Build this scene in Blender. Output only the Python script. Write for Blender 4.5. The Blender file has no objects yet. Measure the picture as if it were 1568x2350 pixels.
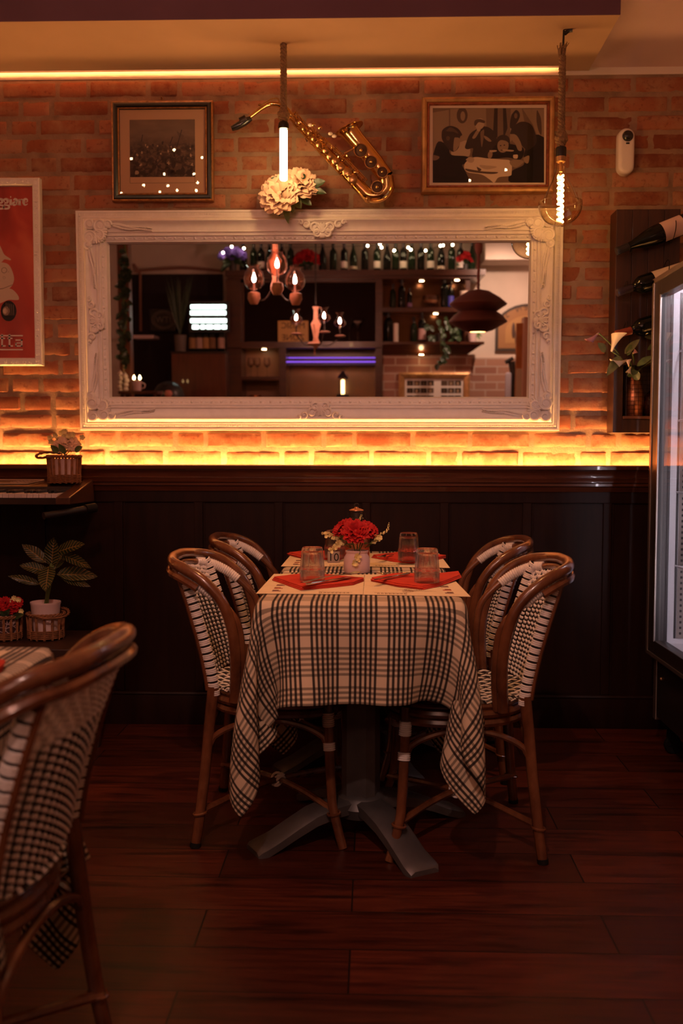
import bpy, bmesh, math, random
import numpy as np
from mathutils import Vector, Matrix, noise

random.seed(7)
SC = bpy.context.scene
COL = SC.collection
PI = math.pi

# ------------------------------------------------------------------ camera
EYE = Vector((0.0, 0.0, 1.14))
YAW, PITCH, ROLL = math.radians(1.71), math.radians(3.3), math.radians(0.11)
FPX, CX, CY = 2285.0, 784.0, 1175.0
_f = Vector((-math.sin(YAW) * math.cos(PITCH), math.cos(YAW) * math.cos(PITCH), -math.sin(PITCH)))
_r = Vector((math.cos(YAW), math.sin(YAW), 0))
_u = _r.cross(_f)
RT = _r * math.cos(ROLL) + _u * math.sin(ROLL)
UP = _u * math.cos(ROLL) - _r * math.sin(ROLL)
cam_d = bpy.data.cameras.new('camera')
cam_d.sensor_fit = 'VERTICAL'
cam_d.sensor_height = 36.0
cam_d.lens = FPX / 2350.0 * 36.0
cam_d.clip_start = 0.05
cam_d.dof.use_dof = True
cam_d.dof.focus_distance = 3.3
cam_d.dof.aperture_fstop = 2.8
cam = bpy.data.objects.new('camera', cam_d)
COL.objects.link(cam)
m3 = Matrix((RT, UP, -_f)).transposed()
cam.matrix_world = Matrix.Translation(EYE) @ m3.to_4x4()
SC.camera = cam

# ------------------------------------------------------------------ world, exposure, sampling
world = bpy.data.worlds.new('world')
SC.world = world
world.use_nodes = True
world.node_tree.nodes['Background'].inputs[0].default_value = (0.02, 0.01, 0.008, 1)
world.node_tree.nodes['Background'].inputs[1].default_value = 0.2
SC.view_settings.view_transform = 'Standard'
SC.view_settings.look = 'None'
SC.view_settings.gamma = 1.0
SC.view_settings.use_curve_mapping = False
SC.view_settings.exposure = 0.0
SC.cycles.use_denoising = True
SC.cycles.max_bounces = 9
SC.cycles.diffuse_bounces = 3
SC.cycles.glossy_bounces = 4
SC.cycles.transmission_bounces = 8
SC.cycles.transparent_max_bounces = 12
SC.cycles.caustics_reflective = False
SC.cycles.caustics_refractive = False
SC.cycles.sample_clamp_indirect = 4.0
SC.cycles.blur_glossy = 0.5

# light levels (linear radiance of each kind of lamp in the room, and the added spot over the tables)
WARM = (1.0, 0.46, 0.13)
PEACH = (1.0, 0.50, 0.34)
L_LEDGE, L_COVE, L_TUBE, L_FILAMENT = 240.0, 170.0, 46.0, 85.0
L_FLAME, L_FLAME2, L_SPOT, L_NEON, L_FAIRY, L_FRIDGE = 950.0, 1500.0, 75.0, 6.0, 100.0, 14.0
L_DOWN = 60.0

# ------------------------------------------------------------------ picture rays -> places in the room
def ray(px, py):
    return RT * ((px - CX) / FPX) - UP * ((py - CY) / FPX) + _f
def at(px, py, Y):
    d = ray(px, py); return EYE + d * (Y / d.y)
def atz(px, py, Z):
    d = ray(px, py); return EYE + d * ((Z - EYE.z) / d.z)

# ------------------------------------------------------------------ materials
MATS = {}
class NT:
    def __init__(s, name):
        s.m = bpy.data.materials.new(name); s.m.use_nodes = True
        s.t = s.m.node_tree; s.bsdf = s.t.nodes['Principled BSDF']
    def n(s, typ, **kw):
        nd = s.t.nodes.new('ShaderNode' + typ)
        for k, v in kw.items(): setattr(nd, k, v)
        return nd
    def l(s, a, b): s.t.links.new(a, b)
    def val(s, sock, v):
        if hasattr(v, 'is_output'): s.l(v, sock)
        else: sock.default_value = v
    def math(s, op, a, b=0.0, c=0.0):
        nd = s.n('Math', operation=op)
        for i, v in enumerate((a, b, c)): s.val(nd.inputs[i], v)
        return nd.outputs[0]
    def mix(s, f, a, b, mode='MIX'):
        nd = s.n('Mix', data_type='RGBA', blend_type=mode)
        s.val(nd.inputs[0], f)
        for i, v in ((6, a), (7, b)):
            if isinstance(v, tuple): v = (*v[:3], 1.0)
            s.val(nd.inputs[i], v)
        return nd.outputs[2]
    def ramp(s, f, stops):
        nd = s.n('ValToRGB'); e = nd.color_ramp.elements
        while len(e) < len(stops): e.new(0.5)
        for k, (p, c) in zip(e, stops):
            k.position = p; k.color = (*c, 1.0) if len(c) == 3 else c
        s.l(f, nd.inputs[0]); return nd.outputs[0]
    def coord(s, kind='Object'): return s.n('TexCoord').outputs[kind]
    def mapping(s, vec, scale=(1, 1, 1), rot=(0, 0, 0), loc=(0, 0, 0)):
        nd = s.n('Mapping'); s.l(vec, nd.inputs[0])
        nd.inputs['Scale'].default_value = scale; nd.inputs['Rotation'].default_value = rot
        nd.inputs['Location'].default_value = loc
        return nd.outputs[0]
    def noise(s, vec, scale, detail=3.0, rough=0.55, dist=0.0):
        nd = s.n('TexNoise'); s.l(vec, nd.inputs['Vector'])
        nd.inputs['Scale'].default_value = scale; nd.inputs['Detail'].default_value = detail
        nd.inputs['Roughness'].default_value = rough; nd.inputs['Distortion'].default_value = dist
        return nd.outputs[0]
    def bump(s, h, strength=0.3, dist=0.01):
        nd = s.n('Bump'); nd.inputs['Strength'].default_value = strength; nd.inputs['Distance'].default_value = dist
        s.l(h, nd.inputs['Height']); s.l(nd.outputs[0], s.bsdf.inputs['Normal'])
    def base(s, c):
        if isinstance(c, tuple): s.bsdf.inputs['Base Color'].default_value = (*c[:3], 1.0)
        else: s.l(c, s.bsdf.inputs['Base Color'])
    def set(s, **kw):
        for k, v in kw.items(): s.val(s.bsdf.inputs[k], v)
        return s

def mat(name, col, rough=0.5, metal=0.0, coat=0.0, spec=0.5, var=0.0, vs=20.0, bump=0.0, bs=80.0, stretch=(1, 1, 1), sheen=0.0):
    if name in MATS: return MATS[name]
    t = NT(name)
    t.set(Roughness=rough, Metallic=metal)
    t.bsdf.inputs['Coat Weight'].default_value = coat
    t.bsdf.inputs['Coat Roughness'].default_value = 0.12
    t.bsdf.inputs['Specular IOR Level'].default_value = spec if spec != 0.5 or rough < 0.55 else 0.12
    t.bsdf.inputs['Sheen Weight'].default_value = sheen
    if var or bump:
        co = t.mapping(t.coord(), stretch)
    if var:
        lo = tuple(c * (1 - var) for c in col); hi = tuple(min(1, c * (1 + var)) for c in col)
        t.base(t.ramp(t.noise(co, vs, 4), [(0.3, lo), (0.7, hi)]))
    else: t.base(col)
    if bump: t.bump(t.noise(co, bs, 4), bump, 0.004)
    MATS[name] = t.m
    return t.m

def emit(name, col, strength):
    if name in MATS: return MATS[name]
    t = NT(name); t.base((0, 0, 0))
    t.bsdf.inputs['Emission Color'].default_value = (*col, 1)
    t.bsdf.inputs['Emission Strength'].default_value = strength
    t.set(Roughness=0.4)
    MATS[name] = t.m
    return t.m

def thin_glass(name, tint=(1, 1, 1), refl=1.0, rough=0.0):
    if name in MATS: return MATS[name]
    t = NT(name); t.t.nodes.remove(t.bsdf)
    out = t.t.nodes['Material Output']
    tr = t.n('BsdfTransparent'); tr.inputs[0].default_value = (*tint, 1)
    gl = t.n('BsdfGlossy'); gl.inputs['Roughness'].default_value = rough
    ge = t.n('NewGeometry'); vd = t.n('VectorMath', operation='DOT_PRODUCT'); t.l(ge.outputs['Normal'], vd.inputs[0]); t.l(ge.outputs['Incoming'], vd.inputs[1])
    ca = t.math('SUBTRACT', 1.0, t.math('ABSOLUTE', vd.outputs['Value']))
    f = t.math('MULTIPLY', t.math('MULTIPLY_ADD', t.math('POWER', ca, 4.0), 0.90, 0.045), refl)
    mx = t.n('MixShader'); t.l(f, mx.inputs[0]); t.l(tr.outputs[0], mx.inputs[1]); t.l(gl.outputs[0], mx.inputs[2])
    t.l(mx.outputs[0], out.inputs[0])
    MATS[name] = t.m
    return t.m

def real_glass(name, tint=(1, 1, 1)):
    if name in MATS: return MATS[name]
    t = NT(name); t.base(tint)
    t.set(Roughness=0.0, IOR=1.5); t.bsdf.inputs['Transmission Weight'].default_value = 1.0
    MATS[name] = t.m
    return t.m

def wood(name, dark, light, scale=6.0, stretch=(1, 12, 12), rough=0.35, coat=0.0, bump=0.1):
    if name in MATS: return MATS[name]
    t = NT(name); co = t.mapping(t.coord(), stretch)
    nz = t.noise(co, scale, 6, 0.6, 0.6)
    t.base(t.ramp(nz, [(0.25, dark), (0.75, light)]))
    t.set(Roughness=rough); t.bsdf.inputs['Coat Weight'].default_value = coat
    if bump: t.bump(nz, bump, 0.003)
    MATS[name] = t.m
    return t.m

def clear_glass(name, tint=(1, 1, 1), mixf=0.5):
    t = NT(name); t.t.nodes.remove(t.bsdf); out = t.t.nodes['Material Output']
    tr = t.n('BsdfTransparent'); tr.inputs[0].default_value = (*tint, 1)
    gl = t.n('BsdfGlass'); gl.inputs['IOR'].default_value = 1.46; gl.inputs['Roughness'].default_value = 0.0
    mx = t.n('MixShader'); mx.inputs[0].default_value = mixf; t.l(tr.outputs[0], mx.inputs[1]); t.l(gl.outputs[0], mx.inputs[2]); t.l(mx.outputs[0], out.inputs[0])
    return t.m

# ------------------------------------------------------------------ mesh builder
class MB:
    def __init__(s): s.v = []; s.f = []; s.m = []; s.uv = []
    def add(s, vs, fs, mi=0, uv=None):
        o = len(s.v)
        s.v.extend(tuple(v) for v in vs)
        s.uv.extend(uv if uv is not None else [(0.0, 0.0)] * len(vs))
        for f in fs: s.f.append(tuple(i + o for i in f)); s.m.append(mi)
        return s
    def box(s, c, d, mi=0, rot=None, bevel=0.0):
        bm = bmesh.new(); bmesh.ops.create_cube(bm, size=1.0)
        bmesh.ops.scale(bm, vec=d, verts=bm.verts)
        if bevel: bmesh.ops.bevel(bm, geom=bm.edges[:], offset=bevel, segments=2, affect='EDGES', profile=0.6)
        M = Matrix.Translation(c) @ (rot.to_4x4() if rot is not None else Matrix.Identity(4))
        bm.verts.index_update()
        s.add([M @ v.co for v in bm.verts], [[v.index for v in f.verts] for f in bm.faces], mi); bm.free()
        return s
    def span(s, a, b, mi=0, bevel=0.0):
        c = [(p + q) / 2 for p, q in zip(a, b)]; d = [abs(q - p) for p, q in zip(a, b)]
        return s.box(c, d, mi, None, bevel)
    def tube(s, path, r, n=8, mi=0, caps=True, closed=False, sx=1.0, sy=1.0, ref=None):
        P = [Vector(p) for p in path]; N = len(P)
        rr = r if hasattr(r, '__len__') else [r] * N
        T = []
        for i in range(N):
            a = P[(i - 1) % N] if (closed or i) else P[0]; b = P[(i + 1) % N] if (closed or i < N - 1) else P[-1]
            t = b - a; T.append(t.normalized() if t.length > 1e-9 else Vector((0, 0, 1)))
        up = Vector(ref) if ref is not None else (Vector((0, 0, 1)) if abs(T[0].z) < 0.9 else Vector((1, 0, 0)))
        x = (up - T[0] * up.dot(T[0])).normalized()
        vs = []
        for i in range(N):
            if ref is not None: x = (Vector(ref) - T[i] * Vector(ref).dot(T[i])).normalized()
            else:
                x = x - T[i] * x.dot(T[i]); x = x.normalized() if x.length > 1e-9 else T[i].orthogonal().normalized()
            y = T[i].cross(x)
            for k in range(n):
                a = 2 * PI * k / n
                vs.append(P[i] + x * (rr[i] * sx * math.cos(a)) + y * (rr[i] * sy * math.sin(a)))
        fs = []
        for i in range(N if closed else N - 1):
            j = (i + 1) % N
            for k in range(n):
                l = (k + 1) % n
                fs.append((i * n + k, j * n + k, j * n + l, i * n + l)[::-1])
        if caps and not closed:
            fs.append(tuple(range(n))); fs.append(tuple(range((N - 1) * n, N * n))[::-1])
        return s.add(vs, fs, mi)
    def lathe(s, prof, n=24, mi=0, M=None, wob=None):
        M = M or Matrix.Identity(4); vs = []; fs = []; rings = []
        for (r, z) in prof:
            if r <= 1e-6:
                rings.append([len(vs)]); vs.append(M @ Vector((0, 0, z)))
            else:
                ids = []
                for k in range(n):
                    a = 2 * PI * k / n; q = r * (wob(a, z) if wob else 1.0)
                    ids.append(len(vs)); vs.append(M @ Vector((q * math.cos(a), q * math.sin(a), z)))
                rings.append(ids)
        for A, B in zip(rings, rings[1:]):
            for k in range(n):
                l = (k + 1) % n
                if len(A) == 1 and len(B) == 1: break
                if len(A) == 1: fs.append((A[0], B[l], B[k])[::-1])
                elif len(B) == 1: fs.append((A[k], A[l], B[0]))
                else: fs.append((A[k], A[l], B[l], B[k]))
        return s.add(vs, fs, mi)
    def ball(s, c, r, n=10, m=7, mi=0, sc=(1, 1, 1), rot=None):
        M = Matrix.Translation(c) @ (rot.to_4x4() if rot is not None else Matrix.Identity(4)) @ Matrix.Diagonal((*sc, 1))
        pr = [(r * math.sin(PI * i / m) if 0 < i < m else 0.0, -r * math.cos(PI * i / m)) for i in range(m + 1)]
        return s.lathe(pr, n, mi, M)
    def prism(s, pts, off, mi=0):
        # planar outline (list of 3-D points) extruded by the vector off
        A = [Vector(p) for p in pts]; n = len(A); o = Vector(off)
        vs = A + [a + o for a in A]
        fs = [tuple(range(n)), tuple(range(n, 2 * n))[::-1]] + [(i, i + n, (i + 1) % n + n, (i + 1) % n) for i in range(n)]
        return s.add(vs, fs, mi)
    def grid(s, fn, nu, nv, mi=0, uvfn=None, cu=False):
        vs = []; uv = []; fs = []
        for j in range(nv + 1):
            for i in range(nu + 1):
                u, v = i / nu, j / nv
                vs.append(fn(u, v)); uv.append(uvfn(u, v) if uvfn else (u, v))
        w = nu + 1
        for j in range(nv):
            for i in range(nu): fs.append((j * w + i, j * w + i + 1, (j + 1) * w + i + 1, (j + 1) * w + i))
        return s.add(vs, fs, mi, uv)
    def text(s, body, size, M, depth=0.0006, mi=0, align='CENTER', spacing=1.0):
        cu = bpy.data.curves.new('lettering', 'FONT'); cu.body = body; cu.size = size; cu.align_x = align; cu.align_y = 'CENTER'
        cu.extrude = depth; cu.space_character = spacing; cu.resolution_u = 3
        o = bpy.data.objects.new('lettering', cu); COL.objects.link(o)
        me = bpy.data.meshes.new_from_object(o.evaluated_get(bpy.context.evaluated_depsgraph_get()))
        s.add([M @ v.co for v in me.vertices], [tuple(p.vertices) for p in me.polygons], mi)
        bpy.data.objects.remove(o); bpy.data.curves.remove(cu); bpy.data.meshes.remove(me)
        return s
    def build(s, name, mats, parent=None, local=False, smooth=True, angle=40, origin=None):
        if not isinstance(mats, (list, tuple)): mats = [mats]
        me = bpy.data.meshes.new(name)
        V = np.array([tuple(v) for v in s.v], dtype=float)
        if parent is not None and not local:
            Mi = np.array(WM(parent).inverted()); V = V @ Mi[:3, :3].T + Mi[:3, 3]
        elif parent is None and not local:
            if origin is None:
                lo, hi = V.min(0), V.max(0); origin = ((lo[0] + hi[0]) / 2, (lo[1] + hi[1]) / 2, lo[2])
            V = V - np.array(tuple(origin))
        me.from_pydata(V.tolist(), [], s.f)
        for m in mats: me.materials.append(m)
        me.polygons.foreach_set('material_index', s.m)
        if any(u != (0.0, 0.0) for u in s.uv):
            ul = me.uv_layers.new(name='UVMap'); li = np.empty(len(me.loops), dtype=np.int32)
            me.loops.foreach_get('vertex_index', li)
            ul.data.foreach_set('uv', np.array(s.uv, dtype=np.float32)[li].ravel())
        me.validate(); me.update()
        if smooth:
            me.shade_smooth(); me.set_sharp_from_angle(angle=math.radians(angle))
        o = bpy.data.objects.new(name, me); COL.objects.link(o)
        if parent is not None: o.parent = parent
        elif not local: o.location = origin
        return o

def WM(o):
    M = Matrix.Translation(o.location) @ o.rotation_euler.to_matrix().to_4x4()
    return WM(o.parent) @ M if o.parent else M
def tag(o, label, cat, group=None, kind=None):
    if label: o['label'] = label
    if cat: o['category'] = cat
    if group: o['group'] = group
    if kind: o['kind'] = kind
    return o
def thing(name, label, cat, loc=(0, 0, 0), rotz=0.0, group=None, kind=None):
    o = bpy.data.objects.new(name, None); COL.objects.link(o); o.empty_display_size = 0.05
    o.location = loc; o.rotation_euler = (0, 0, rotz)
    return tag(o, label, cat, group, kind)
def struct(name, b, m, parent=None, smooth=False):
    o = b.build(name, m, parent, smooth=smooth)
    if parent is None: o['kind'] = 'structure'
    return o
def dup(root, loc, rotz=0.0, label=None, group=None):
    r = root.copy(); COL.objects.link(r); r.location = loc; r.rotation_euler = (0, 0, rotz)
    if label: r['label'] = label
    if group: r['group'] = group
    for ch in list(root.children):
        c = ch.copy(); COL.objects.link(c); c.parent = r
        for g in list(ch.children):
            d = g.copy(); COL.objects.link(d); d.parent = c
    return r
def lerp(a, b, t): return a + (b - a) * t
def smooth_path(pts, n=6):
    P = [Vector(p) for p in pts]; out = []
    for i in range(len(P) - 1):
        p0 = P[i - 1] if i else P[0] * 2 - P[1]; p1 = P[i]; p2 = P[i + 1]; p3 = P[i + 2] if i + 2 < len(P) else P[-1] * 2 - P[-2]
        for k in range(n):
            t = k / n
            out.append(0.5 * ((2 * p1) + (p2 - p0) * t + (2 * p0 - 5 * p1 + 4 * p2 - p3) * t * t + (3 * p1 - p0 - 3 * p2 + p3) * t ** 3))
    out.append(P[-1]); return out
def axis_matrix(o, z, x=None):
    z = Vector(z).normalized(); x = Vector(x) if x is not None else z.orthogonal()
    x = (x - z * x.dot(z)).normalized(); y = z.cross(x)
    return Matrix.Translation(o) @ Matrix((x, y, z)).transposed().to_4x4()
def petal(b, c, out, up, L, W, cup=0.4, curl=0.3, mi=0, n=5, tip=0.0, ripple=0.0, ph=0.0):
    # a curved petal or leaf growing from c along 'up' and bending towards 'out'
    out = Vector(out).normalized(); up = Vector(up).normalized(); side = up.cross(out).normalized()
    def fn(u, v):
        w = math.sin(PI * min(1.0, (0.12 + 0.88 * v) * (1 - tip * 0.35) + 0.0)) ** 0.75 if tip else math.sin(PI * (0.18 + 0.62 * v)) 
        if tip: w = max(0.02, w * (1 - v ** 6))
        x = (u - 0.5) * 2
        s = side * (x * W * w)
        ang = curl * v
        p = up * (L * v * math.cos(ang * 0.7)) + out * (L * v * math.sin(ang) * 0.8)
        p -= out * (cup * W * w * (x * x - 0.3)) if not tip else up.cross(side) * 0 + out * (-cup * W * w * x * x)
        if ripple: p += out * (ripple * W * math.sin(6 * x + ph + 7 * v) * v)
        return Vector(c) + s + p
    b.grid(fn, n, n, mi); return b

# ================================================================== THE SETTING
YB = 4.20                       # brick face of the back wall
XL, XR, YF, ZC = -3.3, 1.95, -2.75, 3.06
def m_floor():
    t = NT('plank_floor'); co = t.coord()
    br = t.n('TexBrick'); t.l(t.mapping(co, loc=(0.35, 0.06, 0)), br.inputs['Vector'])
    br.offset = 0.37; br.offset_frequency = 2
    for k, v in (('Scale', 1.0), ('Mortar Size', 0.0024), ('Mortar Smooth', 0.2), ('Brick Width', 0.98), ('Row Height', 0.19), ('Bias', 0.0)):
        br.inputs[k].default_value = v
    br.inputs['Color1'].default_value = (0, 0, 0, 1); br.inputs['Color2'].default_value = (1, 1, 1, 1)
    g = t.noise(t.mapping(co, (1.6, 22, 1)), 3.0, 6, 0.62, 0.5)
    st = t.noise(t.mapping(co, (1.3, 9, 1)), 2.2, 3, 0.5, 0.3)
    c = t.ramp(g, [(0.22, (0.024, 0.0048, 0.0026)), (0.5, (0.064, 0.0130, 0.0062)), (0.8, (0.110, 0.025, 0.011))])
    c = t.mix(t.math('MULTIPLY', t.ramp(st, [(0.40, (0, 0, 0)), (0.30, (1, 1, 1))]), 0.0), c, (0.02, 0.008, 0.005))
    dk = t.ramp(st, [(0.30, (0.28, 0.25, 0.25)), (0.46, (1, 1, 1))])
    c = t.mix(1.0, c, dk, 'MULTIPLY')
    tone = t.ramp(br.outputs['Color'], [(0.0, (0.62, 0.62, 0.62)), (1.0, (1.35, 1.28, 1.25))])
    c = t.mix(1.0, c, tone, 'MULTIPLY')
    c = t.mix(br.outputs['Fac'], c, (0.008, 0.004, 0.003))
    t.base(c); t.set(Roughness=t.math('MULTIPLY_ADD', g, 0.2, 0.30)); t.bsdf.inputs['Specular IOR Level'].default_value = 0.3
    h = t.math('SUBTRACT', t.math('MULTIPLY', g, 0.25), br.outputs['Fac'])
    t.bump(h, 0.35, 0.003)
    return t.m
def m_brick(name, c0, c1, c2):
    t = NT(name); geo = t.n('NewGeometry'); co = t.coord()
    c = t.ramp(geo.outputs['Random Per Island'], [(0.0, c0), (0.5, c1), (1.0, c2)])
    nz = t.noise(co, 9.0, 5, 0.62)
    c = t.mix(t.ramp(nz, [(0.42, (0, 0, 0)), (0.66, (0.72, 0.72, 0.72))]), c, (0.40, 0.22, 0.125))
    fine = t.noise(co, 60, 4)
    c = t.mix(t.ramp(fine, [(0.56, (0, 0, 0)), (0.72, (0.6, 0.6, 0.6))]), c, (0.16, 0.05, 0.03))
    t.base(c); t.set(Roughness=0.85); t.bsdf.inputs['Specular IOR Level'].default_value = 0.15; t.bump(t.noise(co, 70, 6, 0.7), 0.6, 0.004)
    return t.m
M_FLOOR = m_floor()
M_BRICK = m_brick('old_brick', (0.20, 0.060, 0.032), (0.32, 0.104, 0.050), (0.42, 0.165, 0.090))
M_MORTAR = mat('mortar', (0.30, 0.185, 0.12), 0.95, var=0.25, vs=14, bump=0.5, bs=120)
M_PLASTER = mat('cream_plaster', (0.74, 0.62, 0.52), 0.8, var=0.06, vs=3, bump=0.08, bs=40)
M_CEIL = mat('ceiling_paint', (0.50, 0.34, 0.34), 0.85, var=0.05, vs=2.5, bump=0.06, bs=30)
M_SOFFIT = mat('soffit_paint', (0.40, 0.25, 0.17), 0.8, var=0.06, vs=3)
M_FASCIA = mat('plum_paint', (0.135, 0.072, 0.10), 0.7, var=0.08, vs=3)
M_DARKWOOD = wood('dark_stained_panelling', (0.010, 0.0030, 0.0018), (0.022, 0.0070, 0.0040), 4.0, (6, 6, 0.7), 0.42, 0.0, 0.08)
M_DARKWOOD.node_tree.nodes['Principled BSDF'].inputs['Specular IOR Level'].default_value = 0.16
M_LEDGE = wood('varnished_ledge', (0.060, 0.018, 0.008), (0.12, 0.036, 0.016), 4.0, (0.7, 8, 8), 0.22, 0.6, 0.05)
M_WARMLED = emit('warm_led_ledge', WARM, L_LEDGE)
M_COVELED = emit('warm_led_cove', WARM, L_COVE)

b = MB(); b.grid(lambda u, v: (lerp(XL, XR, u), lerp(YF, 4.3, v), 0.0), 1, 1)
struct('floor', b, M_FLOOR)

# --- the brick back wall: mortar bed and single irregular bricks
b = MB(); b.span((XL, YB + 0.0065, 1.0), (XR, YB + 0.12, ZC), 1)
b.span((XL, YB + 0.0065, 0.0), (XR, YB + 0.12, 1.0), 1)
rng = random.Random(11)
PITCH_Z = 0.0765; TOP = 2.692
row = 0
z1 = TOP
while z1 > 1.02:
    z0 = z1 - PITCH_Z
    x = XL - rng.random() * 0.2
    while x < XR:
        L = rng.choice([0.245, 0.25, 0.255, 0.24, 0.13, 0.125]) if rng.random() < 0.96 else 0.18
        g = 0.0085 + rng.random() * 0.004
        xa, xb, za, zb = x + g, x + L - g * 0.4, z0 + g * 0.8 + rng.uniform(-.002, .002), z1 - g * 0.7 + rng.uniform(-.002, .002)
        yo = rng.uniform(-0.0025, 0.003); tl = rng.uniform(-0.004, 0.004)
        nx = max(5, int((xb - xa) / 0.021)); nz = 4
        sd = rng.random() * 50
        us = [0.0] + [lerp(0.028 / (xb - xa) * 0.3, 1 - 0.028 / (xb - xa) * 0.3, i / nx) for i in range(nx + 1)] + [1.0]
        vz = [0.0] + [lerp(0.1, 0.9, i / nz) for i in range(nz + 1)] + [1.0]
        vs = []; fs = []
        for jv, v in enumerate(vz):
            for iu, u in enumerate(us):
                X = lerp(xa, xb, u); Z = lerp(za, zb, v)
                edge = iu in (0, len(us) - 1) or jv in (0, len(vz) - 1)
                n1 = noise.noise(Vector((X * 26, sd, Z * 26)))
                n2 = noise.noise(Vector((X * 60, sd + 9, Z * 60)))
                if edge:
                    Y = YB + 0.0085
                    X += 0.0022 * n1; Z += 0.0030 * n1 + 0.0018 * n2
                else:
                    ring = iu in (1, len(us) - 2) or jv in (1, len(vz) - 2)
                    Y = YB + yo + tl * (u - .5) + 0.0030 * n1 + 0.0016 * n2 + (0.0018 + 0.003 * max(0, n2) if ring else 0)
                    if ring: Z += 0.0022 * n2; X += 0.0015 * n1
                vs.append((X, Y, Z))
        w = len(us)
        for j in range(len(vz) - 1):
            for i in range(w - 1): fs.append((j * w + i, j * w + i + 1, (j + 1) * w + i + 1, (j + 1) * w + i))
        b.add(vs, fs, 0)
        x += L
    z1 = z0; row += 1
b.span((XL, YB + 0.002, TOP + 0.003), (XR, YB + 0.010, ZC), 2)
struct('wall_back', b, [M_BRICK, M_MORTAR, M_PLASTER], smooth=True)

# --- other walls
b = MB(); b.span((XL - 0.1, YF, 0), (XL, 4.3, ZC)); struct('wall_left', b, M_PLASTER)
b = MB(); b.span((XR, YF, 0), (XR + 0.1, 4.3, ZC)); struct('wall_right', b, M_PLASTER)
b = MB(); b.span((XL, YF - 0.1, 0), (XR, YF, ZC)); struct('wall_front', b, M_PLASTER)
# --- ceiling, sloping down to the brick wall
b = MB()
prof = [(YF, ZC), (2.9, ZC), (3.25, ZC - 0.04), (3.9, 2.80), (4.33, 2.692)]
b.grid(lambda u, v: (lerp(XL, XR, u), prof[min(4, round(v * 4))][0], prof[min(4, round(v * 4))][1]), 1, 4)
b.grid(lambda u, v: (lerp(XL, XR, u), prof[min(4, round(v * 4))][0], prof[min(4, round(v * 4))][1] + 0.1), 1, 4)
struct('ceiling', b, M_CEIL, smooth=True)
# --- dropped soffit along the brick wall (plum front, cream underside)
ZS = 2.71; SX = at(1424, 34.5, 3.68).x
b = MB()
b.span((XL, 3.683, ZS), (SX, 4.146, ZS + 0.02), 0)
b.span((XL, 3.683, ZS + 0.02), (SX, 3.71, 2.87), 1)
b.span((SX - 0.02, 3.71, ZS + 0.02), (SX, 4.19, 2.72), 0)
b.span((SX - 0.11, 4.146, ZS), (SX, 4.198, ZS + 0.02), 0)
# the drop's own front face is painted plum
b.span((XL, 3.680, ZS + 0.001), (SX + 0.001, 3.6835, 2.87), 1)
struct('trim_1', b, [M_SOFFIT, M_FASCIA])
# cove strip lying on the soffit's hidden back edge
b = MB(); b.span((XL + 0.02, 4.118, ZS + 0.022), (SX - 0.13, 4.130, ZS + 0.028))
o = b.build('led_strip', M_COVELED, smooth=False)
tag(o, 'warm LED strip hidden in the cove above the soffit edge', 'light strip')

# --- wainscot
YP = 4.147
b = MB()
b.span((XL, YP, 0.0), (XR, YB + 0.02, 1.06))
edges = [at(p, 1300, YP).x for p in (-290, -110, 96, 274, 457, 640, 840, 1019, 1208, 1392, 1580)]
for xa in edges:                                               # stiles: a raised bead with a groove beside it
    b.span((xa - 0.018, YP - 0.010, 0.14), (xa + 0.018, YP + 0.01, 0.985), 0, 0.003)
    b.span((xa + 0.020, YP - 0.004, 0.14), (xa + 0.027, YP + 0.01, 0.985), 0, 0.002)
b.span((XL, YP - 0.012, 0.94), (XR, YP + 0.01, 1.00), 0, 0.004)
struct('trim_2', b, M_DARKWOOD)
b = MB()
b.span((XL, 4.125, 0.0), (XR, YP + 0.01, 0.128), 0, 0.003)
b.tube([(XL, 4.131, 0.132), (XR, 4.131, 0.132)], 0.009, 8)
struct('baseboard_back', b, M_DARKWOOD, smooth=True)
# ledge cap moulding (profile swept along the wall) with the trough behind it
b = MB()
pf = [(4.147, 0.985), (4.128, 0.988), (4.122, 1.000), (4.118, 1.008), (4.108, 1.012), (4.108, 1.022), (4.098, 1.027), (4.096, 1.037), (4.092, 1.043), (4.100, 1.048), (4.098, 1.060), (4.088, 1.074),
      (4.076, 1.080), (4.074, 1.094), (4.080, 1.098), (4.112, 1.098), (4.114, 1.072), (4.198, 1.070), (4.198, 0.985)]
n = len(pf)
vs = [(XL, y, z) for y, z in pf] + [(1.75, y, z) for y, z in pf]
b.add(vs, [(i, (i + 1) % n, (i + 1) % n + n, i + n) for i in range(n)] + [tuple(range(n))[::-1], tuple(range(n, 2 * n))])
o = b.build('trim_3', M_LEDGE, smooth=True, angle=35); o['kind'] = 'structure'
b = MB(); b.span((XL + 0.02, 4.152, 1.0725), (1.62, 4.162, 1.0785))
o = b.build('led_strip', M_WARMLED, smooth=False)
tag(o, 'warm LED strip glowing in the trough behind the wainscot ledge', 'light strip')

# ================================================================== ORNATE WHITE MIRROR
TILT = math.radians(1.7)
M_WHITE = mat('white_gesso', (0.80, 0.72, 0.66), 0.42, var=0.04, vs=30)
mL, mR = at(179, 740, 4.165).x, at(1289, 740, 4.165).x
mT, mB = at(784, 482, 4.165).z, at(784, 988, 4.165).z
mirror = thing('wall_mirror', 'large wide mirror in an ornate white frame on the brick wall', 'mirror', ((mL + mR) / 2, 4.165, mB))
MX, MZ = (mL + mR) / 2, (mT + mB) / 2
mW, mH = mR - mL, mT - mB
tiltM = Matrix.Translation((MX, 4.175, MZ)) @ Matrix.Rotation(TILT, 4, 'X')
GW, GH = at(1213, 740, 4.16).x - at(252, 740, 4.16).x, at(784, 558, 4.16).z - at(784, 910, 4.16).z
def MP(x, z, y=0.0): return tiltM @ Vector((x, y, z))            # frame coordinates: x right, z up, y into the wall
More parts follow.
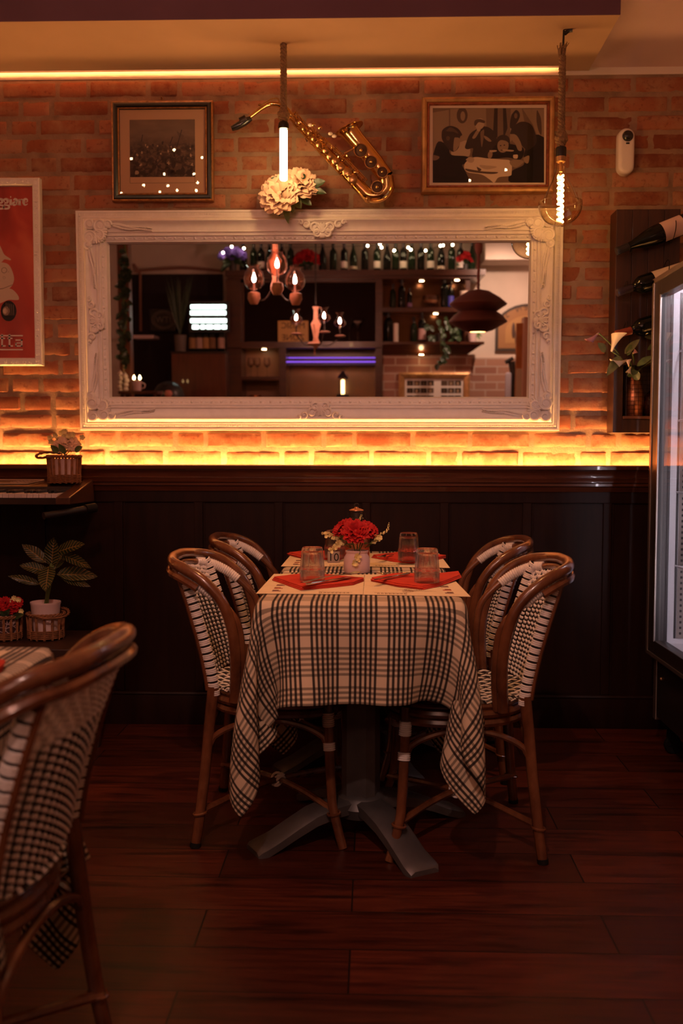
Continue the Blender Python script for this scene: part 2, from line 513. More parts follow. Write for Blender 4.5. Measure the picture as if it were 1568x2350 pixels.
gofx = (at(1213, 740, 4.16).x + at(252, 740, 4.16).x) / 2 - MX
gofz = (at(784, 558, 4.16).z + at(784, 910, 4.16).z) / 2 - MZ
# profile: s = 0 outer edge .. 1 glass edge ; y negative = towards the room
FP = [(0.0, 0.02), (0.0, -0.012), (0.010, -0.016), (0.06, -0.016), (0.085, -0.013), (0.10, -0.014), (0.20, -0.022), (0.225, -0.0225), (0.245, -0.020), (0.275, -0.026), (0.335, -0.046), (0.36, -0.047),
      (0.42, -0.040), (0.56, -0.033), (0.64, -0.031), (0.655, -0.035), (0.68, -0.036), (0.70, -0.030), (0.735, -0.029), (0.75, -0.033), (0.785, -0.032), (0.80, -0.024),
      (0.895, -0.022), (0.905, -0.019), (0.95, -0.019), (0.965, -0.014), (1.0, -0.004), (1.0, 0.004)]
def frame_ring(s, y):
    x0, x1 = -mW / 2, mW / 2; z0, z1 = -mH / 2, mH / 2
    g0, g1, h0, h1 = gofx - GW / 2, gofx + GW / 2, gofz - GH / 2, gofz + GH / 2
    return [MP(lerp(x0, g0, s), lerp(z0, h0, s), y), MP(lerp(x1, g1, s), lerp(z0, h0, s), y), MP(lerp(x1, g1, s), lerp(z1, h1, s), y), MP(lerp(x0, g0, s), lerp(z1, h1, s), y)]
def mitred(b, FPx, ring, mi=0):
    R = [ring(s, y) for s, y in FPx]; vs = [v for r in R for v in r]; fs = []
    for i in range(len(R) - 1):
        for k in range(4):
            l = (k + 1) % 4; fs.append((i * 4 + k, i * 4 + l, (i + 1) * 4 + l, (i + 1) * 4 + k))
    b.add(vs, fs, mi)
b = MB(); mitred(b, FP, frame_ring)
b.build('frame', M_WHITE, mirror, smooth=True, angle=28)
def frame_pts(s, y, step, inset=0.0):
    r = frame_ring(s, y); out = []
    for k in range(4):
        a, c = r[k], r[(k + 1) % 4]; L = (c - a).length; n = max(1, int(L / step))
        for i in range(n): out.append((a.lerp(c, (i + 0.5) / n), (c - a).normalized()))
    return out
b = MB()
for p, d in frame_pts(0.155, -0.0185, 0.0062):                   # fluted band
    nrm = (tiltM.to_3x3() @ Vector((0, -1, 0))); wd = d.cross(nrm)
    b.box(p + nrm * 0.0008, (0.0028, 0.015, 0.003), 0, Matrix((d, wd, nrm)).transposed())
b.build('fluting', M_WHITE, mirror, smooth=False)
b = MB()
for i, (p, d) in enumerate(frame_pts(0.845, -0.0225, 0.0205)):   # bead-and-reel band
    if i % 2: b.ball(p, 0.0058, 8, 5, 0, (1, 1, 1))
    else:
        b.tube([p - d * 0.007, p + d * 0.007], 0.0032, 6)
b.build('beading', M_WHITE, mirror)
b = MB(); q = [MP(gofx - GW / 2 - .004, gofz - GH / 2 - .004, 0), MP(gofx + GW / 2 + .004, gofz - GH / 2 - .004, 0), MP(gofx + GW / 2 + .004, gofz + GH / 2 + .004, 0), MP(gofx - GW / 2 - .004, gofz + GH / 2 + .004, 0)]
b.prism(q, tiltM.to_3x3() @ Vector((0, 0.004, 0)))
tm = NT('silvered_glass'); tm.base((0.80, 0.79, 0.78)); tm.set(Metallic=1.0, Roughness=0.0)
g = b.build('mirror_glass', tm.m, mirror, smooth=False); g['label'] = 'reflecting silvered glass'
# scrolls
def spiral(c, r, turns, a0, sgn=1, n=26):
    return [(c[0] + r * (1 - 0.82 * i / n) * math.cos(a0 + sgn * turns * 2 * PI * i / n), c[1] + r * (1 - 0.82 * i / n) * math.sin(a0 + sgn * turns * 2 * PI * i / n)) for i in range(n + 1)]
def relief(b, pts, w, y, mx, mz, cx, cz, rot=0):
    P = []
    for (x, z) in pts:
        x2, z2 = (x, z) if not rot else (z, x)
        P.append(MP(cx + mx * x2, cz + mz * z2, y))
    n = len(P); b.tube(P, [1.25 * w * (0.55 + 0.45 * math.sin(PI * min(1, (i + 1) / n * 1.1))) for i in range(n)], 7)
def blob(b, x, z, rx, rz, y, mx, mz, cx, cz, rot=0, t=0.008):
    x2, z2 = (x, z) if not rot else (z, x); a, c = (rx, rz) if not rot else (rz, rx)
    b.ball(MP(cx + mx * x2, cz + mz * z2, y), 1.0, 9, 6, 0, (a, t, c))
def corner(mx, mz):
    b = MB(); cx, cz = mx * (-mW / 2), mz * (-mH / 2)             # built for the lower left corner, mirrored to the rest
    o = 0.036
    for (x, z, r, a, tr, sg) in ((o + .075, o + .030, .030, 1.0, 1.6, 1), (o + .028, o + .078, .030, 0.6, 1.6, -1), (o + .030, o + .024, .024, 2.2, 1.3, 1), (o + .104, o + .026, .018, 0.2, 1.2, -1), (o + .022, o + .108, .018, 1.4, 1.2, 1), (o + .070, o + .072, .026, 3.6, 1.1, 1)):
        blob(b, x, z, r * 1.02, r * 1.02, -0.040, mx, mz, cx, cz, 0, 0.009)
        relief(b, spiral((x, z), r, tr, a, sg), 0.0052, -0.045, mx, mz, cx, cz)
    for i in range(9):                                             # scalloped shell lip towards the glass
        a = lerp(-0.1, 0.5 * PI + 0.1, i / 8)
        relief(b, [(o + .052 + .020 * math.cos(a), o + .052 + .020 * math.sin(a)), (o + .052 + .052 * math.cos(a), o + .052 + .052 * math.sin(a))], 0.0062, -0.043, mx, mz, cx, cz)
    b.build('corner_scroll', M_WHITE, mirror)
    rg = random.Random(int(mx * 3 + mz * 7 + 20))
    for rot in (0, 1):                                             # leafy garland trailing off each way
        b = MB(); L = 0.155
        for i in range(26):
            t = i / 25; x = 0.165 + L * t; z = lerp(0.060, 0.088, t) + 0.006 * math.sin(5 * t)
            s = lerp(0.011, 0.004, t)
            for k in (-1, 1):
                blob(b, x + rg.uniform(-.002, .002), z + k * s * 0.7, s * .9, s * .55, -0.037, mx, mz, cx, cz, rot, 0.0055)
        relief(b, [(0.155, .058), (0.24, .076), (0.325, .090)], 0.004, -0.038, mx, mz, cx, cz, rot)
        b.build('garland', M_WHITE, mirror)
for mx in (1, -1):
    for mz in (1, -1): corner(mx, mz)
def crest(cx, cz, rot, flip):
    b = MB()
    for sx in (-1, 1):
        for (x, z, r, a, tr, sg) in ((.030, .004, .026, 2.6, 1.3, -sx), (.066, .012, .017, 1.0, 1.2, sx), (.022, -.022, .016, 4.0, 1.2, sx), (.088, .020, .010, 0.4, 1.0, -sx)):
            blob(b, sx * x, flip * z, r * .95, r * .8, -0.038, 1, 1, cx, cz, rot, 0.005)
            pts = [(sx * x + sx * (q[0] - x), flip * q[1]) for q in spiral((x, z), r, tr, a, abs(sg) or 1)]
            relief(b, pts, 0.0048, -0.043, 1, 1, cx, cz, rot)
        relief(b, [(sx * .01, flip * .03), (sx * .05, flip * .026), (sx * .085, flip * .030), (sx * .10, flip * .018)], 0.004, -0.041, 1, 1, cx, cz, rot)
    blob(b, 0, flip * -.030, .018, .014, -0.040, 1, 1, cx, cz, rot, 0.007)
    for i in range(7):
        a = lerp(0.15 * PI, 0.85 * PI, i / 6)
        relief(b, [(0, flip * -.02), (.030 * math.cos(a), flip * (-.02 + .034 * math.sin(a)))], 0.005, -0.043, 1, 1, cx, cz, rot)
    b.build('crest', M_WHITE, mirror)
crest(0.02, mH / 2 - 0.078, 0, 1); crest(0.01, -mH / 2 + 0.078, 0, -1)
crest(-mW / 2 + 0.078, 0.0, 1, -1); crest(mW / 2 - 0.078, 0.0, 1, 1)

# where a picture point inside the mirror really stands, on the plane y = Y behind the viewer
G0 = MP(gofx, gofz, 0); GN = (tiltM.to_3x3() @ Vector((0, -1, 0))).normalized()
def mir(px, py, Y):
    d = ray(px, py).normalized(); h = EYE + d * ((G0 - EYE).dot(GN) / d.dot(GN))
    r = d - GN * 2 * d.dot(GN)
    return h + r * ((Y - h.y) / r.y)
def mscale(Y): return (2 * 4.17 - Y) / FPX                        # metres per picture pixel at that depth

# ================================================================== RATTAN BISTRO CHAIRS
def m_rattan():
    t = NT('varnished_rattan'); co = t.coord()
    nz = t.noise(t.mapping(co, (1, 1, 0.5)), 16, 5, 0.6)
    c = t.ramp(nz, [(0.28, (0.055, 0.016, 0.006)), (0.55, (0.135, 0.044, 0.017)), (0.8, (0.215, 0.080, 0.032))])
    t.base(c); t.set(Roughness=0.26); t.bsdf.inputs['Coat Weight'].default_value = 0.5; t.bsdf.inputs['Coat Roughness'].default_value = 0.15
    t.bump(nz, 0.12, 0.004); return t.m
M_RATTAN = m_rattan()
M_WVW = mat('white_plastic_cane', (0.74, 0.66, 0.62), 0.34, coat=0.25, var=0.08, vs=40)
M_WVB = mat('black_plastic_cane', (0.012, 0.010, 0.012), 0.30, coat=0.3)
M_FOOT = mat('black_rubber', (0.01, 0.009, 0.009), 0.6)

def coil(b, path, R, pitch, pattern):
    # rings of cane wound round a rod; pattern = list of material indexes repeated along the rod
    P = [Vector(p) for p in path]; L = [0]
    for a, c in zip(P, P[1:]): L.append(L[-1] + (c - a).length)
    n = int(L[-1] / pitch)
    for i in range(n):
        s = (i + 0.5) * pitch; k = max(j for j in range(len(L) - 1) if L[j] <= s)
        t = (s - L[k]) / (L[k + 1] - L[k]); c = P[k].lerp(P[k + 1], t); d = (P[k + 1] - P[k]).normalized()
        m = pattern[i % len(pattern)]
        rr = R * (1.0 if m == 0 else 0.86)
        b.tube([c - d * pitch * .5, c - d * pitch * .25, c + d * pitch * .25, c + d * pitch * .5], [rr * .86, rr, rr, rr * .86], 10, m, True)

def make_chair(name, label, loc, rz, group):
    t = thing(name, label, 'chair', loc, rz, group)
    K = dict(local=True)
    def post(s): return [(-0.172, s * .188, .40), (-0.168, s * .188, .45), (-0.185, s * .190, .55), (-0.214, s * .190, .66), (-0.247, s * .186, .765), (-0.262, s * .178, .80)]
    # hoop: a rod bent into an arch, springing from the seat sides
    half = [(-0.105, .205, .42), (-0.100, .214, .50), (-0.100, .222, .57), (-0.110, .228, .645), (-0.138, .230, .718), (-0.190, .227, .775), (-0.248, .205, .807), (-0.292, .150, .819), (-0.312, .070, .826)]
    hoop = half + [(-0.315, 0, .827)] + [(x, -y, z) for x, y, z in half[::-1]]
    hp = smooth_path(hoop, 5)
    b = MB(); b.tube(hp, 0.0165, 12); b.build('hoop_rail', M_RATTAN, t, **K)
    inner = [(lerp(x, x + .006, 1), y * 0.955, z - .027 if i > 3 else z) for i, (x, y, z) in enumerate(half)]
    inner = [(x + (0.012 if z < .70 else 0), y, z) for x, y, z in inner]
    ih = inner + [(-0.306, 0, .800)] + [(x, -y, z) for x, y, z in inner[::-1]]
    ihp = smooth_path(ih, 5)
    b = MB(); b.tube(ihp, 0.0115, 10); b.build('inner_rail', M_RATTAN, t, **K)
    b = MB(); b.tube([(x - .007, y * 1.02, z - .030) for (x, y, z) in [(p.x, p.y, p.z) for p in hp] if z > .775], 0.0115, 8); b.build('outer_rail', M_RATTAN, t, **K)
    for s in (1, -1):
        b = MB(); seg = [p for p in ihp if p.y * s > 0.13 and p.z > .725]
        coil(b, seg, 0.0165, 0.0075, [0]); b.build('rail_binding', M_WVW, t, **K)['label'] = 'white cane binding'
    # back posts running down into the rear legs
    for s in (1, -1):
        pp = smooth_path(post(s), 4)
        lg = smooth_path([(-0.170, s * .188, .46), (-0.180, s * .193, .36), (-0.190, s * .206, .24), (-0.203, s * .228, .10), (-0.214, s * .243, .012)], 5)
        b = MB(); b.tube(lg, [lerp(.0175, .0150, i / (len(lg) - 1)) for i in range(len(lg))], 10); lo = b.build('leg', M_RATTAN, t, **K)
        b = MB(); b.tube([(-0.214, s * .243, .014), (-0.2155, s * .2445, .0)], 0.0163, 10); b.build('foot_cap', M_FOOT, lo, local=True)
        q = [p for p in pp if p.z > .425]
        b = MB(); b.tube(q, 0.0134, 10, 1); coil(b, q, 0.0170, 0.0054, [0, 0, 0, 1]); b.build('back_post', [M_WVW, M_WVB], t, **K)['label'] = 'post wound with white and black cane'
        b = MB(); b.tube([Vector(p) + Vector((-0.0165, s * 0.004, 0)) for p in pp if p.z > .44], 0.0065, 6, sx=1.3, sy=.8); b.build('back_strip', M_RATTAN, t, **K)
    # woven back panel
    PX = smooth_path(post(1), 8)
    def px_at(z):
        for a, c in zip(PX, PX[1:]):
            if a.z <= z <= c.z: return lerp(a.x, c.x, (z - a.z) / (c.z - a.z)), lerp(a.y, c.y, (z - a.z) / (c.z - a.z))
        return (PX[-1].x, PX[-1].y) if z > PX[-1].z else (PX[0].x, PX[0].y)
    def back(u, v):
        zl = .455 - 0.03 * (1 - u * u) * 0; zt = .770 + .024 * (1 - u * u)
        z = lerp(zl, zt, v); x, y = px_at(min(z, .79))
        return Vector((x - (0.030 + 0.026 * v) * (1 - u * u), u * y, z))
    b = MB(); NR, NC = 25, 14
    for j in range(NR):
        top = j > NR - 8
        v = (j + 0.5) / NR; n = NC * 6
        pts = []; pk = []
        for i in range(n + 1):
            u = -1 + 2 * i / n; ph = 2 * PI * NC * (u + 1) / 2 + (PI * (j % 2) if top else 0)
            p = back(u, v); a = math.sin(ph)
            pts.append(p + Vector((a * .0042, 0, .0028 * math.cos(ph)))); pk.append(p + Vector((-a * .0030, 0, .0058)))
        b.tube(pts, 0.0043 if not top else .0054, 6, 0, True, sx=1.0, sy=0.6, ref=(0, 0, 1))
        if not top: b.tube(pk, 0.0022, 5, 1, True, sx=1.0, sy=.6, ref=(0, 0, 1))
    for i in range(2 * NC):
        u = -1 + (i + 0.5) / NC
        m = 1; sg = 1 if i % 2 else -1
        b.tube([back(u, lerp(0.0, 0.72, k / 10)) + Vector((sg * .0012, 0, 0)) for k in range(11)], 0.0036, 5, 1, True, sx=1.3, sy=.6, ref=(0, 1, 0))
        b.tube([back(u, lerp(0.70, 1.0, k / 5)) for k in range(6)], 0.0034, 5, 0, True, sx=1.3, sy=.6, ref=(0, 1, 0))
    b.build('woven_back', [M_WVW, M_WVB], t, **K)['label'] = 'white and black woven cane'
    # seat: stacked rattan rings and a woven top
    def seat_xy(a, r):
        c, s_ = math.cos(a), math.sin(a); e = 0.78
        return (0.005 + r * 0.205 * math.copysign(abs(c) ** e, c) * (1.0 if c > 0 else .92), r * 0.205 * math.copysign(abs(s_) ** e, s_) * (1.0 + .06 * c))
    for k, (z, rr, sc) in enumerate(((.385, .0135, 1.0), (.411, .0135, 1.01), (.432, .0085, 1.0))):
        b = MB(); b.tube([(*seat_xy(2 * PI * i / 40, sc), z) for i in range(40)], rr, 8, closed=True); b.build('seat_ring', M_RATTAN, t, **K)
    b = MB()
    def seatp(x, y):
        q = (abs(x) ** 2.6 + abs(y) ** 2.6); return Vector((x * .205, y * .208, .449 + .006 - 0.012 * (1 - min(1, q)) - (0.010 if q > .92 else 0)))
    NS = 17
    for j in range(NS):
        y = -0.94 + 1.88 * j / (NS - 1); xm = (1 - abs(y) ** 2.6) ** (1 / 2.6)
        for m, off in ((0, -.014), (0, .0125), (1, .045)):
            yy = y + off
            if abs(yy) > .97: continue
            xm = (1 - abs(yy) ** 2.6) ** (1 / 2.6); n = 36
            pts = [seatp(lerp(-xm, xm, i / n), yy) + Vector((0, 0, 0.0030 * math.sin(PI * (lerp(-xm, xm, i / n)) * 9 + j * PI) * (1 if m == 0 else -.6))) for i in range(n + 1)]
            b.tube(pts, 0.0034 if m == 0 else .0028, 5, m, True, sx=.6, sy=1.25, ref=(0, 0, 1))
    for i in range(15):
        x = -.95 + 1.9 * i / 14; ym = (1 - abs(x) ** 2.6) ** (1 / 2.6)
        b.tube([seatp(x, lerp(-ym, ym, k / 12)) for k in range(13)], .0030, 5, 1, True, sx=.6, sy=1.3, ref=(0, 0, 1))
    b.lathe([(0, .436), (1, .436)], 40, 0, Matrix.Diagonal((.198, .198, 1, 1)))
    b.build('woven_seat', [M_WVW, M_WVB], t, **K)['label'] = 'white and black woven cane'
    # front legs
    for s in (1, -1):
        lg = smooth_path([(.165, s * .172, .425), (.170, s * .182, .30), (.178, s * .200, .16), (.186, s * .212, .10), (.214, s * .232, .0)], 5)
        b = MB(); b.tube(lg, [lerp(.0155, .0135, i / (len(lg) - 1)) for i in range(len(lg))], 10); lo = b.build('leg', M_RATTAN, t, **K)
        for seg in ([(.1663, s * .176, .385), (.1685, s * .1785, .34)], [(.1702, s * .1826, .297), (.172, s * .187, .268)]):
            b = MB(); coil(b, seg, .0185, .006, [0]); b.build('leg_binding', M_WVW, lo, local=True)['label'] = 'white cane binding'
    # arched braces under the seat, one per side
    def brace(a, c, up, z0=.28, z1=.365):
        A, C = Vector(a), Vector(c); P = []
        for i in range(21):
            q = i / 20; e = math.sin(PI * q) ** 0.45; P.append(A.lerp(C, q) + Vector((0, 0, e * (z1 - z0))) + Vector(up) * e)
        b = MB(); b.tube(P, .0095, 8); b.build('arch_brace', M_RATTAN, t, **K)
    for s in (1, -1): brace((-.186, s * .200, .275), (.171, s * .184, .275), (0, -s * .008, 0))
    brace((-.188, -.203, .265), (-.188, .203, .265), (.006, 0, 0)); brace((.172, -.187, .265), (.172, .187, .265), (-.006, 0, 0))
    # crossed stretcher, lashed in the middle
    for s in (1, -1):
        P = [(-.212, s * .226, .096), (-.190, s * .203, .100), (-.09, s * .09, .118), (0, 0, .125), (.09, -s * .092, .118), (.175, -s * .192, .102), (.196, -s * .212, .098)]
        b = MB(); b.tube(smooth_path(P, 4), .0105, 8); so = b.build('stretcher', M_RATTAN, t, **K)
        for q in ((-.204, s * .229, .10), (.186, -s * .212, .10)):
            b = MB(); b.tube([(q[0] + .0185 * math.cos(a), q[1] + .0185 * math.sin(a), q[2] - .004 + .003 * math.cos(a)) for a in [2 * PI * i / 14 for i in range(14)]], .004, 6, closed=True)
            b.build('leg_loop', M_RATTAN, so, local=True)
    b = MB()
    for k in range(4):
        b.tube([(.016 * math.cos(a) + (k - 1.5) * .003, .016 * math.sin(a) , .124 + .016 * math.sin(a + k)) for a in [2 * PI * i / 14 for i in range(14)]], .0042, 6, closed=True)
    b.build('stretcher_lashing', M_WVW, t, **K)['label'] = 'white cane lashing'
    return t
GCH = 'rattan chairs with woven backs'
chair = make_chair('rattan_chair', 'rattan bistro chair at front left of the numbered table, woven inside of back facing right', (-.288, 3.06, 0), math.radians(-1.0), GCH)
dup(chair, (-.275, 3.735, 0), math.radians(1.5), 'rattan bistro chair on the left by the panelling, partly behind the front left chair', GCH)
dup(chair, (.262, 2.975, 0), PI + math.radians(1.5), 'rattan bistro chair at front right of the numbered table, white wound post nearest the fridge', GCH)
dup(chair, (.257, 3.66, 0), PI - math.radians(1.0), 'rattan bistro chair on the right by the panelling, partly behind the front right chair', GCH)
dup(chair, (-.742, 1.64, 0), PI - math.radians(3), 'foreground rattan chair seen from behind, its woven back turned towards the viewer', GCH)

# ================================================================== TABLES
HX, HY, ZT = 0.291, 0.350, 0.742
M_CAST = mat('grey_cast_metal', (0.135, 0.125, 0.125), 0.5, 0.7, var=0.25, vs=9)
M_TOP = mat('table_board', (0.12, 0.06, 0.035), 0.5)
def make_table(name, label, loc, group, spin):
    t = thing(name, label, 'table', loc, 0, group); K = dict(local=True)
    b = MB(); b.box((0, 0, ZT - .016), (2 * HX - .030, 2 * HY - .030, .028), 0, None, .010); b.build('tabletop', M_TOP, t, **K)
    b = MB(); R = Matrix.Rotation(spin, 4, 'Z')
    for k in range(8):
        pass
    oct_ = [(.052, .030), (.030, .052), (-.030, .052), (-.052, .030), (-.052, -.030), (-.030, -.052), (.030, -.052), (.052, -.030)]
    vs = [R @ Vector((x, y, .09)) for x, y in oct_] + [R @ Vector((x * .96, y * .96, ZT - .05)) for x, y in oct_]
    b.add(vs, [(i, (i + 1) % 8, (i + 1) % 8 + 8, i + 8) for i in range(8)] + [tuple(range(8))[::-1], tuple(range(8, 16))])
    b.build('pedestal', M_CAST, t, local=True, smooth=False)
    b = MB(); b.box((0, 0, ZT - .04), (.34, .34, .018), 0, R.to_3x3(), .004); b.build('top_plate', M_CAST, t, **K)
    b = MB(); b.lathe([(.0, .06), (.075, .06), (.085, .09), (.070, .115), (.055, .125), (0, .125)], 24); b.build('hub', M_CAST, t, **K)
    for k in range(4):
        a = spin + PI / 4 + k * PI / 2; M = Matrix.Rotation(a, 4, 'Z')
        prof = [(.03, .118, .046), (.10, .112, .047), (.17, .096, .047), (.23, .070, .046), (.285, .044, .046), (.325, .030, .050), (.345, .024, .050), (.356, .014, .044)]
        vs = []; fs = []
        for i, (x, z, w) in enumerate(prof):
            zb = max(0.0, z - lerp(.040, .024, i / 7)) if i < 5 else 0.0
            for (yy, zz) in ((-w, zb), (-w, z - .008), (-w * .72, z), (w * .72, z), (w, z - .008), (w, zb)): vs.append(M @ Vector((x, yy, max(zz, 0))))
        n = 6
        for i in range(len(prof) - 1):
            for j in range(n): fs.append((i * n + j, (i + 1) * n + j, (i + 1) * n + (j + 1) % n, i * n + (j + 1) % n)[::-1])
        fs.append(tuple(range(n))[::-1] if False else tuple(range(n))); fs.append(tuple(range((len(prof) - 1) * n, len(prof) * n))[::-1])
        b = MB(); b.add(vs, fs); b.build('foot', M_CAST, t, local=True, angle=35)
    return t
GT = 'pedestal bistro tables'
T1, T2, T3 = (-.028, 2.958, 0), (-.026, 3.690, 0), (-.918, 1.655, 0)
table = make_table('bistro_table', 'front pedestal table with grey cast cross feet, nearest the viewer of the numbered pair', (T1[0], T1[1], 0), GT, math.radians(-15))
dup(table, T2, 0, 'rear pedestal table against the panelling, mostly hidden behind the front one', GT)
dup(table, T3, 0, 'small table at the left edge behind the large foreground chair', GT)

# ---- draped cloth: a hanging-cloth relaxation, run once
def drape(a=0.625, n=73, steps=420, iters=14, seed=2):
    rs = np.random.RandomState(seed)
    g = np.linspace(-a, a, n); h = g[1] - g[0]
    X, Y = np.meshgrid(g, g, indexing='ij')
    Y0 = Y; Y = Y + 0.028
    P = np.stack([X, Y, np.full_like(X, 0.012)], -1)
    out = np.maximum(np.abs(X) - HX, 0) + np.maximum(np.abs(Y) - HY, 0)
    P[..., 2] += 0.004 * rs.randn(n, n) * (out > 0)
    # corners start already sagging, swung a little sideways so that each falls into one fold
    V = np.zeros_like(P); dt = 1 / 60.
    cx = (np.abs(X) > HX) & (np.abs(Y) > HY)
    V[..., 0] += np.where(cx, np.sign(X) * 0.25, 0)
    V[..., 1] += np.where(cx & (Y < 0), -0.25 * np.sign(X) * np.sign(X), 0)
    def con(ia, ib, L, k):
        A = P[ia]; B = P[ib]; d = B - A; l = np.sqrt((d * d).sum(-1, keepdims=True)) + 1e-9
        c = d * (0.5 * k * (1 - L / l)); P[ia] = A + c; P[ib] = B - c
    S = np.s_
    def sets():
        out = []
        for ax in (0, 1):
            for o in (0, 1):
                m = (n - o) // 2
                i0 = S[o:o + 2 * m:2]; i1 = S[o + 1:o + 1 + 2 * m:2]
                m2 = len(range(n)[i1])
                i0 = S[o:o + 2 * m2:2]
                out.append(((i0, S[:]), (i1, S[:]), h, 1.0) if ax == 0 else ((S[:], i0), (S[:], i1), h, 1.0))
        for ax in (0, 1):                                            # bending: every second point, pushes only gently
            for o in range(4):
                i1 = S[o + 2::4]; m2 = len(range(n)[i1]); i0 = S[o:o + 4 * m2:4]
                out.append(((i0, S[:]), (i1, S[:]), 2 * h, 0.25) if ax == 0 else ((S[:], i0), (S[:], i1), 2 * h, 0.25))
        for ax in (0, 1):
            for o in range(12):
                i1 = S[o + 6::12]; m2 = len(range(n)[i1]); i0 = S[o:o + 12 * m2 - 11:12]
                out.append(((i0, S[:]), (i1, S[:]), 6 * h, 0.05) if ax == 0 else ((S[:], i0), (S[:], i1), 6 * h, 0.05))
        for (p, q) in ((0, 0), (0, 1), (1, 0), (1, 1)):
            for (da, db) in (((0, 0), (1, 1)), ((1, 0), (0, 1))):
                m1 = len(range(n)[p + 1::2]); m2 = len(range(n)[q + 1::2])
                ia = (S[p + da[0]:p + da[0] + 2 * m1 - 1:2], S[q + da[1]:q + da[1] + 2 * m2 - 1:2])
                ib = (S[p + db[0]:p + db[0] + 2 * m1 - 1:2], S[q + db[1]:q + db[1] + 2 * m2 - 1:2])
                out.append((ia, ib, h * 2 ** .5, 0.22))
        return out
    CS = sets(); r = 0.010; hx, hy = HX - r, HY - r
    for st in range(steps):
        V[..., 2] -= 9.8 * dt; V *= 0.975 if st < steps * .7 else 0.90
        Q = P.copy(); P += V * dt
        for _ in range(iters):
            for c in CS: con(*c)
            # rounded table edge
            qx = np.clip(P[..., 0], -hx, hx); qy = np.clip(P[..., 1], -hy, hy); qz = np.clip(P[..., 2], -.034, -r + .006)
            d = P - np.stack([qx, qy, qz], -1); l = np.sqrt((d * d).sum(-1))
            inside = l < 1e-6
            push = (l < r) & ~inside
            s = np.where(push, r / np.maximum(l, 1e-6), 1.0)[..., None]
            P = np.stack([qx, qy, qz], -1) + d * s
            P[..., 2] = np.where(inside, 0.006, P[..., 2])
        V = (P - Q) / dt
        top = (np.abs(X) < HX * .97) & (np.abs(Y) < HY * .975)
        V[top] *= 0.0
        P[top] = np.stack([X, Y, np.full_like(X, .006)], -1)[top]
        V = np.clip(V, -2.5, 2.5)
    return P, X, Y0, n
P_, X_, Y_, NN = drape()
P3_ = drape(a=0.655, steps=380)
PER = 0.1026
def m_cloth():
    t = NT('checked_tablecloth'); uv = t.n('TexCoord').outputs['UV']
    sp = t.n('SeparateXYZ'); t.l(uv, sp.inputs[0])
    def stripes(s, off):
        q = t.math('FRACT', t.math('ADD', t.math('DIVIDE', s, PER), off))
        k = t.math('MULTIPLY', q, 7.5)
        on = t.math('LESS_THAN', t.math('FRACT', k), 0.50)
        return t.math('MULTIPLY', on, t.math('LESS_THAN', k, 6.0))
    sx, sy = stripes(sp.outputs[0], 50.29), stripes(sp.outputs[1], 50.35)
    fine = t.n('TexWave', wave_type='BANDS', bands_direction='X'); t.l(uv, fine.inputs[0]); fine.inputs['Scale'].default_value = 130
    basec = t.mix(t.math('MULTIPLY', fine.outputs[1], 0.22), (0.62, 0.48, 0.34), (0.40, 0.29, 0.20))
    c = t.mix(t.math('MULTIPLY', sy, 0.74), basec, (0.10, 0.080, 0.062))
    c = t.mix(t.math('MULTIPLY', sx, 0.93), c, (0.010, 0.008, 0.010))
    t.base(c); t.set(Roughness=0.8); t.bsdf.inputs['Specular IOR Level'].default_value = 0.1
    t.bump(t.math('ADD', fine.outputs[1], t.noise(uv, 400, 2)), 0.15, 0.0008)
    return t.m
M_CLOTH = m_cloth()
def cloth_object(PP, X_, Y_):
    b = MB(); w = NN
    vs = PP.reshape(-1, 3).copy(); fs = [(i * w + j, (i + 1) * w + j, (i + 1) * w + j + 1, i * w + j + 1) for i in range(w - 1) for j in range(w - 1)]
    vs[:, 2] += ZT
    uv = [(float(x), float(y)) for x, y in zip(X_.ravel(), Y_.ravel())]
    b.add(vs, fs, 0, uv)
    o = b.build('tablecloth', M_CLOTH, None, local=True, smooth=True, angle=180)
    sm = o.modifiers.new('hem', 'SOLIDIFY'); sm.thickness = 0.0012; sm.offset = 1
    sd = o.modifiers.new('smooth', 'SUBSURF'); sd.levels = 0; sd.render_levels = 1
    return o
GC = 'checked tablecloths'
cloth = tag(cloth_object(P_, X_, Y_), 'black and beige checked cloth on the front numbered table, hem facing the viewer', 'tablecloth', GC)
cloth.location = (T1[0], T1[1], 0)
c2 = cloth.copy(); COL.objects.link(c2); c2.location = (T2[0], T2[1], 0); c2.rotation_euler = (0, 0, PI); tag(c2, 'black and beige checked cloth on the rear table by the panelling', None, GC)
c3 = cloth_object(*P3_[:3]); c3['category'] = 'tablecloth'; c3.location = (T3[0], T3[1], 0); tag(c3, 'checked cloth on the left table, its corner hanging behind the foreground chair', None, GC)
ZC_ = ZT + 0.0085                                                    # top of the cloth

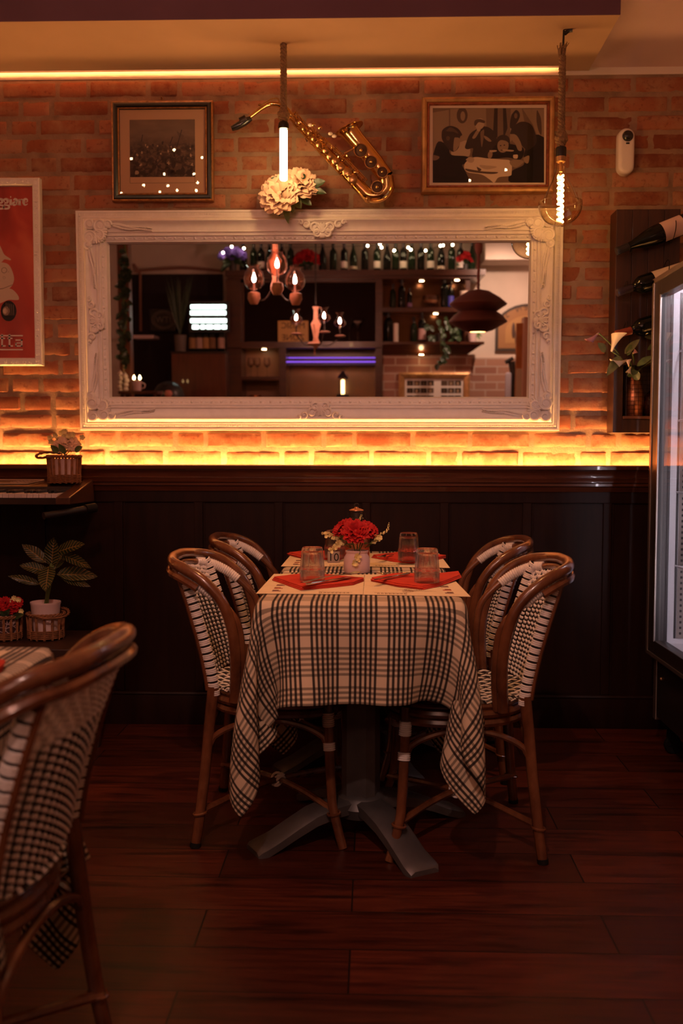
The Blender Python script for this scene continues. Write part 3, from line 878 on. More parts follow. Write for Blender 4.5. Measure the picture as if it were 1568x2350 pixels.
# ---- paper placemats
M_PAPER = mat('kraft_paper', (0.74, 0.57, 0.36), 0.75, var=0.05, vs=20)
M_INK = mat('brown_ink', (0.20, 0.10, 0.055), 0.8)
M_INK2 = mat('purple_ink', (0.13, 0.035, 0.07), 0.8)
M_INK3 = mat('red_ink', (0.40, 0.05, 0.035), 0.8)
def placemat(name, label, corners, hand, group):
    A, B, C, D = [Vector((c[0], c[1], ZC_)) for c in corners]           # near-left, near-right, far-right, far-left
    t = thing(name, label, 'placemat', ((A + C) / 2), 0, group)
    def q(u, v, h=0.0011): 
        p = A.lerp(B, u).lerp(D.lerp(C, u), v); return Vector((p.x, p.y, ZC_ + h))
    b = MB(); b.prism([q(0, 0, 0), q(1, 0, 0), q(1, 1, 0), q(0, 1, 0)], (0, 0, .0009)); b.build('sheet', M_PAPER, t, smooth=False)
    b = MB(); rg = random.Random(hand * 5 + 2)
    def stroke(pts, w, mi): 
        b.tube([q(u, v, .0011) for u, v in pts], w, 4, mi, True, sx=.2, sy=1, ref=(0, 0, 1))
    X = (lambda u: u) if hand < 0 else (lambda u: 1 - u)
    for v in (.10, .22, .36):                                          # printed blocks along the outer edge
        for (w_, mi, dv) in ((.085, 1 if v != .22 else 2, 0), (.06, 0, .035)):
            u0 = X(.13); b.prism([q(u0, v + dv), q(u0 + w_ * (1 if hand < 0 else -1), v + dv), q(u0 + w_ * (1 if hand < 0 else -1), v + dv + .028), q(u0, v + dv + .028)], (0, 0, .0001), mi)
    for i in range(4):                                                 # ringed wine-stain drawings
        u, v = X(rg.uniform(.35, .85)), rg.uniform(.12, .85); r = rg.uniform(.035, .075)
        for rr in (r, r * .8, r * .5): stroke([(u + rr * math.cos(a) * 1.4, v + rr * math.sin(a)) for a in [2 * PI * k / 20 for k in range(21)]], .0007, 0)
    for i in range(10):
        v0 = rg.uniform(.05, .95); u0 = rg.uniform(.25, .6); stroke([(X(u0 + .03 * k), v0 + .012 * math.sin(k * 1.3 + i) + .004 * k) for k in range(12)], .0006, 0)
    P = []
    for k in range(34):                                                # curling handwriting near the middle
        s = k / 33; P.append((X(.58 + .30 * s + .022 * math.sin(k * 1.55)), .06 + .035 * math.cos(k * 1.55) * (1.5 if k < 6 else .8)))
    stroke(P, .0011, 0)
    b.build('print', [M_INK, M_INK2, M_INK3], t, smooth=False)
    return t
GP = 'printed paper placemats'
def quad(pts): return [atz(x, y, ZC_) for x, y in pts]
PMS = []
for lab, pts, hand in (('front left paper placemat under an upturned glass, nearest the left chair', [(588, 1362.5), (833.5, 1364.5), (836, 1319), (629, 1317.5)], -1),
                       ('front right paper placemat under an upturned glass, nearest the right chair', [(834.5, 1365), (1080, 1369.5), (1030, 1318), (838, 1319)], 1),
                       ('rear left paper placemat beside the number ten sign', [(645, 1300), (834, 1300), (838, 1270), (672, 1269)], -1),
                       ('rear right paper placemat behind the white flower jar', [(836, 1300), (1033, 1303.5), (1008, 1270.5), (840, 1270)], 1)):
    placemat('placemat', lab, quad(pts), hand, GP)
ta = [atz(-60, 1560, ZC_), atz(28, 1533, ZC_), atz(92, 1489, ZC_), atz(-40, 1490, ZC_)]
placemat('placemat', 'paper placemat on the left table behind the foreground chair', [(-1.02, 1.50), (-.712, 1.50), (-.712, 1.93), (-1.02, 1.93)], 1, GP)

# ---- red napkins
M_RED = mat('red_cotton', (0.52, 0.050, 0.028), 0.85, var=0.12, vs=30, bump=0.25, bs=500)
ZN = ZC_ + 0.0012
def napkin(label, pts, lift=0.0, tip=None):
    Q = [atz(x, y, ZN) for x, y in pts]; c = sum(Q, Vector()) / len(Q)
    b = MB(); rg = random.Random(len(label))
    for L in range(3):                                                 # three folded layers, each with a soft rolled edge
        z0 = ZN + L * .0042; sc = 1 - .012 * L; off = Vector((rg.uniform(-.004, .004), rg.uniform(-.003, .003), 0)) * (L > 0)
        ring = []
        n = len(Q)
        for i in range(n):
            for k in range(8):
                p = Q[i].lerp(Q[(i + 1) % n], k / 8); p = c + (p - c) * sc + off; ring.append(p)
        m = len(ring); vs = []; fs = []
        for (s, h) in ((.985, .0000), (1.0, .0014), (.992, .0036), (.97, .0044), (.80, .0046), (.5, .0048), (.2, .0048)):
            for p in ring:
                w = .0012 * noise.noise(Vector((p.x * 40, p.y * 40, L))) if s < .98 else 0
                e = c + (p - c) * s; vs.append((e.x, e.y, z0 + h + w + (lift * max(0, (e.x - tip) * 9) ** 2 if tip is not None else 0)))
        R = 7
        for j in range(R - 1):
            for i in range(m): fs.append((j * m + i, j * m + (i + 1) % m, (j + 1) * m + (i + 1) % m, (j + 1) * m + i))
        vs.append((c.x, c.y, z0 + .0048)); fs += [((R - 1) * m + i, (R - 1) * m + (i + 1) % m, R * m) for i in range(m)]
        b.add(vs, fs)
    return tag(b.build('napkin', M_RED, smooth=True, angle=60, origin=(c.x, c.y, ZN)), label, 'napkin', 'folded red napkins')
napkin('red folded napkin at front left under fork and glass', [(624, 1332), (672, 1326), (716, 1323), (836, 1334), (812, 1343), (752, 1350), (690, 1355), (664, 1346), (642, 1338)])
napkin('red folded napkin at front right with its lifted corner by the right chair', [(851, 1334), (900, 1324), (950, 1322), (1018, 1324), (1056, 1322), (1060, 1330), (1010, 1346), (972, 1354), (912, 1347)], .006, .18)
napkin('red folded napkin at rear left behind the number ten sign', [(660, 1274), (700, 1270), (765, 1271), (800, 1276), (780, 1286), (700, 1284)])
napkin('red folded napkin at rear right under the back glass', [(852, 1280), (905, 1274), (960, 1273), (1024, 1281), (1000, 1286), (946, 1294), (905, 1290)])
nk = napkin('red folded napkin on the left table at the picture edge', [(-60, 1556), (-10, 1526), (9, 1530), (6, 1540), (-30, 1562)])

# ---- cutlery
M_STEEL = mat('polished_steel', (0.62, 0.58, 0.55), 0.18, 1.0)
def fork(a, c, z, label):
    A, B = Vector((a.x, a.y, z)), Vector((c.x, c.y, z)); L = (B - A).length
    M = axis_matrix(A, (0, 0, 1), (B - A))                              # local x along the fork, handle at 0
    t = thing('fork', label, 'fork', A, 0, 'steel table forks')
    b = MB(); n = 16
    prof = [(0, .006), (.01, .0095), (.06, .0085), (.3, .0042), (.55, .0032), (.64, .0045), (.70, .010), (.78, .0125), (.82, .0125)]
    vs = []; fs = []
    def zz(x): return .004 + .010 * max(0, math.sin((x - .05) * PI * 1.15)) * .55
    for x, w in prof:
        for (yy, dz) in ((-w, 0), (-w * .6, .0016), (w * .6, .0016), (w, 0)): vs.append(M @ Vector((x * L, yy, zz(x) + dz)))
    for i in range(len(prof) - 1):
        for j in range(3): fs.append((i * 4 + j, (i + 1) * 4 + j, (i + 1) * 4 + j + 1, i * 4 + j + 1))
        fs.append((i * 4 + 3, (i + 1) * 4 + 3, (i + 1) * 4, i * 4))
    b.add(vs, fs)
    for k in range(4):
        y = (k - 1.5) * .0066; b.tube([M @ Vector((L * x, y * (1 + .1 * (x - .8)), zz(x) + .0006 + (.006 * ((x - .8) / .2) ** 2))) for x in (.80, .86, .92, .97, 1.0)], [.0026, .0022, .0020, .0016, .0008], 5, 0)
    b.build('fork_body', M_STEEL, t, smooth=True, angle=50)
    return t
def knife(a, c, z, label):
    A, B = Vector((a.x, a.y, z)), Vector((c.x, c.y, z)); L = (B - A).length
    M = axis_matrix(A, (0, 0, 1), (B - A)); t = thing('table_knife', label, 'knife', A, 0, 'steel table knives')
    b = MB(); b.tube([M @ Vector((L * x, 0, .006)) for x in (0, .01, .1, .3, .44, .47)], [.004, .0062, .0066, .005, .0042, .003], 8, 0, True, sx=.55); b.build('handle', M_STEEL, t)
    b = MB(); pr = [(.46, -.004), (.55, -.008), (.85, -.009), (.95, -.007), (1, .001), (.9, .005), (.46, .005)]
    b.prism([M @ Vector((L * x, y, .0055)) for x, y in pr], (0, 0, .0014)); b.build('blade', M_STEEL, t, smooth=False); return t
ZF = ZN + .0135
fork(atz(693, 1346, ZF), atz(823, 1324, ZF), ZF + .007, 'steel fork on the front left red napkin, tines to the right')
knife(atz(704, 1345, ZF), atz(806, 1328, ZF), ZF, 'steel knife beside the fork on the front left napkin')
fork(atz(948, 1323, ZF), atz(868, 1327, ZF), ZF + .007, 'steel fork on the front right napkin, tines to the left')
knife(atz(938, 1320, ZF), atz(858, 1336, ZF), ZF, 'steel knife under the fork on the front right napkin')
fork(atz(900, 1275, ZF), atz(872, 1283, ZF), ZF, 'steel fork on the rear right napkin')

# ---- upturned glass tumblers
M_TUMBLER = clear_glass('tumbler_glass', (0.99, 0.985, 0.98), 0.58)
def tumbler(label, px, py, z=None):
    z = ZN + .0135 if z is None else z
    p = atz(px, py, z); nf = 10
    b = MB()
    def facet(r, zz, k): a = 2 * PI * (k + .5) / (nf * 3) ; return r
    def wob(a, q):                                                     # ten flat flutes cut into the upper body
        if q < .036 or q > .094: return 1.0
        s_ = 2 * PI / nf; t = (a % s_) - s_ / 2; return math.cos(s_ / 2) / math.cos(t) * 1.012
    outer = [(.0352, 0), (.0365, -.0005), (.0378, .002), (.0380, .024), (.0388, .029), (.0384, .034), (.0366, .038), (.0358, .044), (.0325, .085), (.0312, .093), (.0300, .0975), (.0285, .099), (.020, .0975), (0, .0975)]
    inner = [(0, .084), (.0235, .084), (.0275, .079), (.0325, .036), (.0342, .026), (.0349, .003), (.0352, 0)]
    b.lathe(outer, nf * 6, 0, None, wob); b.lathe(inner, nf * 4)
    b.v = [(x + p.x, y + p.y, zz + p.z) for x, y, zz in b.v]
    return tag(b.build('glass_tumbler', M_TUMBLER, None, smooth=True, angle=22, origin=p), label, 'glass', 'upturned glass tumblers')
tumbler('upturned glass tumbler on the front left napkin', 717, 1331)
tumbler('upturned glass tumbler on the front right napkin', 980, 1335)
tumbler('upturned glass tumbler on the rear right napkin', 938, 1286)
tumbler('upturned glass tumbler at rear left, half hidden by the roses', 768, 1279)

# ================================================================== TABLE CENTREPIECE
M_PINKPOT = mat('pale_pink_ceramic', (0.66, 0.46, 0.44), 0.6, var=0.04, vs=30)
M_ROSE = mat('red_rose_petal', (0.34, 0.012, 0.014), 0.6, var=0.3, vs=60)
M_LEAF = mat('green_leaf', (0.085, 0.13, 0.035), 0.5, var=0.35, vs=40)
M_LEAFD = mat('dark_green_leaf', (0.030, 0.055, 0.020), 0.4, var=0.4, vs=40)
M_SPRIG = mat('pale_yellow_blossom', (0.72, 0.60, 0.28), 0.6, var=0.15, vs=60)
M_STEM = mat('green_stem', (0.12, 0.16, 0.05), 0.6)
M_CREAM = mat('cream_petal', (0.74, 0.50, 0.36), 0.6, var=0.12, vs=40)
M_SOIL = mat('dark_soil', (0.02, 0.013, 0.008), 0.95, var=.4, vs=90, bump=.6, bs=200)
def rose(b, c, d, R, mi=0, seed=1, layers=5):
    rg = random.Random(seed); d = Vector(d).normalized(); x = d.orthogonal().normalized(); y = d.cross(x); c = Vector(c)
    for L in range(layers):
        n = 3 + L; f = (L + 1) / layers
        for k in range(n):
            a = 2 * PI * (k + L * .37) / n + rg.uniform(-.2, .2); o = x * math.cos(a) + y * math.sin(a)
            petal(b, c + o * R * .12 * f - d * R * .25 * f, o, d + o * (.15 + .75 * f), R * (.75 + .30 * f), R * (.34 + .30 * f), -.55, .3 + 1.2 * f * f, mi, 6, 0, .10, rg.random() * 6)
    b.ball(c + d * R * .1, R * .28, 8, 6, mi)
def leaf(b, base, d, L, W, up=(0, 0, 1), droop=.5, mi=0, fold=.35):
    d = Vector(d).normalized(); up = Vector(up); s = d.cross(up).normalized() if abs(d.dot(up)) < .98 else d.orthogonal().normalized(); nn = s.cross(d)
    def fn(u, v):
        w = math.sin(PI * v ** .85) ** .8 * (1 - .15 * v); x = (u - .5) * 2
        return Vector(base) + d * L * (v - .12 * droop * v * v) - Vector((0, 0, 1)) * (L * droop * .5 * v * v) + s * (x * W * w) + nn * (abs(x) * W * fold * w + .06 * W * math.sin(14 * v) * abs(x))
    b.grid(fn, 4, 9, mi)
vz = ZC_
VB = atz(819, 1313, vz)
vase = thing('flower_jar', 'pale pink ceramic jar of red roses in the middle of the numbered table', 'vase', (VB.x, VB.y, vz))
b = MB(); b.lathe([(0, 0), (.040, 0), (.043, .004), (.0435, .040), (.041, .052), (.036, .060), (.0355, .064), (.038, .067), (.0385, .072), (.0355, .0735), (.033, .071), (.033, .05), (0, .045)], 40)
b.build('jar', M_PINKPOT, vase, local=True)
def vp(px, py, dy=0.0): p = at(px, py, VB.y + dy); return p
for i, (px, py, dy, R, d) in enumerate(((816, 1222, -.035, .034, (0, -.8, .65)), (790, 1213, .005, .030, (-.5, -.4, .75)), (845, 1217, .0, .027, (.5, -.5, .7)), (830, 1230, .025, .024, (.3, .3, .8)))):
    c = vp(px, py, dy); b = MB(); rose(b, c, d, R, 0, i + 3)
    b.build('rose', M_ROSE, vase, smooth=True, angle=80)
    b = MB(); b.tube(smooth_path([c - Vector(d).normalized() * .012, (c + Vector((VB.x, VB.y, vz + .07))) / 2 + Vector((.004, 0, 0)), (VB.x, VB.y, vz + .05)], 4), .0018, 6)
    b.build('stem', M_STEM, vase)
for i, (px, py, d, L) in enumerate(((812, 1252, (-.6, -.6, .3), .05), (838, 1250, (.5, -.7, .35), .045), (800, 1246, (-.8, .1, .5), .045), (850, 1246, (.8, .1, .4), .04))):
    b = MB(); leaf(b, vp(px, py, -.012), d, L, .013); b.build('leaf', M_LEAF, vase)
rg = random.Random(5)
def sprig(pts, dy, n, kind):
    P = smooth_path([vp(x, y, dy) for x, y in pts], 5)
    b = MB(); b.tube(P, .0011, 5, 0)
    for i in range(n):
        k = int(lerp(len(P) * .45, len(P) - 1, i / max(1, n - 1))); p = P[k]
        if kind == 'spike':
            r = lerp(.0042, .0018, i / n); a = i * 2.4
            for q in (0, PI): b.ball(p + Vector((math.cos(a + q) * r * 1.1, math.sin(a + q) * r * .7, 0)), r * .8, 6, 4, 1, (.8, .8, 1.2))
        else:
            for q in range(4):
                a = q * PI / 2 + i; o = Vector((math.cos(a), -.6, math.sin(a)))
                petal(b, p + Vector((rg.uniform(-.006, .006), rg.uniform(-.004, .004), rg.uniform(-.006, .006))), o, o + Vector((0, -.4, 0)), .010, .005, .3, .5, 1, 3)
    b.build('blossom_sprig', [M_STEM, M_SPRIG], vase)
sprig([(822, 1258), (815, 1230), (822, 1200), (830, 1182)], .03, 14, 'spike')
sprig([(838, 1258), (868, 1230), (888, 1218), (893, 1200)], .01, 16, 'spike')
sprig([(806, 1258), (790, 1240), (768, 1232), (746, 1224)], .0, 6, 'flower')
sprig([(806, 1258), (785, 1248), (775, 1250), (762, 1262)], -.01, 6, 'flower')
sprig([(842, 1256), (856, 1246), (866, 1238), (870, 1230)], -.01, 5, 'flower')
sprig([(826, 1258), (826, 1268), (820, 1282), (816, 1296)], -.048, 6, 'flower')
sprig([(806, 1256), (794, 1236), (780, 1222), (764, 1230)], .02, 5, 'flower')
# number sign
NB = atz(766, 1292, vz)
sign = thing('table_number', 'small grey block with the black number ten beside the jar', 'table sign', (NB.x, NB.y, vz))
b = MB(); b.box((NB.x, NB.y, vz + .0205), (.043, .016, .041), 0, None, .0015); b.build('block', mat('grey_card', (0.30, 0.23, 0.20), 0.7), sign)
b = MB(); b.text('10', .040, Matrix.Translation((NB.x, NB.y - .0082, vz + .0205)) @ Matrix.Rotation(PI / 2, 4, 'X'), .0006)
nm = b.build('number', mat('black_print', (0.01, 0.009, 0.009), 0.6), sign, smooth=False)
# lantern
LB = at(818, 1290, 3.74); LB.z = vz
M_COPPER = mat('aged_copper', (0.42, 0.17, 0.08), 0.34, 0.9, var=0.35, vs=25)
M_BLKMET = mat('blackened_metal', (0.045, 0.034, 0.030), 0.38, 0.7, var=.4, vs=30)
lan = thing('table_lantern', 'copper and black can lantern with ring top standing behind the roses', 'lantern', (LB.x, LB.y, vz))
s_ = 3.42 / FPX
b = MB(); b.lathe([(0, 0), (.052, 0), (.055, .006), (.055, .085), (.052, .100), (.046, .120), (.034, .145), (.029, .158), (.029, .160), (0, .160)], 32); b.build('body', M_COPPER, lan, local=True)
b = MB(); b.lathe([(.029, .160), (.0315, .163), (.0315, .171), (.028, .174), (.0275, .196), (.031, .200), (.031, .204), (0, .204)], 32); b.build('collar', M_BLKMET, lan, local=True)
b = MB(); b.lathe([(.031, .204), (.030, .207), (.018, .212), (.010, .214), (.0075, .219), (0, .220)], 32); b.build('lid', M_COPPER, lan, local=True)
b = MB(); b.tube([(.0085 * math.cos(a), 0, .2265 + .0075 * math.sin(a)) for a in [2 * PI * k / 16 for k in range(16)]], .0022, 6, closed=True); b.build('ring', M_BLKMET, lan, local=True)
b = MB(); b.tube(smooth_path([(-.052, 0, .105), (-.048, 0, .14), (-.038, 0, .175), (-.034, 0, .196)], 4), .0014, 5); b.tube(smooth_path([(.052, 0, .105), (.046, 0, .14), (.040, 0, .17), (.034, 0, .196)], 4), .0014, 5); b.build('bail', M_BLKMET, lan, local=True)

lan.scale = (.92, .92, .88)

# ================================================================== PICTURES ON THE BRICK WALL
YW = YB - 0.004
def rect_ring(x0, x1, z0, z1, Y):
    W, H = x1 - x0, z1 - z0
    def ring(s, y): return [Vector((x0 + s, Y + y, z0 + s)), Vector((x1 - s, Y + y, z0 + s)), Vector((x1 - s, Y + y, z1 - s)), Vector((x0 + s, Y + y, z1 - s))]
    return ring
def pic_rect(l, r, t, bt, Y): 
    return at(l, (t + bt) / 2, Y).x, at(r, (t + bt) / 2, Y).x, at((l + r) / 2, bt, Y).z, at((l + r) / 2, t, Y).z
M_BLACKF = mat('black_lacquer', (0.012, 0.009, 0.008), 0.3, coat=0.3)
M_GOLDRUB = mat('rubbed_gold', (0.42, 0.20, 0.075), 0.36, 0.7, var=0.4, vs=60)
M_GOLDF = mat('antique_gold', (0.50, 0.27, 0.11), 0.40, 0.55, var=0.25, vs=25)
M_REDGOLD = mat('red_gold_liner', (0.32, 0.085, 0.040), 0.34, 0.5, var=0.4, vs=60)
M_MAT = mat('cream_mount_board', (0.50, 0.29, 0.17), 0.85)
M_PGLASS = thin_glass('picture_glass', (1, 1, 1), 0.6)
# --- battle engraving, square black frame
x0, x1, z0, z1 = pic_rect(256, 489, 231, 461, 4.165); Y = 4.165
pf = thing('framed_print', 'square black framed engraving of a crowded battle left of the saxophone', 'picture', ((x0 + x1) / 2, 4.19, z0))
ring = rect_ring(x0, x1, z0, z1, Y)
b = MB(); mitred(b, [(0, .03), (0, 0), (.003, -.003), (.007, -.002)], ring, 1); mitred(b, [(.007, -.002), (.012, -.006), (.020, -.006), (.026, 0)], ring, 0); mitred(b, [(.026, 0), (.029, -.001), (.032, .001)], ring, 1); mitred(b, [(.032, .001), (.034, .006)], ring, 0)
b.build('frame', [M_BLACKF, M_GOLDRUB], pf, smooth=False)
b = MB(); b.span((x0 + .030, Y + .008, z0 + .030), (x1 - .030, Y + .014, z1 - .030)); b.build('mount', M_MAT, pf, smooth=False)
px0, px1, pz0, pz1 = pic_rect(297, 447, 273, 405, Y)
def m_engraving():
    t = NT('battle_engraving'); uv = t.n('TexCoord').outputs['UV']; sp = t.n('SeparateXYZ'); t.l(uv, sp.inputs[0])
    g = t.noise(t.mapping(uv, (6, 8, 1)), 1.6, 7, 0.68, 0.9)
    sky = t.ramp(sp.outputs[1], [(0.0, (1, 1, 1)), (0.52, (.85, .85, .85)), (0.72, (0.08, .08, .08)), (1.0, (0.0, 0.0, 0.0))])
    crowd = t.ramp(g, [(0.38, (0.016, 0.010, 0.008)), (0.50, (0.050, 0.030, 0.020)), (0.60, (0.11, 0.068, 0.045)), (0.70, (0.22, 0.14, 0.09))])
    skyc = t.ramp(t.noise(t.mapping(uv, (2, 4, 1)), 1.5, 4), [(0.3, (0.13, 0.080, 0.052)), (0.7, (0.19, 0.118, 0.075))])
    t.base(t.mix(sky, skyc, crowd)); t.set(Roughness=0.8); t.bsdf.inputs['Specular IOR Level'].default_value = 0.1; return t.m
b = MB(); b.grid(lambda u, v: (lerp(px0, px1, u), Y + .0074, lerp(pz0, pz1, v)), 1, 1)
b.build('print', m_engraving(), pf, smooth=False)
M_SEP = mat('sepia_dark', (0.030, 0.019, 0.014), 0.8); M_SEPM = mat('sepia_mid', (0.10, 0.062, 0.042), 0.8); M_SEPL = mat('sepia_light', (0.36, 0.24, 0.155), 0.8)
b = MB(); rg = random.Random(21)
def ppt(u, v, k=0): return (lerp(px0, px1, u), Y + .0072 - .00006 * k, lerp(pz0, pz1, v))
for i in range(64):                                                    # riders, fallen men and horses as small ink shapes
    u, v = rg.uniform(.03, .97), rg.uniform(.05, .60) ** 1.0; s = lerp(.075, .028, v / .6); mi = rg.choice([0, 0, 0, 1, 1, 2]); s *= .55 if mi == 2 else .85
    n = 11; b.prism([ppt(min(.995, max(.005, u + s * rg.uniform(.25, .95) * math.cos(2 * PI * k / n))), max(.01, v + s * rg.uniform(.4, 1.6) * math.sin(2 * PI * k / n)), 1 + i % 9) for k in range(n)][::-1], (0, .00002, 0), mi)
for (a, c) in (((.38, .18), (.53, .36)), ((.72, .52), (.80, .82)), ((.62, .58), (.66, .70)), ((.18, .62), (.20, .74))):
    d = Vector((c[0] - a[0], c[1] - a[1])); n = Vector((-d.y, d.x)).normalized() * .006
    b.prism([ppt(a[0] - n.x, a[1] - n.y, 11), ppt(a[0] + n.x, a[1] + n.y, 11), ppt(c[0] + n.x, c[1] + n.y, 11), ppt(c[0] - n.x, c[1] - n.y, 11)], (0, .00002, 0), 0)
b.prism([ppt(.72, .80, 11), ppt(.83, .72, 11), ppt(.80, .60, 11), ppt(.76, .66, 11)], (0, .00002, 0), 1)
b.build('figures', [M_SEP, M_SEPM, M_SEPL], pf, smooth=False)
b = MB(); qx0, qx1, qz0, qz1 = pic_rect(297, 447, 405, 419, Y)
for (a, c) in (((qx0, qz0), (qx1, qz0 + .001)), ((qx0, qz0), (qx0 + .001, qz1)), ((qx1 - .001, qz0), (qx1, qz1))): b.span((a[0], Y + .0072, a[1]), (c[0], Y + .0082, c[1]))
b.build('caption_rule', M_SEPM, pf, smooth=False)
b = MB(); b.span((x0 + .031, Y + .0045, z0 + .031), (x1 - .031, Y + .0055, z1 - .031)); b.build('glazing', M_PGLASS, pf, smooth=False)
hk = at(370, 226, 4.18)
b = MB(); b.tube([(hk.x + .006 * math.cos(a), 4.185, hk.z + .006 * math.sin(a)) for a in [2 * PI * k / 12 for k in range(12)]], .0016, 6, closed=True); b.tube([(hk.x, 4.20, hk.z + .006), (hk.x, 4.178, hk.z + .008)], .0022, 6); b.build('hanging_ring', M_GOLDRUB, pf)

# --- photograph of four men round a table, gilt frame
x0, x1, z0, z1 = pic_rect(968, 1273, 221, 442, 4.165)
pp_ = thing('framed_photograph', 'gilt framed brown photograph of four people round a table, right of the saxophone', 'picture', ((x0 + x1) / 2, 4.19, z0))
ring = rect_ring(x0, x1, z0, z1, Y)
b = MB(); mitred(b, [(0, .03), (0, .004), (.004, -.004), (.012, -.008), (.020, -.004), (.022, .001)], ring, 0); mitred(b, [(.022, .001), (.025, -.002), (.029, -.002), (.032, .003), (.033, .008)], ring, 1)
b.build('frame', [M_GOLDF, M_REDGOLD], pp_, smooth=True, angle=35)
b = MB(); b.span((x0 + .028, Y + .009, z0 + .028), (x1 - .028, Y + .015, z1 - .028)); b.build('mount', mat('white_mount_board', (0.66, 0.50, 0.40), .85), pp_, smooth=False)
tones = [(0.012, 0.009, 0.009), (0.035, 0.022, 0.018), (0.085, 0.050, 0.035), (0.17, 0.105, 0.070), (0.27, 0.175, 0.115), (0.42, 0.29, 0.20), (0.58, 0.42, 0.30)]
TM = [mat('photo_tone' + c, t_, .7) for c, t_ in zip(('_black', '_dark', '_brown', '_mid', '_wall', '_light', '_white'), tones)]
def pc(x, y, k): 
    p = at(960 + x / 4.7515, 210 + y / 4.7515, Y + .0084 - .00005 * k); return (p.x, Y + .0084 - .00005 * k, p.z)
b = MB(); kk = [0]
def shape(pts, tone, curve=True):
    kk[0] += 1
    if curve:
        P = [Vector((x, y, 0)) for x, y in pts]; Q = smooth_path(P + [P[0], P[1]], 4)[: 4 * len(P)]; Q = [(q.x, q.y) for q in Q]
    else: Q = pts
    Q = [(min(1374, max(159, x)), min(994, max(180, y))) for x, y in Q]
    b.prism([pc(x, y, kk[0]) for x, y in Q], (0, .00003, 0), tone)
def ell(x, y, rx, ry, tone, rot=0): shape([(x + rx * math.cos(a) * math.cos(rot) - ry * math.sin(a) * math.sin(rot), y + rx * math.cos(a) * math.sin(rot) + ry * math.sin(a) * math.cos(rot)) for a in [2 * PI * k / 18 for k in range(18)]], tone, False)
shape([(159, 180), (1374, 180), (1374, 994), (159, 994)], 3, False)
shape([(159, 230), (335, 200), (340, 994), (159, 994)], 4, False)
shape([(350, 190), (740, 185), (745, 500), (350, 600)], 4, False)
shape([(1010, 190), (1130, 185), (1160, 340), (1000, 560)], 4, False)
shape([(1140, 190), (1374, 190), (1374, 520), (1300, 480), (1250, 360)], 4, False)
shape([(830, 182), (868, 182), (865, 500), (815, 500)], 1, False); shape([(925, 182), (958, 182), (975, 400), (930, 520)], 1, False)
ell(480, 260, 60, 88, 2); ell(487, 268, 26, 52, 4)
shape([(1020, 250), (1070, 200), (1110, 250), (1090, 320), (1030, 400), (1000, 380)], 1); ell(1065, 265, 18, 30, 3)
shape([(1300, 200), (1340, 300), (1345, 470), (1310, 420), (1290, 300)], 2)
shape([(440, 560), (540, 540), (560, 700), (400, 720), (360, 650)], 5)                                   # light chair back
shape([(510, 600), (560, 470), (640, 410), (730, 380), (820, 430), (870, 560), (860, 640), (800, 720), (600, 720), (600, 620), (540, 630)], 1)   # standing figure
shape([(680, 440), (720, 420), (705, 560), (690, 600)], 3); ell(672, 352, 50, 62, 5, .25); shape([(610, 350), (620, 315), (670, 300), (725, 320), (720, 345), (660, 335), (625, 375)], 2)
shape([(590, 500), (640, 420), (680, 400), (672, 430), (620, 510)], 4); ell(660, 415, 20, 20, 5); shape([(720, 480), (760, 500), (800, 540), (770, 545), (725, 510)], 4)
shape([(760, 720), (800, 640), (880, 560), (1000, 570), (1150, 620), (1120, 740), (980, 720), (860, 730)], 0)        # seated, back
ell(925, 590, 62, 78, 4, .1); shape([(862, 560), (865, 500), (930, 470), (990, 500), (1000, 570), (960, 540), (900, 530)], 1); ell(900, 590, 9, 6, 0); ell(940, 585, 9, 6, 0); ell(915, 640, 18, 6, 2)
ell(785, 690, 26, 42, 4, .2); shape([(780, 640), (850, 640), (850, 655), (790, 662)], 5); shape([(930, 630), (1040, 640), (1020, 655), (930, 645)], 5)
shape([(159, 700), (220, 545), (330, 600), (360, 690), (540, 710), (560, 790), (480, 800), (530, 900), (530, 994), (159, 994)], 0)   # left man
shape([(255, 500), (265, 420), (340, 375), (430, 400), (480, 470), (460, 490), (440, 560), (450, 590), (420, 640), (370, 655), (300, 590)], 1); shape([(400, 500), (450, 510), (455, 580), (440, 600), (415, 640), (385, 650), (385, 580)], 4); ell(325, 510, 22, 26, 2)
shape([(300, 430), (350, 390), (410, 420), (440, 460), (380, 440)], 2)
shape([(165, 690), (230, 710), (215, 740), (165, 750)], 3)
shape([(1374, 500), (1290, 470), (1200, 560), (1150, 700), (1150, 800), (1020, 870), (1010, 994), (1374, 994)], 0)   # right man
shape([(1000, 460), (1030, 390), (1120, 330), (1220, 350), (1270, 430), (1290, 560), (1200, 640), (1160, 620), (1110, 560), (1060, 470)], 1); shape([(1015, 470), (1070, 475), (1120, 560), (1130, 640), (1090, 640), (1060, 570), (1030, 540)], 4)
shape([(530, 760), (620, 715), (760, 730), (900, 740), (1010, 760), (1020, 880), (1000, 920), (880, 935), (830, 994), (780, 960), (690, 905), (540, 880), (500, 820)], 6)    # tabletop
shape([(520, 840), (700, 870), (870, 880), (800, 900), (560, 875)], 2); shape([(680, 800), (860, 820), (760, 850), (690, 830)], 5); shape([(640, 820), (690, 850), (660, 870)], 2)
shape([(520, 740), (560, 715), (610, 730), (600, 770), (560, 775)], 5); shape([(1000, 760), (1060, 740), (1150, 760), (1120, 800), (1060, 830), (1010, 800)], 4); shape([(1040, 690), (1085, 690), (1080, 730), (1040, 725)], 6); shape([(1150, 720), (1210, 700), (1200, 780), (1160, 770)], 4)
b.build('photograph', TM, pp_, smooth=False)
b = MB(); b.span((x0 + .030, Y + .0035, z0 + .030), (x1 - .030, Y + .0042, z1 - .030)); b.build('glazing', M_PGLASS, pp_, smooth=False)

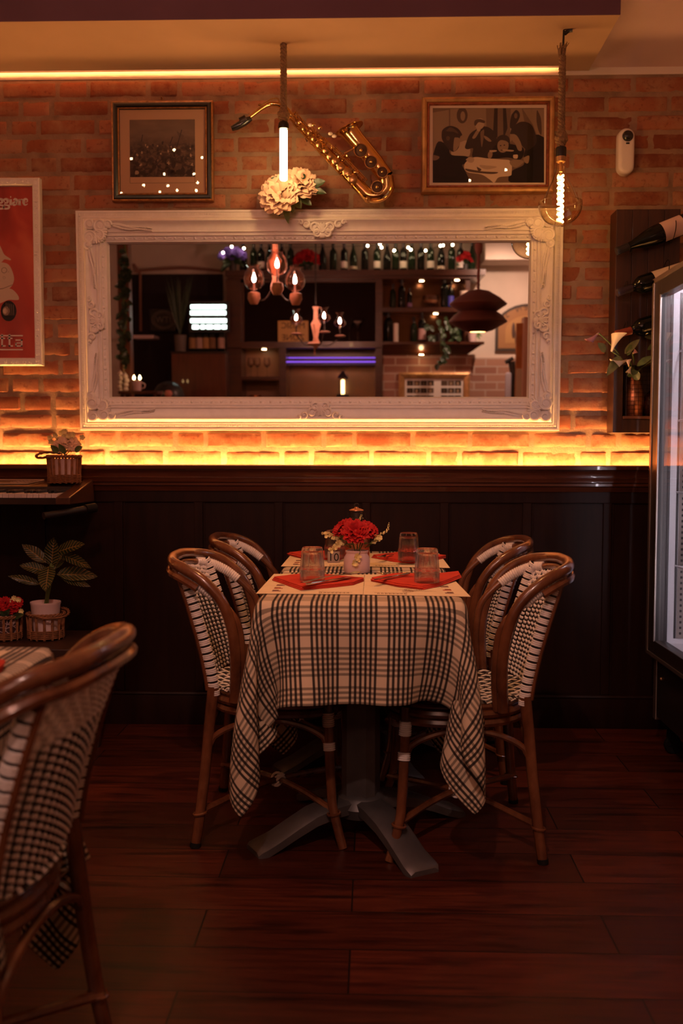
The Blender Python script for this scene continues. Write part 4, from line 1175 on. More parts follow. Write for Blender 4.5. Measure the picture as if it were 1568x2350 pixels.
# --- poster of a motor scooter, carved white frame, cut by the picture edge
YPO = 4.175
xr = at(95, 620, YPO).x; z1 = at(60, 409, YPO).z; z0 = at(60, 839, YPO).z; x1 = xr; x0 = xr - 0.60
po = thing('framed_poster', 'red poster of a cream motor scooter in a carved white frame above the piano', 'poster', ((x0 + x1) / 2, 4.19, z0))
ring = rect_ring(x0, x1, z0, z1, YPO)
b = MB(); mitred(b, [(0, .025), (0, -.008), (.004, -.012), (.027, -.012), (.031, -.006), (.033, .006)], ring); b.build('frame', M_WHITE, po, smooth=False)
b = MB(); rg = random.Random(8)
def carve(px, pz, d):
    for k in range(3): 
        o = Vector((rg.uniform(-.006, .006), 0, rg.uniform(-.006, .006))); a0 = rg.random() * 6; r = rg.uniform(.003, .0062)
        b.tube([Vector((px, YPO - .0125, pz)) + o + Vector((r * math.cos(a0 + t), 0, r * math.sin(a0 + t))) * (1 - .12 * t) for t in [i * .55 for i in range(9)]], .0027, 5)
n = 30
for i in range(n):
    z = lerp(z0 + .02, z1 - .02, i / (n - 1)); carve(x1 - .0155, z, 0); carve(x0 + .0155, z, 0)
for i in range(22):
    x = lerp(x0 + .02, x1 - .02, i / 21); carve(x, z0 + .0155, 0); carve(x, z1 - .0155, 0)
b.build('carving', M_WHITE, po)
def m_poster():
    t = NT('red_poster_paper'); co = t.coord(); nz = t.noise(t.mapping(co, (2, 1, 1.2), (0, .5, 0)), 2.2, 3, .5, .8)
    t.base(t.ramp(nz, [(.3, (.30, .020, .012)), (.55, (.55, .055, .026)), (.75, (.72, .14, .06))])); t.set(Roughness=.6); return t.m
b = MB(); b.span((x0 + .028, YPO + .006, z0 + .028), (x1 - .028, YPO + .010, z1 - .028)); b.build('sheet', m_poster(), po, smooth=False)
M_SCO = mat('cream_scooter_paint', (0.66, 0.50, 0.36), .6); M_SCOS = mat('scooter_line', (0.30, 0.20, 0.14), .6); M_TYRE = mat('tyre_print', (0.012, .010, .010), .6); M_PWHITE = mat('white_print', (0.78, 0.66, 0.56), .6)
def sc(x, y, k): p = at(x / 2.9375, 380 + y / 2.9375, YPO + .0058 - .00006 * k); return (p.x, YPO + .0058 - .00006 * k, p.z)
b = MB(); K = 0
def ps(pts, tone, curve=True):
    global K; K += 1
    if curve:
        P = [Vector((x, y, 0)) for x, y in pts]; Q = smooth_path(P + [P[0], P[1]], 5)[: 5 * len(P)]; pts = [(q.x, q.y) for q in Q]
    b.prism([sc(x, y, K) for x, y in pts], (0, .00004, 0), tone)
ps([(-40, 560), (-10, 530), (10, 560), (30, 600), (70, 628), (68, 638), (30, 632), (10, 650), (-40, 660)], 0)     # handlebar and lever
ps([(-200, 900), (-220, 760), (-120, 640), (0, 650), (60, 670), (92, 740), (90, 790), (62, 830), (0, 860), (-120, 900)], 0)
ps([(-260, 1000), (-330, 900), (-230, 820), (-120, 830), (-80, 930), (-160, 1010)], 0)
for r, tn in ((58, 2), (26, 1), (16, 0)): ps([(58 - (58 - r) * .55 + r * .92 * math.cos(a), 980 + r * 1.2 * math.sin(a)) for a in [2 * PI * i / 20 for i in range(20)]], tn, False)
for i in range(5): ps([(40 + i * 12, 925 + i * 3), (43 + i * 12, 925 + i * 3), (46 + i * 12, 1010), (43 + i * 12, 1010)], 1, False)
ps([(-40, 900), (0, 850), (70, 830), (118, 870), (124, 905), (60, 905), (10, 925), (-40, 940)], 0)
for (x, y, r) in ((28, 706, 20), (28, 756, 9), (56, 716, 5)):
    ps([(x + r * math.cos(a), y + r * math.sin(a)) for a in [2 * PI * i / 14 for i in range(14)]], 1, False); ps([(x + .8 * r * math.cos(a), y + .8 * r * math.sin(a)) for a in [2 * PI * i / 14 for i in range(14)]], 0, False)
ps([(-60, 836), (20, 826), (88, 800), (88, 804), (20, 832), (-60, 842)], 1, False)
b.build('scooter_drawing', [M_SCO, M_SCOS, M_TYRE], po, smooth=False)
# lettering, drawn letter by letter
b = MB()
def strokes(ls, ox, oy, s):
    for pts, w in ls:
        P = [Vector((ox + x * s, oy - y * s, 0)) for x, y in pts]
        if len(P) > 2: P = smooth_path(P, 5)
        ws = w if hasattr(w, '__len__') else (w, w); n = len(P); L = []; R = []
        for i, p in enumerate(P):
            d = (P[min(i + 1, n - 1)] - P[max(i - 1, 0)]).normalized(); nn = Vector((-d.y, d.x, 0))
            t = i / (n - 1); q = (ws[0] + (ws[1] - ws[0]) * (math.sin(PI * t) if len(ws) == 2 and ws[0] != ws[1] else 0)) * s * .5
            L.append(p + nn * q); R.append(p - nn * q)
        for i in range(n - 1): b.prism([sc(L[i].x, L[i].y, 9), sc(L[i + 1].x, L[i + 1].y, 9), sc(R[i + 1].x, R[i + 1].y, 9), sc(R[i].x, R[i].y, 9)], (0, .0004, 0), 0)
H_, V_ = .07, .26
G_ = [([(.05, .72), (.0, .92), (.18, 1.0), (.36, .92), (.36, .70), (.18, .60), (.05, .72)], (H_, V_)), ([(.36, .95), (.5, 1.02)], .10), ([(.10, .58), (.06, .45), (.25, .38), (.48, .32), (.50, .10), (.22, .02), (-.02, .08), (.0, .26), (.15, .36)], (H_, .2))]
I_ = [([(.12, .40), (.12, 1.0)], V_), ([(0, .40), (.25, .40)], H_), ([(0, .97), (.12, .97)], H_), ([(.07, 1.22), (.17, 1.22)], .16)]
A_ = [([(.06, .88), (.2, 1.0), (.38, .92), (.38, .72), (.38, .40)], (.10, V_)), ([(.38, .42), (.52, .44)], H_), ([(.38, .76), (.12, .68), (.04, .50), (.18, .40), (.38, .50)], (H_, V_))]
R_ = [([(.12, .40), (.12, 1.0)], V_), ([(0, .40), (.28, .40)], H_), ([(0, .97), (.12, .97)], H_), ([(.2, .80), (.32, .98), (.45, .95)], .10), ([(.40, .88), (.46, .88)], .14)]
E_ = [([(.02, .70), (.42, .72)], H_), ([(.42, .72), (.38, .95), (.2, 1.0), (.03, .86), (.03, .58), (.2, .40), (.44, .52)], (H_, V_))]
def word(letters, ox, oy, s):
    for L, w in letters: strokes(L, ox, oy, s); ox += w * s
word([(G_, .56), (G_, .56), (I_, .34), (A_, .56), (R_, .52), (E_, .5)], -10, 292, 66)
def bar(x, y, w, h): b.prism([sc(x, y, 9), sc(x + w, y, 9), sc(x + w, y + h, 9), sc(x, y + h, 9)], (0, .0004, 0), 0)
for x in (8, 58): bar(x, 1136, 12, 84); bar(x - 8, 1160, 34, 9); bar(x, 1211, 30, 10)
bar(104, 1172, 48, 9); bar(140, 1172, 12, 49); bar(104, 1192, 40, 8); bar(102, 1192, 10, 28); bar(102, 1212, 50, 9)
bar(-60, 1142, 214, 9); bar(-60, 1236, 214, 9)
b.build('lettering', M_PWHITE, po, smooth=False)
b = MB(); b.span((x0 + .031, YPO + .001, z0 + .031), (x1 - .031, YPO + .0018, z1 - .031)); b.build('glazing', M_PGLASS, po, smooth=False)

# ================================================================== SAXOPHONE
M_BRASS = mat('lacquered_brass', (0.72, 0.42, 0.15), 0.16, 1.0)
M_BRASSD = mat('dull_brass', (0.50, 0.28, 0.11), 0.28, 1.0)
M_EBON = mat('black_ebonite', (0.012, 0.011, 0.011), 0.25, coat=.4)
M_PAD = mat('leather_pad', (0.10, 0.05, 0.03), 0.6)
YS = 4.10
def sx(x, y, dy=0.0): p = at(500 + x / 3.4844, 180 + y / 3.4844, YS); return Vector((p.x, YS + dy, p.z))
SCL = YS / FPX / 3.4844
sax = thing('saxophone', 'brass alto saxophone hung slantwise on the bricks above the mirror', 'saxophone', sx(1150, 950, .06))
b = MB(); A, B = sx(585, 290), sx(1150, 880)
path = [A.lerp(B, i / 14) for i in range(15)]; b.tube(path, [lerp(24, 50, i / 14) * SCL for i in range(15)], 18); b.build('body_tube', M_BRASS, sax)
b = MB(); P = smooth_path([sx(1150, 880), sx(1210, 935), sx(1290, 935), sx(1350, 880), sx(1345, 790)], 6)
b.tube(P, [lerp(50, 62, i / (len(P) - 1)) * SCL for i in range(len(P))], 18); b.build('bow', M_BRASS, sax)
b = MB(); P = smooth_path([sx(1345, 790), sx(1265, 680), sx(1170, 560), sx(1110, 490), sx(1070, 440), sx(1056, 418), sx(1050, 405)], 5); n = len(P)
b.tube(P, [(64, 64, 64, 64, 65, 66, 66, 66, 66, 66, 66, 66, 66, 66, 66, 67, 68, 69, 70, 71, 72, 74, 76, 79, 82, 86, 90, 95, 101, 108, 116)[min(30, int(i * 30 / (n - 1)))] * SCL for i in range(n)], 28, caps=False); b.build('bell', M_BRASS, sax)
b = MB(); d = (P[-1] - P[-3]).normalized(); M = axis_matrix(P[-1], d); b.tube([M @ Vector((117 * SCL * math.cos(a), 117 * SCL * math.sin(a), 0)) for a in [2 * PI * k / 32 for k in range(32)]], 4 * SCL, 8, closed=True); b.build('bell_rim', M_BRASS, sax)
b = MB(); P = smooth_path([sx(590, 300), sx(545, 245), sx(490, 212), sx(420, 205), sx(350, 240), sx(270, 300), sx(235, 325)], 5); n = len(P); b.tube(P, [lerp(24, 12, i / (n - 1)) * SCL for i in range(n)], 12); b.build('neck', M_BRASS, sax)
b = MB(); P = smooth_path([sx(300, 262, -.01), sx(380, 205, -.014), sx(440, 172, -.014), sx(485, 172, -.012), sx(492, 210, -.008)], 4); b.tube(P, 6 * SCL, 6); b.tube([sx(330, 215, -.012), sx(350, 228, -.012)], 10 * SCL, 8); b.build('octave_key', M_BRASSD, sax)
b = MB(); P = [sx(268, 318), sx(245, 330), sx(210, 352), sx(150, 385), sx(110, 402)]; b.tube(P, [x * SCL for x in (18, 26, 30, 28, 20)], 12); b.build('mouthpiece', M_EBON, sax)
b = MB(); b.tube([sx(228, 322), sx(182, 348)], 33 * SCL, 12); b.build('ligature', M_BLKMET, sax)
def key_cup(x, y, r, dy=-.030, guard=False):
    c = sx(x, y, dy); b = MB(); M = axis_matrix(c, (0, -1, 0)); R = r * SCL
    b.lathe([(0, -.006), (R * .92, -.006), (R, -.003), (R, .001), (R * .8, .003), (R * .3, .0045), (0, .005)], 20, 0, M)
    k = b.build('key_cup', M_BRASSD if not guard else M_PAD, sax)
    if guard:
        b = MB(); b.tube([M @ Vector((R * 1.05 * math.cos(a), R * 1.05 * math.sin(a), .006)) for a in [2 * PI * i / 22 for i in range(22)]], 4 * SCL, 6, closed=True)
        for a in (0.4, 2.5, 4.6): b.tube([M @ Vector((R * 1.05 * math.cos(a), R * 1.05 * math.sin(a), .006)), M @ Vector((R * 1.3 * math.cos(a), R * 1.3 * math.sin(a), -.018))], 4 * SCL, 5)
        b.ball(M @ Vector((0, 0, .006)), R * .28, 8, 5)
        b.build('key_guard', M_BRASS, k)
for x, y, r in ((1145, 600, 50), (1225, 692, 46), (1315, 772, 40), (1275, 890, 44)): key_cup(x, y, r, -.036, True)
AX = (B - A).normalized(); SD = Vector((AX.z, 0, -AX.x))                 # across the body, towards upper right
def bp(t, o, dy=0.0): return A.lerp(B, t) + SD * (o * SCL) + Vector((0, dy, 0))
for i, (t, r, o) in enumerate(((.06, 16, 5), (.12, 18, -4), (.19, 20, 6), (.26, 20, -2), (.33, 22, 4), (.41, 24, 8), (.50, 26, 0), (.57, 28, 6), (.64, 30, 0), (.72, 33, 4), (.80, 36, -4), (.88, 38, 0))):
    c = bp(t, o); key_cup((c.x - sx(0, 0).x) / (sx(1, 0).x - sx(0, 0).x), (c.z - sx(0, 0).z) / (sx(0, 1).z - sx(0, 0).z), r, -.026 - .010 * t)
for t0, t1, o, dy in ((.02, .55, 34, -.012), (.10, .75, 44, -.016), (.35, .92, 52, -.020), (.02, .45, -34, -.010), (.20, .70, -48, -.014), (.40, .95, -58, -.016), (.55, .98, -72, -.012), (.05, .60, 22, -.024)):
    b = MB(); b.tube([bp(t0, o, dy), bp(t1, o, dy)], 5 * SCL, 7)
    for k in range(5):
        t = lerp(t0, t1, k / 4); b.tube([bp(t, o, dy), bp(t, o * .4, dy * .2)], 4.5 * SCL, 5); b.ball(bp(t, o, dy), 8 * SCL, 7, 5)
    b.build('key_rod', M_BRASSD if o > 0 else M_BRASS, sax)
rg = random.Random(12)
b = MB()
for i in range(26):
    t = rg.uniform(.04, .98); o = rg.uniform(-70, 70) * (.5 + .5 * t); p = bp(t, o, -.030 - rg.random() * .012); q = bp(min(1, t + rg.uniform(-.06, .06)), o + rg.uniform(-40, 40), -.022)
    b.tube([p, (p + q) / 2 + Vector((0, -.006, 0)), q], 5 * SCL, 5)
b.build('key_levers', M_BRASS, sax)
for x, y in ((745, 402), (822, 422), (1050, 798), (1108, 775), (770, 398), (905, 470), (935, 490)):
    b = MB(); b.ball(sx(x, y, -.045), 17 * SCL, 10, 6, 0, (1.1, .4, .8)); b.build('key_touch', mat('pearl_key', (.72, .58, .44), .25) if x % 2 else M_BRASS, sax)
b = MB(); M = axis_matrix(sx(1040, 640, -.01), (SD.x, 0, SD.z)); b.tube([M @ Vector((34 * SCL * math.cos(a), 34 * SCL * math.sin(a), 0)) for a in [2 * PI * i / 20 for i in range(20)]], 7 * SCL, 6, closed=True); b.tube([sx(1010, 600), sx(1090, 560)], 8 * SCL, 6); b.build('bell_brace', M_BRASS, sax)
b = MB(); b.tube([sx(1190, 960), sx(1160, 940), sx(1190, 985), sx(1215, 990)], 12 * SCL, 6); b.ball(sx(1200, 975, -.02), 22 * SCL, 8, 6); b.build('bow_guard', M_BRASSD, sax)
b = MB(); b.tube([sx(700, 470, .01), sx(700, 440, .10)], .0025, 6); b.tube([sx(1230, 800, .02), sx(1230, 790, .10)], .0025, 6); b.build('wall_peg', M_BLKMET, sax)

# ================================================================== ROPE PENDANTS
M_ROPE = mat('jute_rope', (0.27, 0.165, 0.085), 0.9, var=.3, vs=120, bump=.4, bs=500)
M_TUBE = emit('lit_tube', (1.0, 0.60, 0.24), L_TUBE)
M_FIL = emit('hot_filament', (1.0, 0.52, 0.16), L_FILAMENT)
M_BULB = thin_glass('amber_bulb_glass', (1.0, 0.90, 0.70), 2.2)
M_SOCK = mat('black_socket', (0.012, .011, .011), .35)
def rope(b, top, bot, r, turns, knot=True):
    T, B_ = Vector(top), Vector(bot); n = 60
    for k in range(3):
        P = []
        for i in range(n + 1):
            t = i / n; a = 2 * PI * (turns * t + k / 3); bul = 1 + (1.1 * math.exp(-((t - .90) / .055) ** 2) if knot else 0)
            P.append(T.lerp(B_, t) + Vector((math.cos(a), math.sin(a), 0)) * (r * .62 * bul))
        b.tube(P, [r * .50 * (1 + (.6 * math.exp(-((i / n - .90) / .055) ** 2) if knot else 0)) for i in range(n + 1)], 7)
YT = 3.90
top = atz(652, 105, ZS); top.y = YT; bot = at(651, 282, YT)
lp = thing('pendant_lamp', 'glowing straight tube bulb hanging on rope in front of the saxophone', 'lamp', (top.x, YT, ZS))
b = MB(); rope(b, (top.x, YT, ZS), bot, .0125, 7); b.build('rope', M_ROPE, lp)
c = at(651, 290, YT); u_ = YT / FPX
b = MB(); b.lathe([(0, .016), (.016, .016), (.020, .010), (.021, -.006), (.019, -.010), (0, -.010)], 20, 0, Matrix.Translation(c)); b.build('socket', M_BLKMET, lp)
tt, tb = at(651, 298, YT).z, at(652, 415, YT).z
b = MB(); b.lathe([(0, tt), (.0145, tt), (.0150, tt - .004), (.0150, tb + .006), (.011, tb + .001), (0, tb)], 24, 0, Matrix.Translation((c.x, YT, 0))); b.build('tube_bulb', M_TUBE, lp)
YE = 3.80
top = atz(1296, 85, ZS); c = at(1288, 350, YE); ex = c.x
lp = thing('pendant_lamp', 'large clear teardrop bulb with spiral filament hanging on rope at right', 'lamp', (top.x, YE, ZS))
b = MB(); rope(b, (at(1291, 128, YE).x, YE, at(1291, 128, YE).z), (ex, YE, at(1287, 338, YE).z), .013, 8)
rg = random.Random(4); t0 = at(1290, 130, YE)
for i in range(40):                                                    # frayed top end of the rope
    a = rg.uniform(0, 2 * PI); s = rg.uniform(.003, .016); o = rg.uniform(.4, 1.6)
    P = [t0 + Vector((.008 * math.cos(a), .008 * math.sin(a), -.01)), t0 + Vector((s * math.cos(a), s * math.sin(a), .022)), t0 + Vector((s * o * math.cos(a) + (.02 * rg.random() if i % 5 == 0 else 0), s * o * math.sin(a), .05 * rg.uniform(.6, 1.0)))]
    b.tube(smooth_path(P, 3), .0012, 4)
b.build('rope', M_ROPE, lp)
b = MB(); b.tube([(t0.x + .004, YE, t0.z + .03), (t0.x + .006, YE, ZS - .002)], .004, 6); b.tube(smooth_path([(top.x - .012, YE, ZS - .016), (top.x, YE, ZS - .006), (top.x + .016, YE - .004, ZS - .004)], 4), .007, 6); b.build('ceiling_hook', M_SOCK, lp)
b = MB(); b.lathe([(0, .018), (.0185, .018), (.0195, .014), (.0195, -.016), (0, -.016)], 24, 0, Matrix.Translation(c)); b.build('socket', M_SOCK, lp)
b = MB(); b.lathe([(0, -.016), (.0185, -.016), (.0175, -.034), (.015, -.036), (0, -.036)], 24, 0, Matrix.Translation(c)); b.build('screw_cap', M_GOLDF, lp)
zb = at(1288, 520, YE).z - c.z; zt = at(1288, 372, YE).z - c.z
pr = [(.0150, zt), (.0155, zt - .012), (.019, zt - .034), (.032, zt - .070), (.050, zt - .105), (.066, zt - .142)]
R = .0815; zc = zb + R
for k in range(13):
    a = lerp(.12, -PI / 2, k / 12); pr.append((max(0, R * math.cos(a)), zc + R * math.sin(a)))
b = MB(); b.lathe(pr, 48, 0, Matrix.Translation(c)); b.build('bulb', M_BULB, lp)
b = MB(); z_a, z_b = at(1288, 402, YE).z, at(1288, 510, YE).z
b.tube([(ex + .0095 * math.cos(t * 2 * PI * 9), YE + .0095 * math.sin(t * 2 * PI * 9), lerp(z_a, z_b, t)) for t in [i / 90 for i in range(91)]], .0042, 5); b.build('filament', M_FIL, lp)
b = MB(); b.tube([(ex, YE, zt + c.z), (ex, YE, z_a + .012)], .006, 8); b.tube([(ex, YE, z_a + .012), (ex, YE, z_b - .004)], .0012, 5); b.build('filament_support', M_GOLDF, lp)

# ================================================================== PEONIES ON THE MIRROR
FB = at(668, 478, 4.13)
pe = thing('flower_spray', 'cream artificial peonies with green leaves fixed on the top rim of the mirror', 'flowers', FB)
for i, (px, py, dy, R, d) in enumerate(((643, 449, -.055, .062, (-.25, -.9, .25)), (690, 424, -.035, .056, (.3, -.8, .5)))):
    b = MB(); rose(b, at(px, py, 4.13 + dy), d, R, 0, 40 + i, 6); b.build('peony', M_CREAM, pe, smooth=True, angle=80)
for i, (px, py, R) in enumerate(((614, 450, .020), (616, 466, .016), (712, 440, .016))):
    b = MB(); rose(b, at(px, py, 4.10), (-.4, -.8, .2), R, 0, 60 + i, 3); b.build('small_bloom', M_CREAM, pe, smooth=True, angle=80)
for i, (a, c, W) in enumerate((((665, 455), (672, 488), .020), ((672, 452), (692, 478), .022), ((655, 470), (662, 512), .014), ((648, 470), (640, 496), .012), ((715, 425), (748, 414), .020), ((712, 435), (750, 442), .016), ((640, 420), (620, 408), .020), ((700, 410), (690, 398), .012), ((690, 452), (716, 470), .018))):
    p, q = at(*a, 4.09), at(*c, 4.075); b = MB(); leaf(b, p, q - p, (q - p).length, W, (0, -1, .2), .1, 0, .25); b.build('leaf', M_LEAF if i < 3 else M_LEAFD, pe)
b = MB(); b.tube([at(650, 440, 4.13), at(668, 478, 4.16), at(690, 430, 4.13)], .004, 6); b.build('stem', M_STEM, pe)

# ================================================================== WHITE WALL DEVICE
c = at(1436, 349, 4.175); h = (at(1436, 296, 4.175).z - at(1436, 402, 4.175).z) / 2; w = .034
dv = thing('wall_sensor', 'white rounded oblong wall device with a black dome on the bricks at right', 'device', (c.x, 4.19, c.z - h))
b = MB(); 
b.lathe([(0, 0), (1, 0), (1, .6), (.94, .85), (.80, .97), (.5, 1.0), (0, 1.0)], 40, 0, Matrix.Translation((c.x, 4.196, c.z)) @ Matrix.Rotation(PI / 2, 4, 'X') @ Matrix.Diagonal((1, 1, .042, 1)), None)
vs = []
for v in b.v:
    x, y, z = v[0] - c.x, v[1], v[2] - c.z; k = max(abs(x) ** 2 + abs(z) ** 2, 1e-9) ** .5
    a = math.atan2(z, x); r = k; X = r * math.cos(a) * w; Z = r * math.sin(a) * w; Z += math.copysign(h - w, Z) * min(1, abs(math.sin(a)) * 6) * (1 if r > .01 else 0)
    vs.append((c.x + X, y, c.z + Z))
b.v = vs; b.build('case', mat('white_plastic', (.78, .68, .62), .35, coat=.2), dv)
b = MB(); b.ball((c.x + .003, 4.156, at(1436, 313, 4.16).z), .023, 18, 10, 0, (1, .7, 1)); b.build('dome', M_EBON, dv)
b = MB(); b.box((c.x + .003, 4.1525, at(1436, 330, 4.16).z), (.014, .003, .007), 0, None, .001); b.build('slot', M_EBON, dv)

# ================================================================== ADDED CEILING SPOTLIGHTS, UNSEEN FILL
def spotlight(label, x, y, energy, col, size, tilt, rz=0.0):
    t = thing('added_spotlight', label, 'lamp', (x, y, ZC), 0, None)
    b = MB(); b.lathe([(0, 0), (.055, 0), (.055, -.012), (0, -.012)], 24, 0, Matrix.Translation((x, y, ZC - .001))); b.tube([(x, y, ZC - .01), (x, y, ZC - .07)], .008, 8); b.build('mount', M_WHITE, t)
    b = MB(); b.lathe([(0, .06), (.030, .06), (.036, .05), (.040, -.05), (.036, -.05), (.030, .03), (0, .035)], 24, 0, Matrix.Translation((x, y, ZC - .12)) @ Matrix.Rotation(rz, 4, 'Z') @ Matrix.Rotation(tilt, 4, 'X')); b.build('shade', M_WHITE, t)
    ld = bpy.data.lights.new('spot_beam', 'SPOT'); ld.energy = energy; ld.color = col; ld.spot_size = math.radians(size); ld.spot_blend = 1.0; ld.shadow_soft_size = .03
    R_ = Matrix.Rotation(rz, 4, 'Z') @ Matrix.Rotation(tilt, 4, 'X')
    lo = bpy.data.objects.new('spot_beam', ld); COL.objects.link(lo); lo.parent = t; lo.location = Vector((0, 0, -.12)) + R_ @ Vector((0, 0, -.055)); lo.rotation_euler = R_.to_euler()
spotlight('added unseen ceiling spotlight brightening the numbered tables', -.03, 2.75, L_SPOT, (1.0, .43, .15), 52, math.radians(13))  # added to brighten the tabletops without lighting walls and floor
spotlight('added unseen ceiling spotlight brightening the arched board and far wall', 1.35, -1.35, 120.0, (1.0, .62, .45), 100, math.radians(-48))  # added to lift the pale wall in the mirror
spotlight('added unseen fill spotlight behind the viewer aimed at the front of the tables', -.25, .15, 118.0, (1.0, .56, .44), 66, math.radians(50))  # added as fill from the viewer's side, sparing the bar

# ================================================================== WOODEN WINE RACK ON THE RIGHT
YR = 4.085
M_RACK = wood('dark_rack_board', (0.022, 0.007, 0.004), (0.066, 0.020, 0.009), 5.0, (9, 9, 0.9), 0.45, 0.1, 0.12)
M_WIRE = mat('black_wire', (0.02, .015, .012), .4, .6)
rx0, rx1 = at(1411, 740, YR).x, at(1563, 500, YR).x
rz1, rz0 = at(1480, 480, YR).z, at(1480, 993, YR).z
nz1, nz0 = at(1470, 838, YR).z, at(1470, 955, YR).z
nx0 = at(1430, 900, YR).x; nx1 = rx1 - .02
rack = thing('wine_rack', 'dark plank wine rack with a mesh fronted niche on the bricks beside the fridge', 'wine rack', ((rx0 + rx1) / 2, 4.19, rz0))
b = MB()
nb = 4; w_ = (rx1 - rx0) / nb
for i in range(nb): b.span((rx0 + i * w_ + .0006, YR, nz1), (rx0 + (i + 1) * w_ - .0006, 4.19, rz1), 0, .0015)
b.build('back_board', M_RACK, rack, smooth=False)
b = MB(); b.span((rx0, YR, rz0), (nx0, 4.19, nz1), 0, .0015); b.build('side_board', M_RACK, rack, smooth=False)
b = MB(); b.span((nx1, YR, rz0), (rx1, 4.19, nz1), 0, .0015); b.build('side_board', M_RACK, rack, smooth=False)
b = MB(); b.span((nx0, YR, rz0), (nx1, 4.19, nz0 - .012), 0, .0015); b.build('bottom_board', M_RACK, rack, smooth=False)
b = MB(); b.span((nx0, YR - .012, nz0 - .012), (nx1, 4.18, nz0), 0, .002); b.build('niche_floor', wood('ledge_lit_in_colour', (.16, .06, .025), (.26, .10, .045), 5, (1, 9, 9), .4), rack, smooth=False)  # paler than the rack boards: light on the ledge put into its colour
b = MB(); b.span((nx0, 4.178, nz0), (nx1, 4.19, nz1)); b.build('niche_back', M_RACK, rack, smooth=False)
b = MB(); x = nx0 + .014
while x < nx1: b.tube([(x, YR + .003, nz0), (x, YR + .003, nz1)], .0007, 4); x += .0165
z = nz0 + .012
while z < nz1: b.tube([(nx0 + .014, YR + .003, z), (nx1, YR + .003, z)], .0007, 4); z += .0165
b.tube([(nx0 + .014, YR + .002, nz0), (nx0 + .014, YR + .002, nz1), (nx1, YR + .002, nz1)], .0016, 5)
b.build('wire_mesh', M_WIRE, rack, smooth=False)
M_BGLASS = mat('dark_bottle_glass', (0.004, 0.005, 0.004), 0.08, spec=0.35)
M_BGREEN = mat('green_bottle_glass', (0.006, 0.014, 0.006), 0.08, spec=0.35)
M_LABEL = mat('cream_label', (0.70, 0.56, 0.44), .7)
M_LABW = mat('white_label', (0.76, 0.68, 0.62), .7)
M_BINK = mat('label_ink', (0.02, .016, .016), .7)
M_CAPB = mat('black_capsule', (0.016, .014, .018), .4)
M_CAPP = mat('purple_capsule', (0.035, .022, .035), .4)
M_CAPR = mat('red_capsule', (0.30, .055, .028), .45)
BORD = [(0, .004), (.030, 0), (.036, .002), (.0375, .006), (.0375, .188), (.0362, .200), (.030, .213), (.020, .224), (.0155, .233), (.0146, .245), (.0142, .290)]
BURG = [(0, .004), (.032, 0), (.039, .002), (.0405, .006), (.0405, .125), (.0385, .145), (.0325, .175), (.0240, .205), (.0175, .228), (.0150, .245), (.0146, .290)]
def bottle(name, label, M, prof, glass, cap, lab=None, cat='bottle', group=None, textspec=None, emblem=False, seg=24):
    t = thing(name, label, cat, M.translation.copy(), 0, group)
    b = MB(); b.lathe(prof + [(0, .290)], seg, 0, M); b.build('bottle_body', glass, t)
    b = MB(); b.lathe([(.0152, .236 if prof is BORD else .248), (.0156, .240 if prof is BORD else .252), (.0152, .284), (.0166, .286), (.0166, .297), (.0150, .3005), (0, .3005)], seg, 0, M); b.build('capsule', cap, t)
    if lab:
        z0, z1, a0, a1, mt = lab; R = prof[4][0] + .0005
        b = MB(); b.grid(lambda u, v: M @ Vector((R * math.cos(lerp(a0, a1, u)), R * math.sin(lerp(a0, a1, u)), lerp(z0, z1, v))), 14, 2)
        lo = b.build('label', mt, t)
        if textspec or emblem:
            b = MB()
            if textspec:
                body, size, zc, ac, zrot = textspec
                q = MB(); q.text(body, size, Matrix.Rotation(zrot, 4, 'Z'), .0002)
                vs = [M @ Vector(((R + .0006 + v[2]) * math.cos(ac + v[0] / R), (R + .0006 + v[2]) * math.sin(ac + v[0] / R), zc + v[1])) for v in q.v]
                b.add(vs, q.f)
            if emblem:
                zc, ac, r = emblem
                def cyl(x, y, h): return M @ Vector(((R + h) * math.cos(ac + x / R), (R + h) * math.sin(ac + x / R), zc + y))
                n = 28; o = [cyl(0, 0, .0008)] + [cyl(r * math.cos(2 * PI * k / n), r * math.sin(2 * PI * k / n), .0008) for k in range(n)]
                b.add(o, [(0, 1 + k, 1 + (k + 1) % n) for k in range(n)])
                for k in range(8):
                    a = 2 * PI * k / 8; b.add([cyl(.22 * r * math.cos(a - .5), .22 * r * math.sin(a - .5), .0012), cyl(.82 * r * math.cos(a), .82 * r * math.sin(a), .0012), cyl(.22 * r * math.cos(a + .5), .22 * r * math.sin(a + .5), .0012)], [(0, 1, 2)], 1)
            b.build('label_print', [M_BINK, M_LABEL], lo, smooth=False)
    return t
YBt = 4.025
def lying(px, py, qx, qy, yaw=.06):
    # neck end at picture point p, axis running on towards q; both in front of the rack
    n, q = at(px, py, YBt), at(qx, qy, YBt); d = (n - q).normalized(); d = (d + Vector((0, -yaw, 0))).normalized()
    o = n - d * .300
    return axis_matrix(o, d, Vector((0, -1, 0)))
GB = 'wine bottles in the wall rack'
b1 = bottle('wine_bottle', 'dark sloping wine bottle with pale label, topmost in the wall rack', lying(1415, 577, 1570, 513), BURG, M_BGLASS, M_CAPB, (.022, .108, -1.25, 1.25, mat('pinkish_label', (.66, .46, .42), .7)), 'bottle', GB, ('VAS', .016, .119, -.35, 0))
b2 = bottle('wine_bottle', 'wine bottle with round star emblem on a cream label, second in the wall rack', lying(1416, 672, 1520, 638), BORD, M_BGLASS, M_CAPP, (.030, .150, -1.3, 1.3, M_LABEL), 'bottle', GB, None, (.122, -.05, .0125))
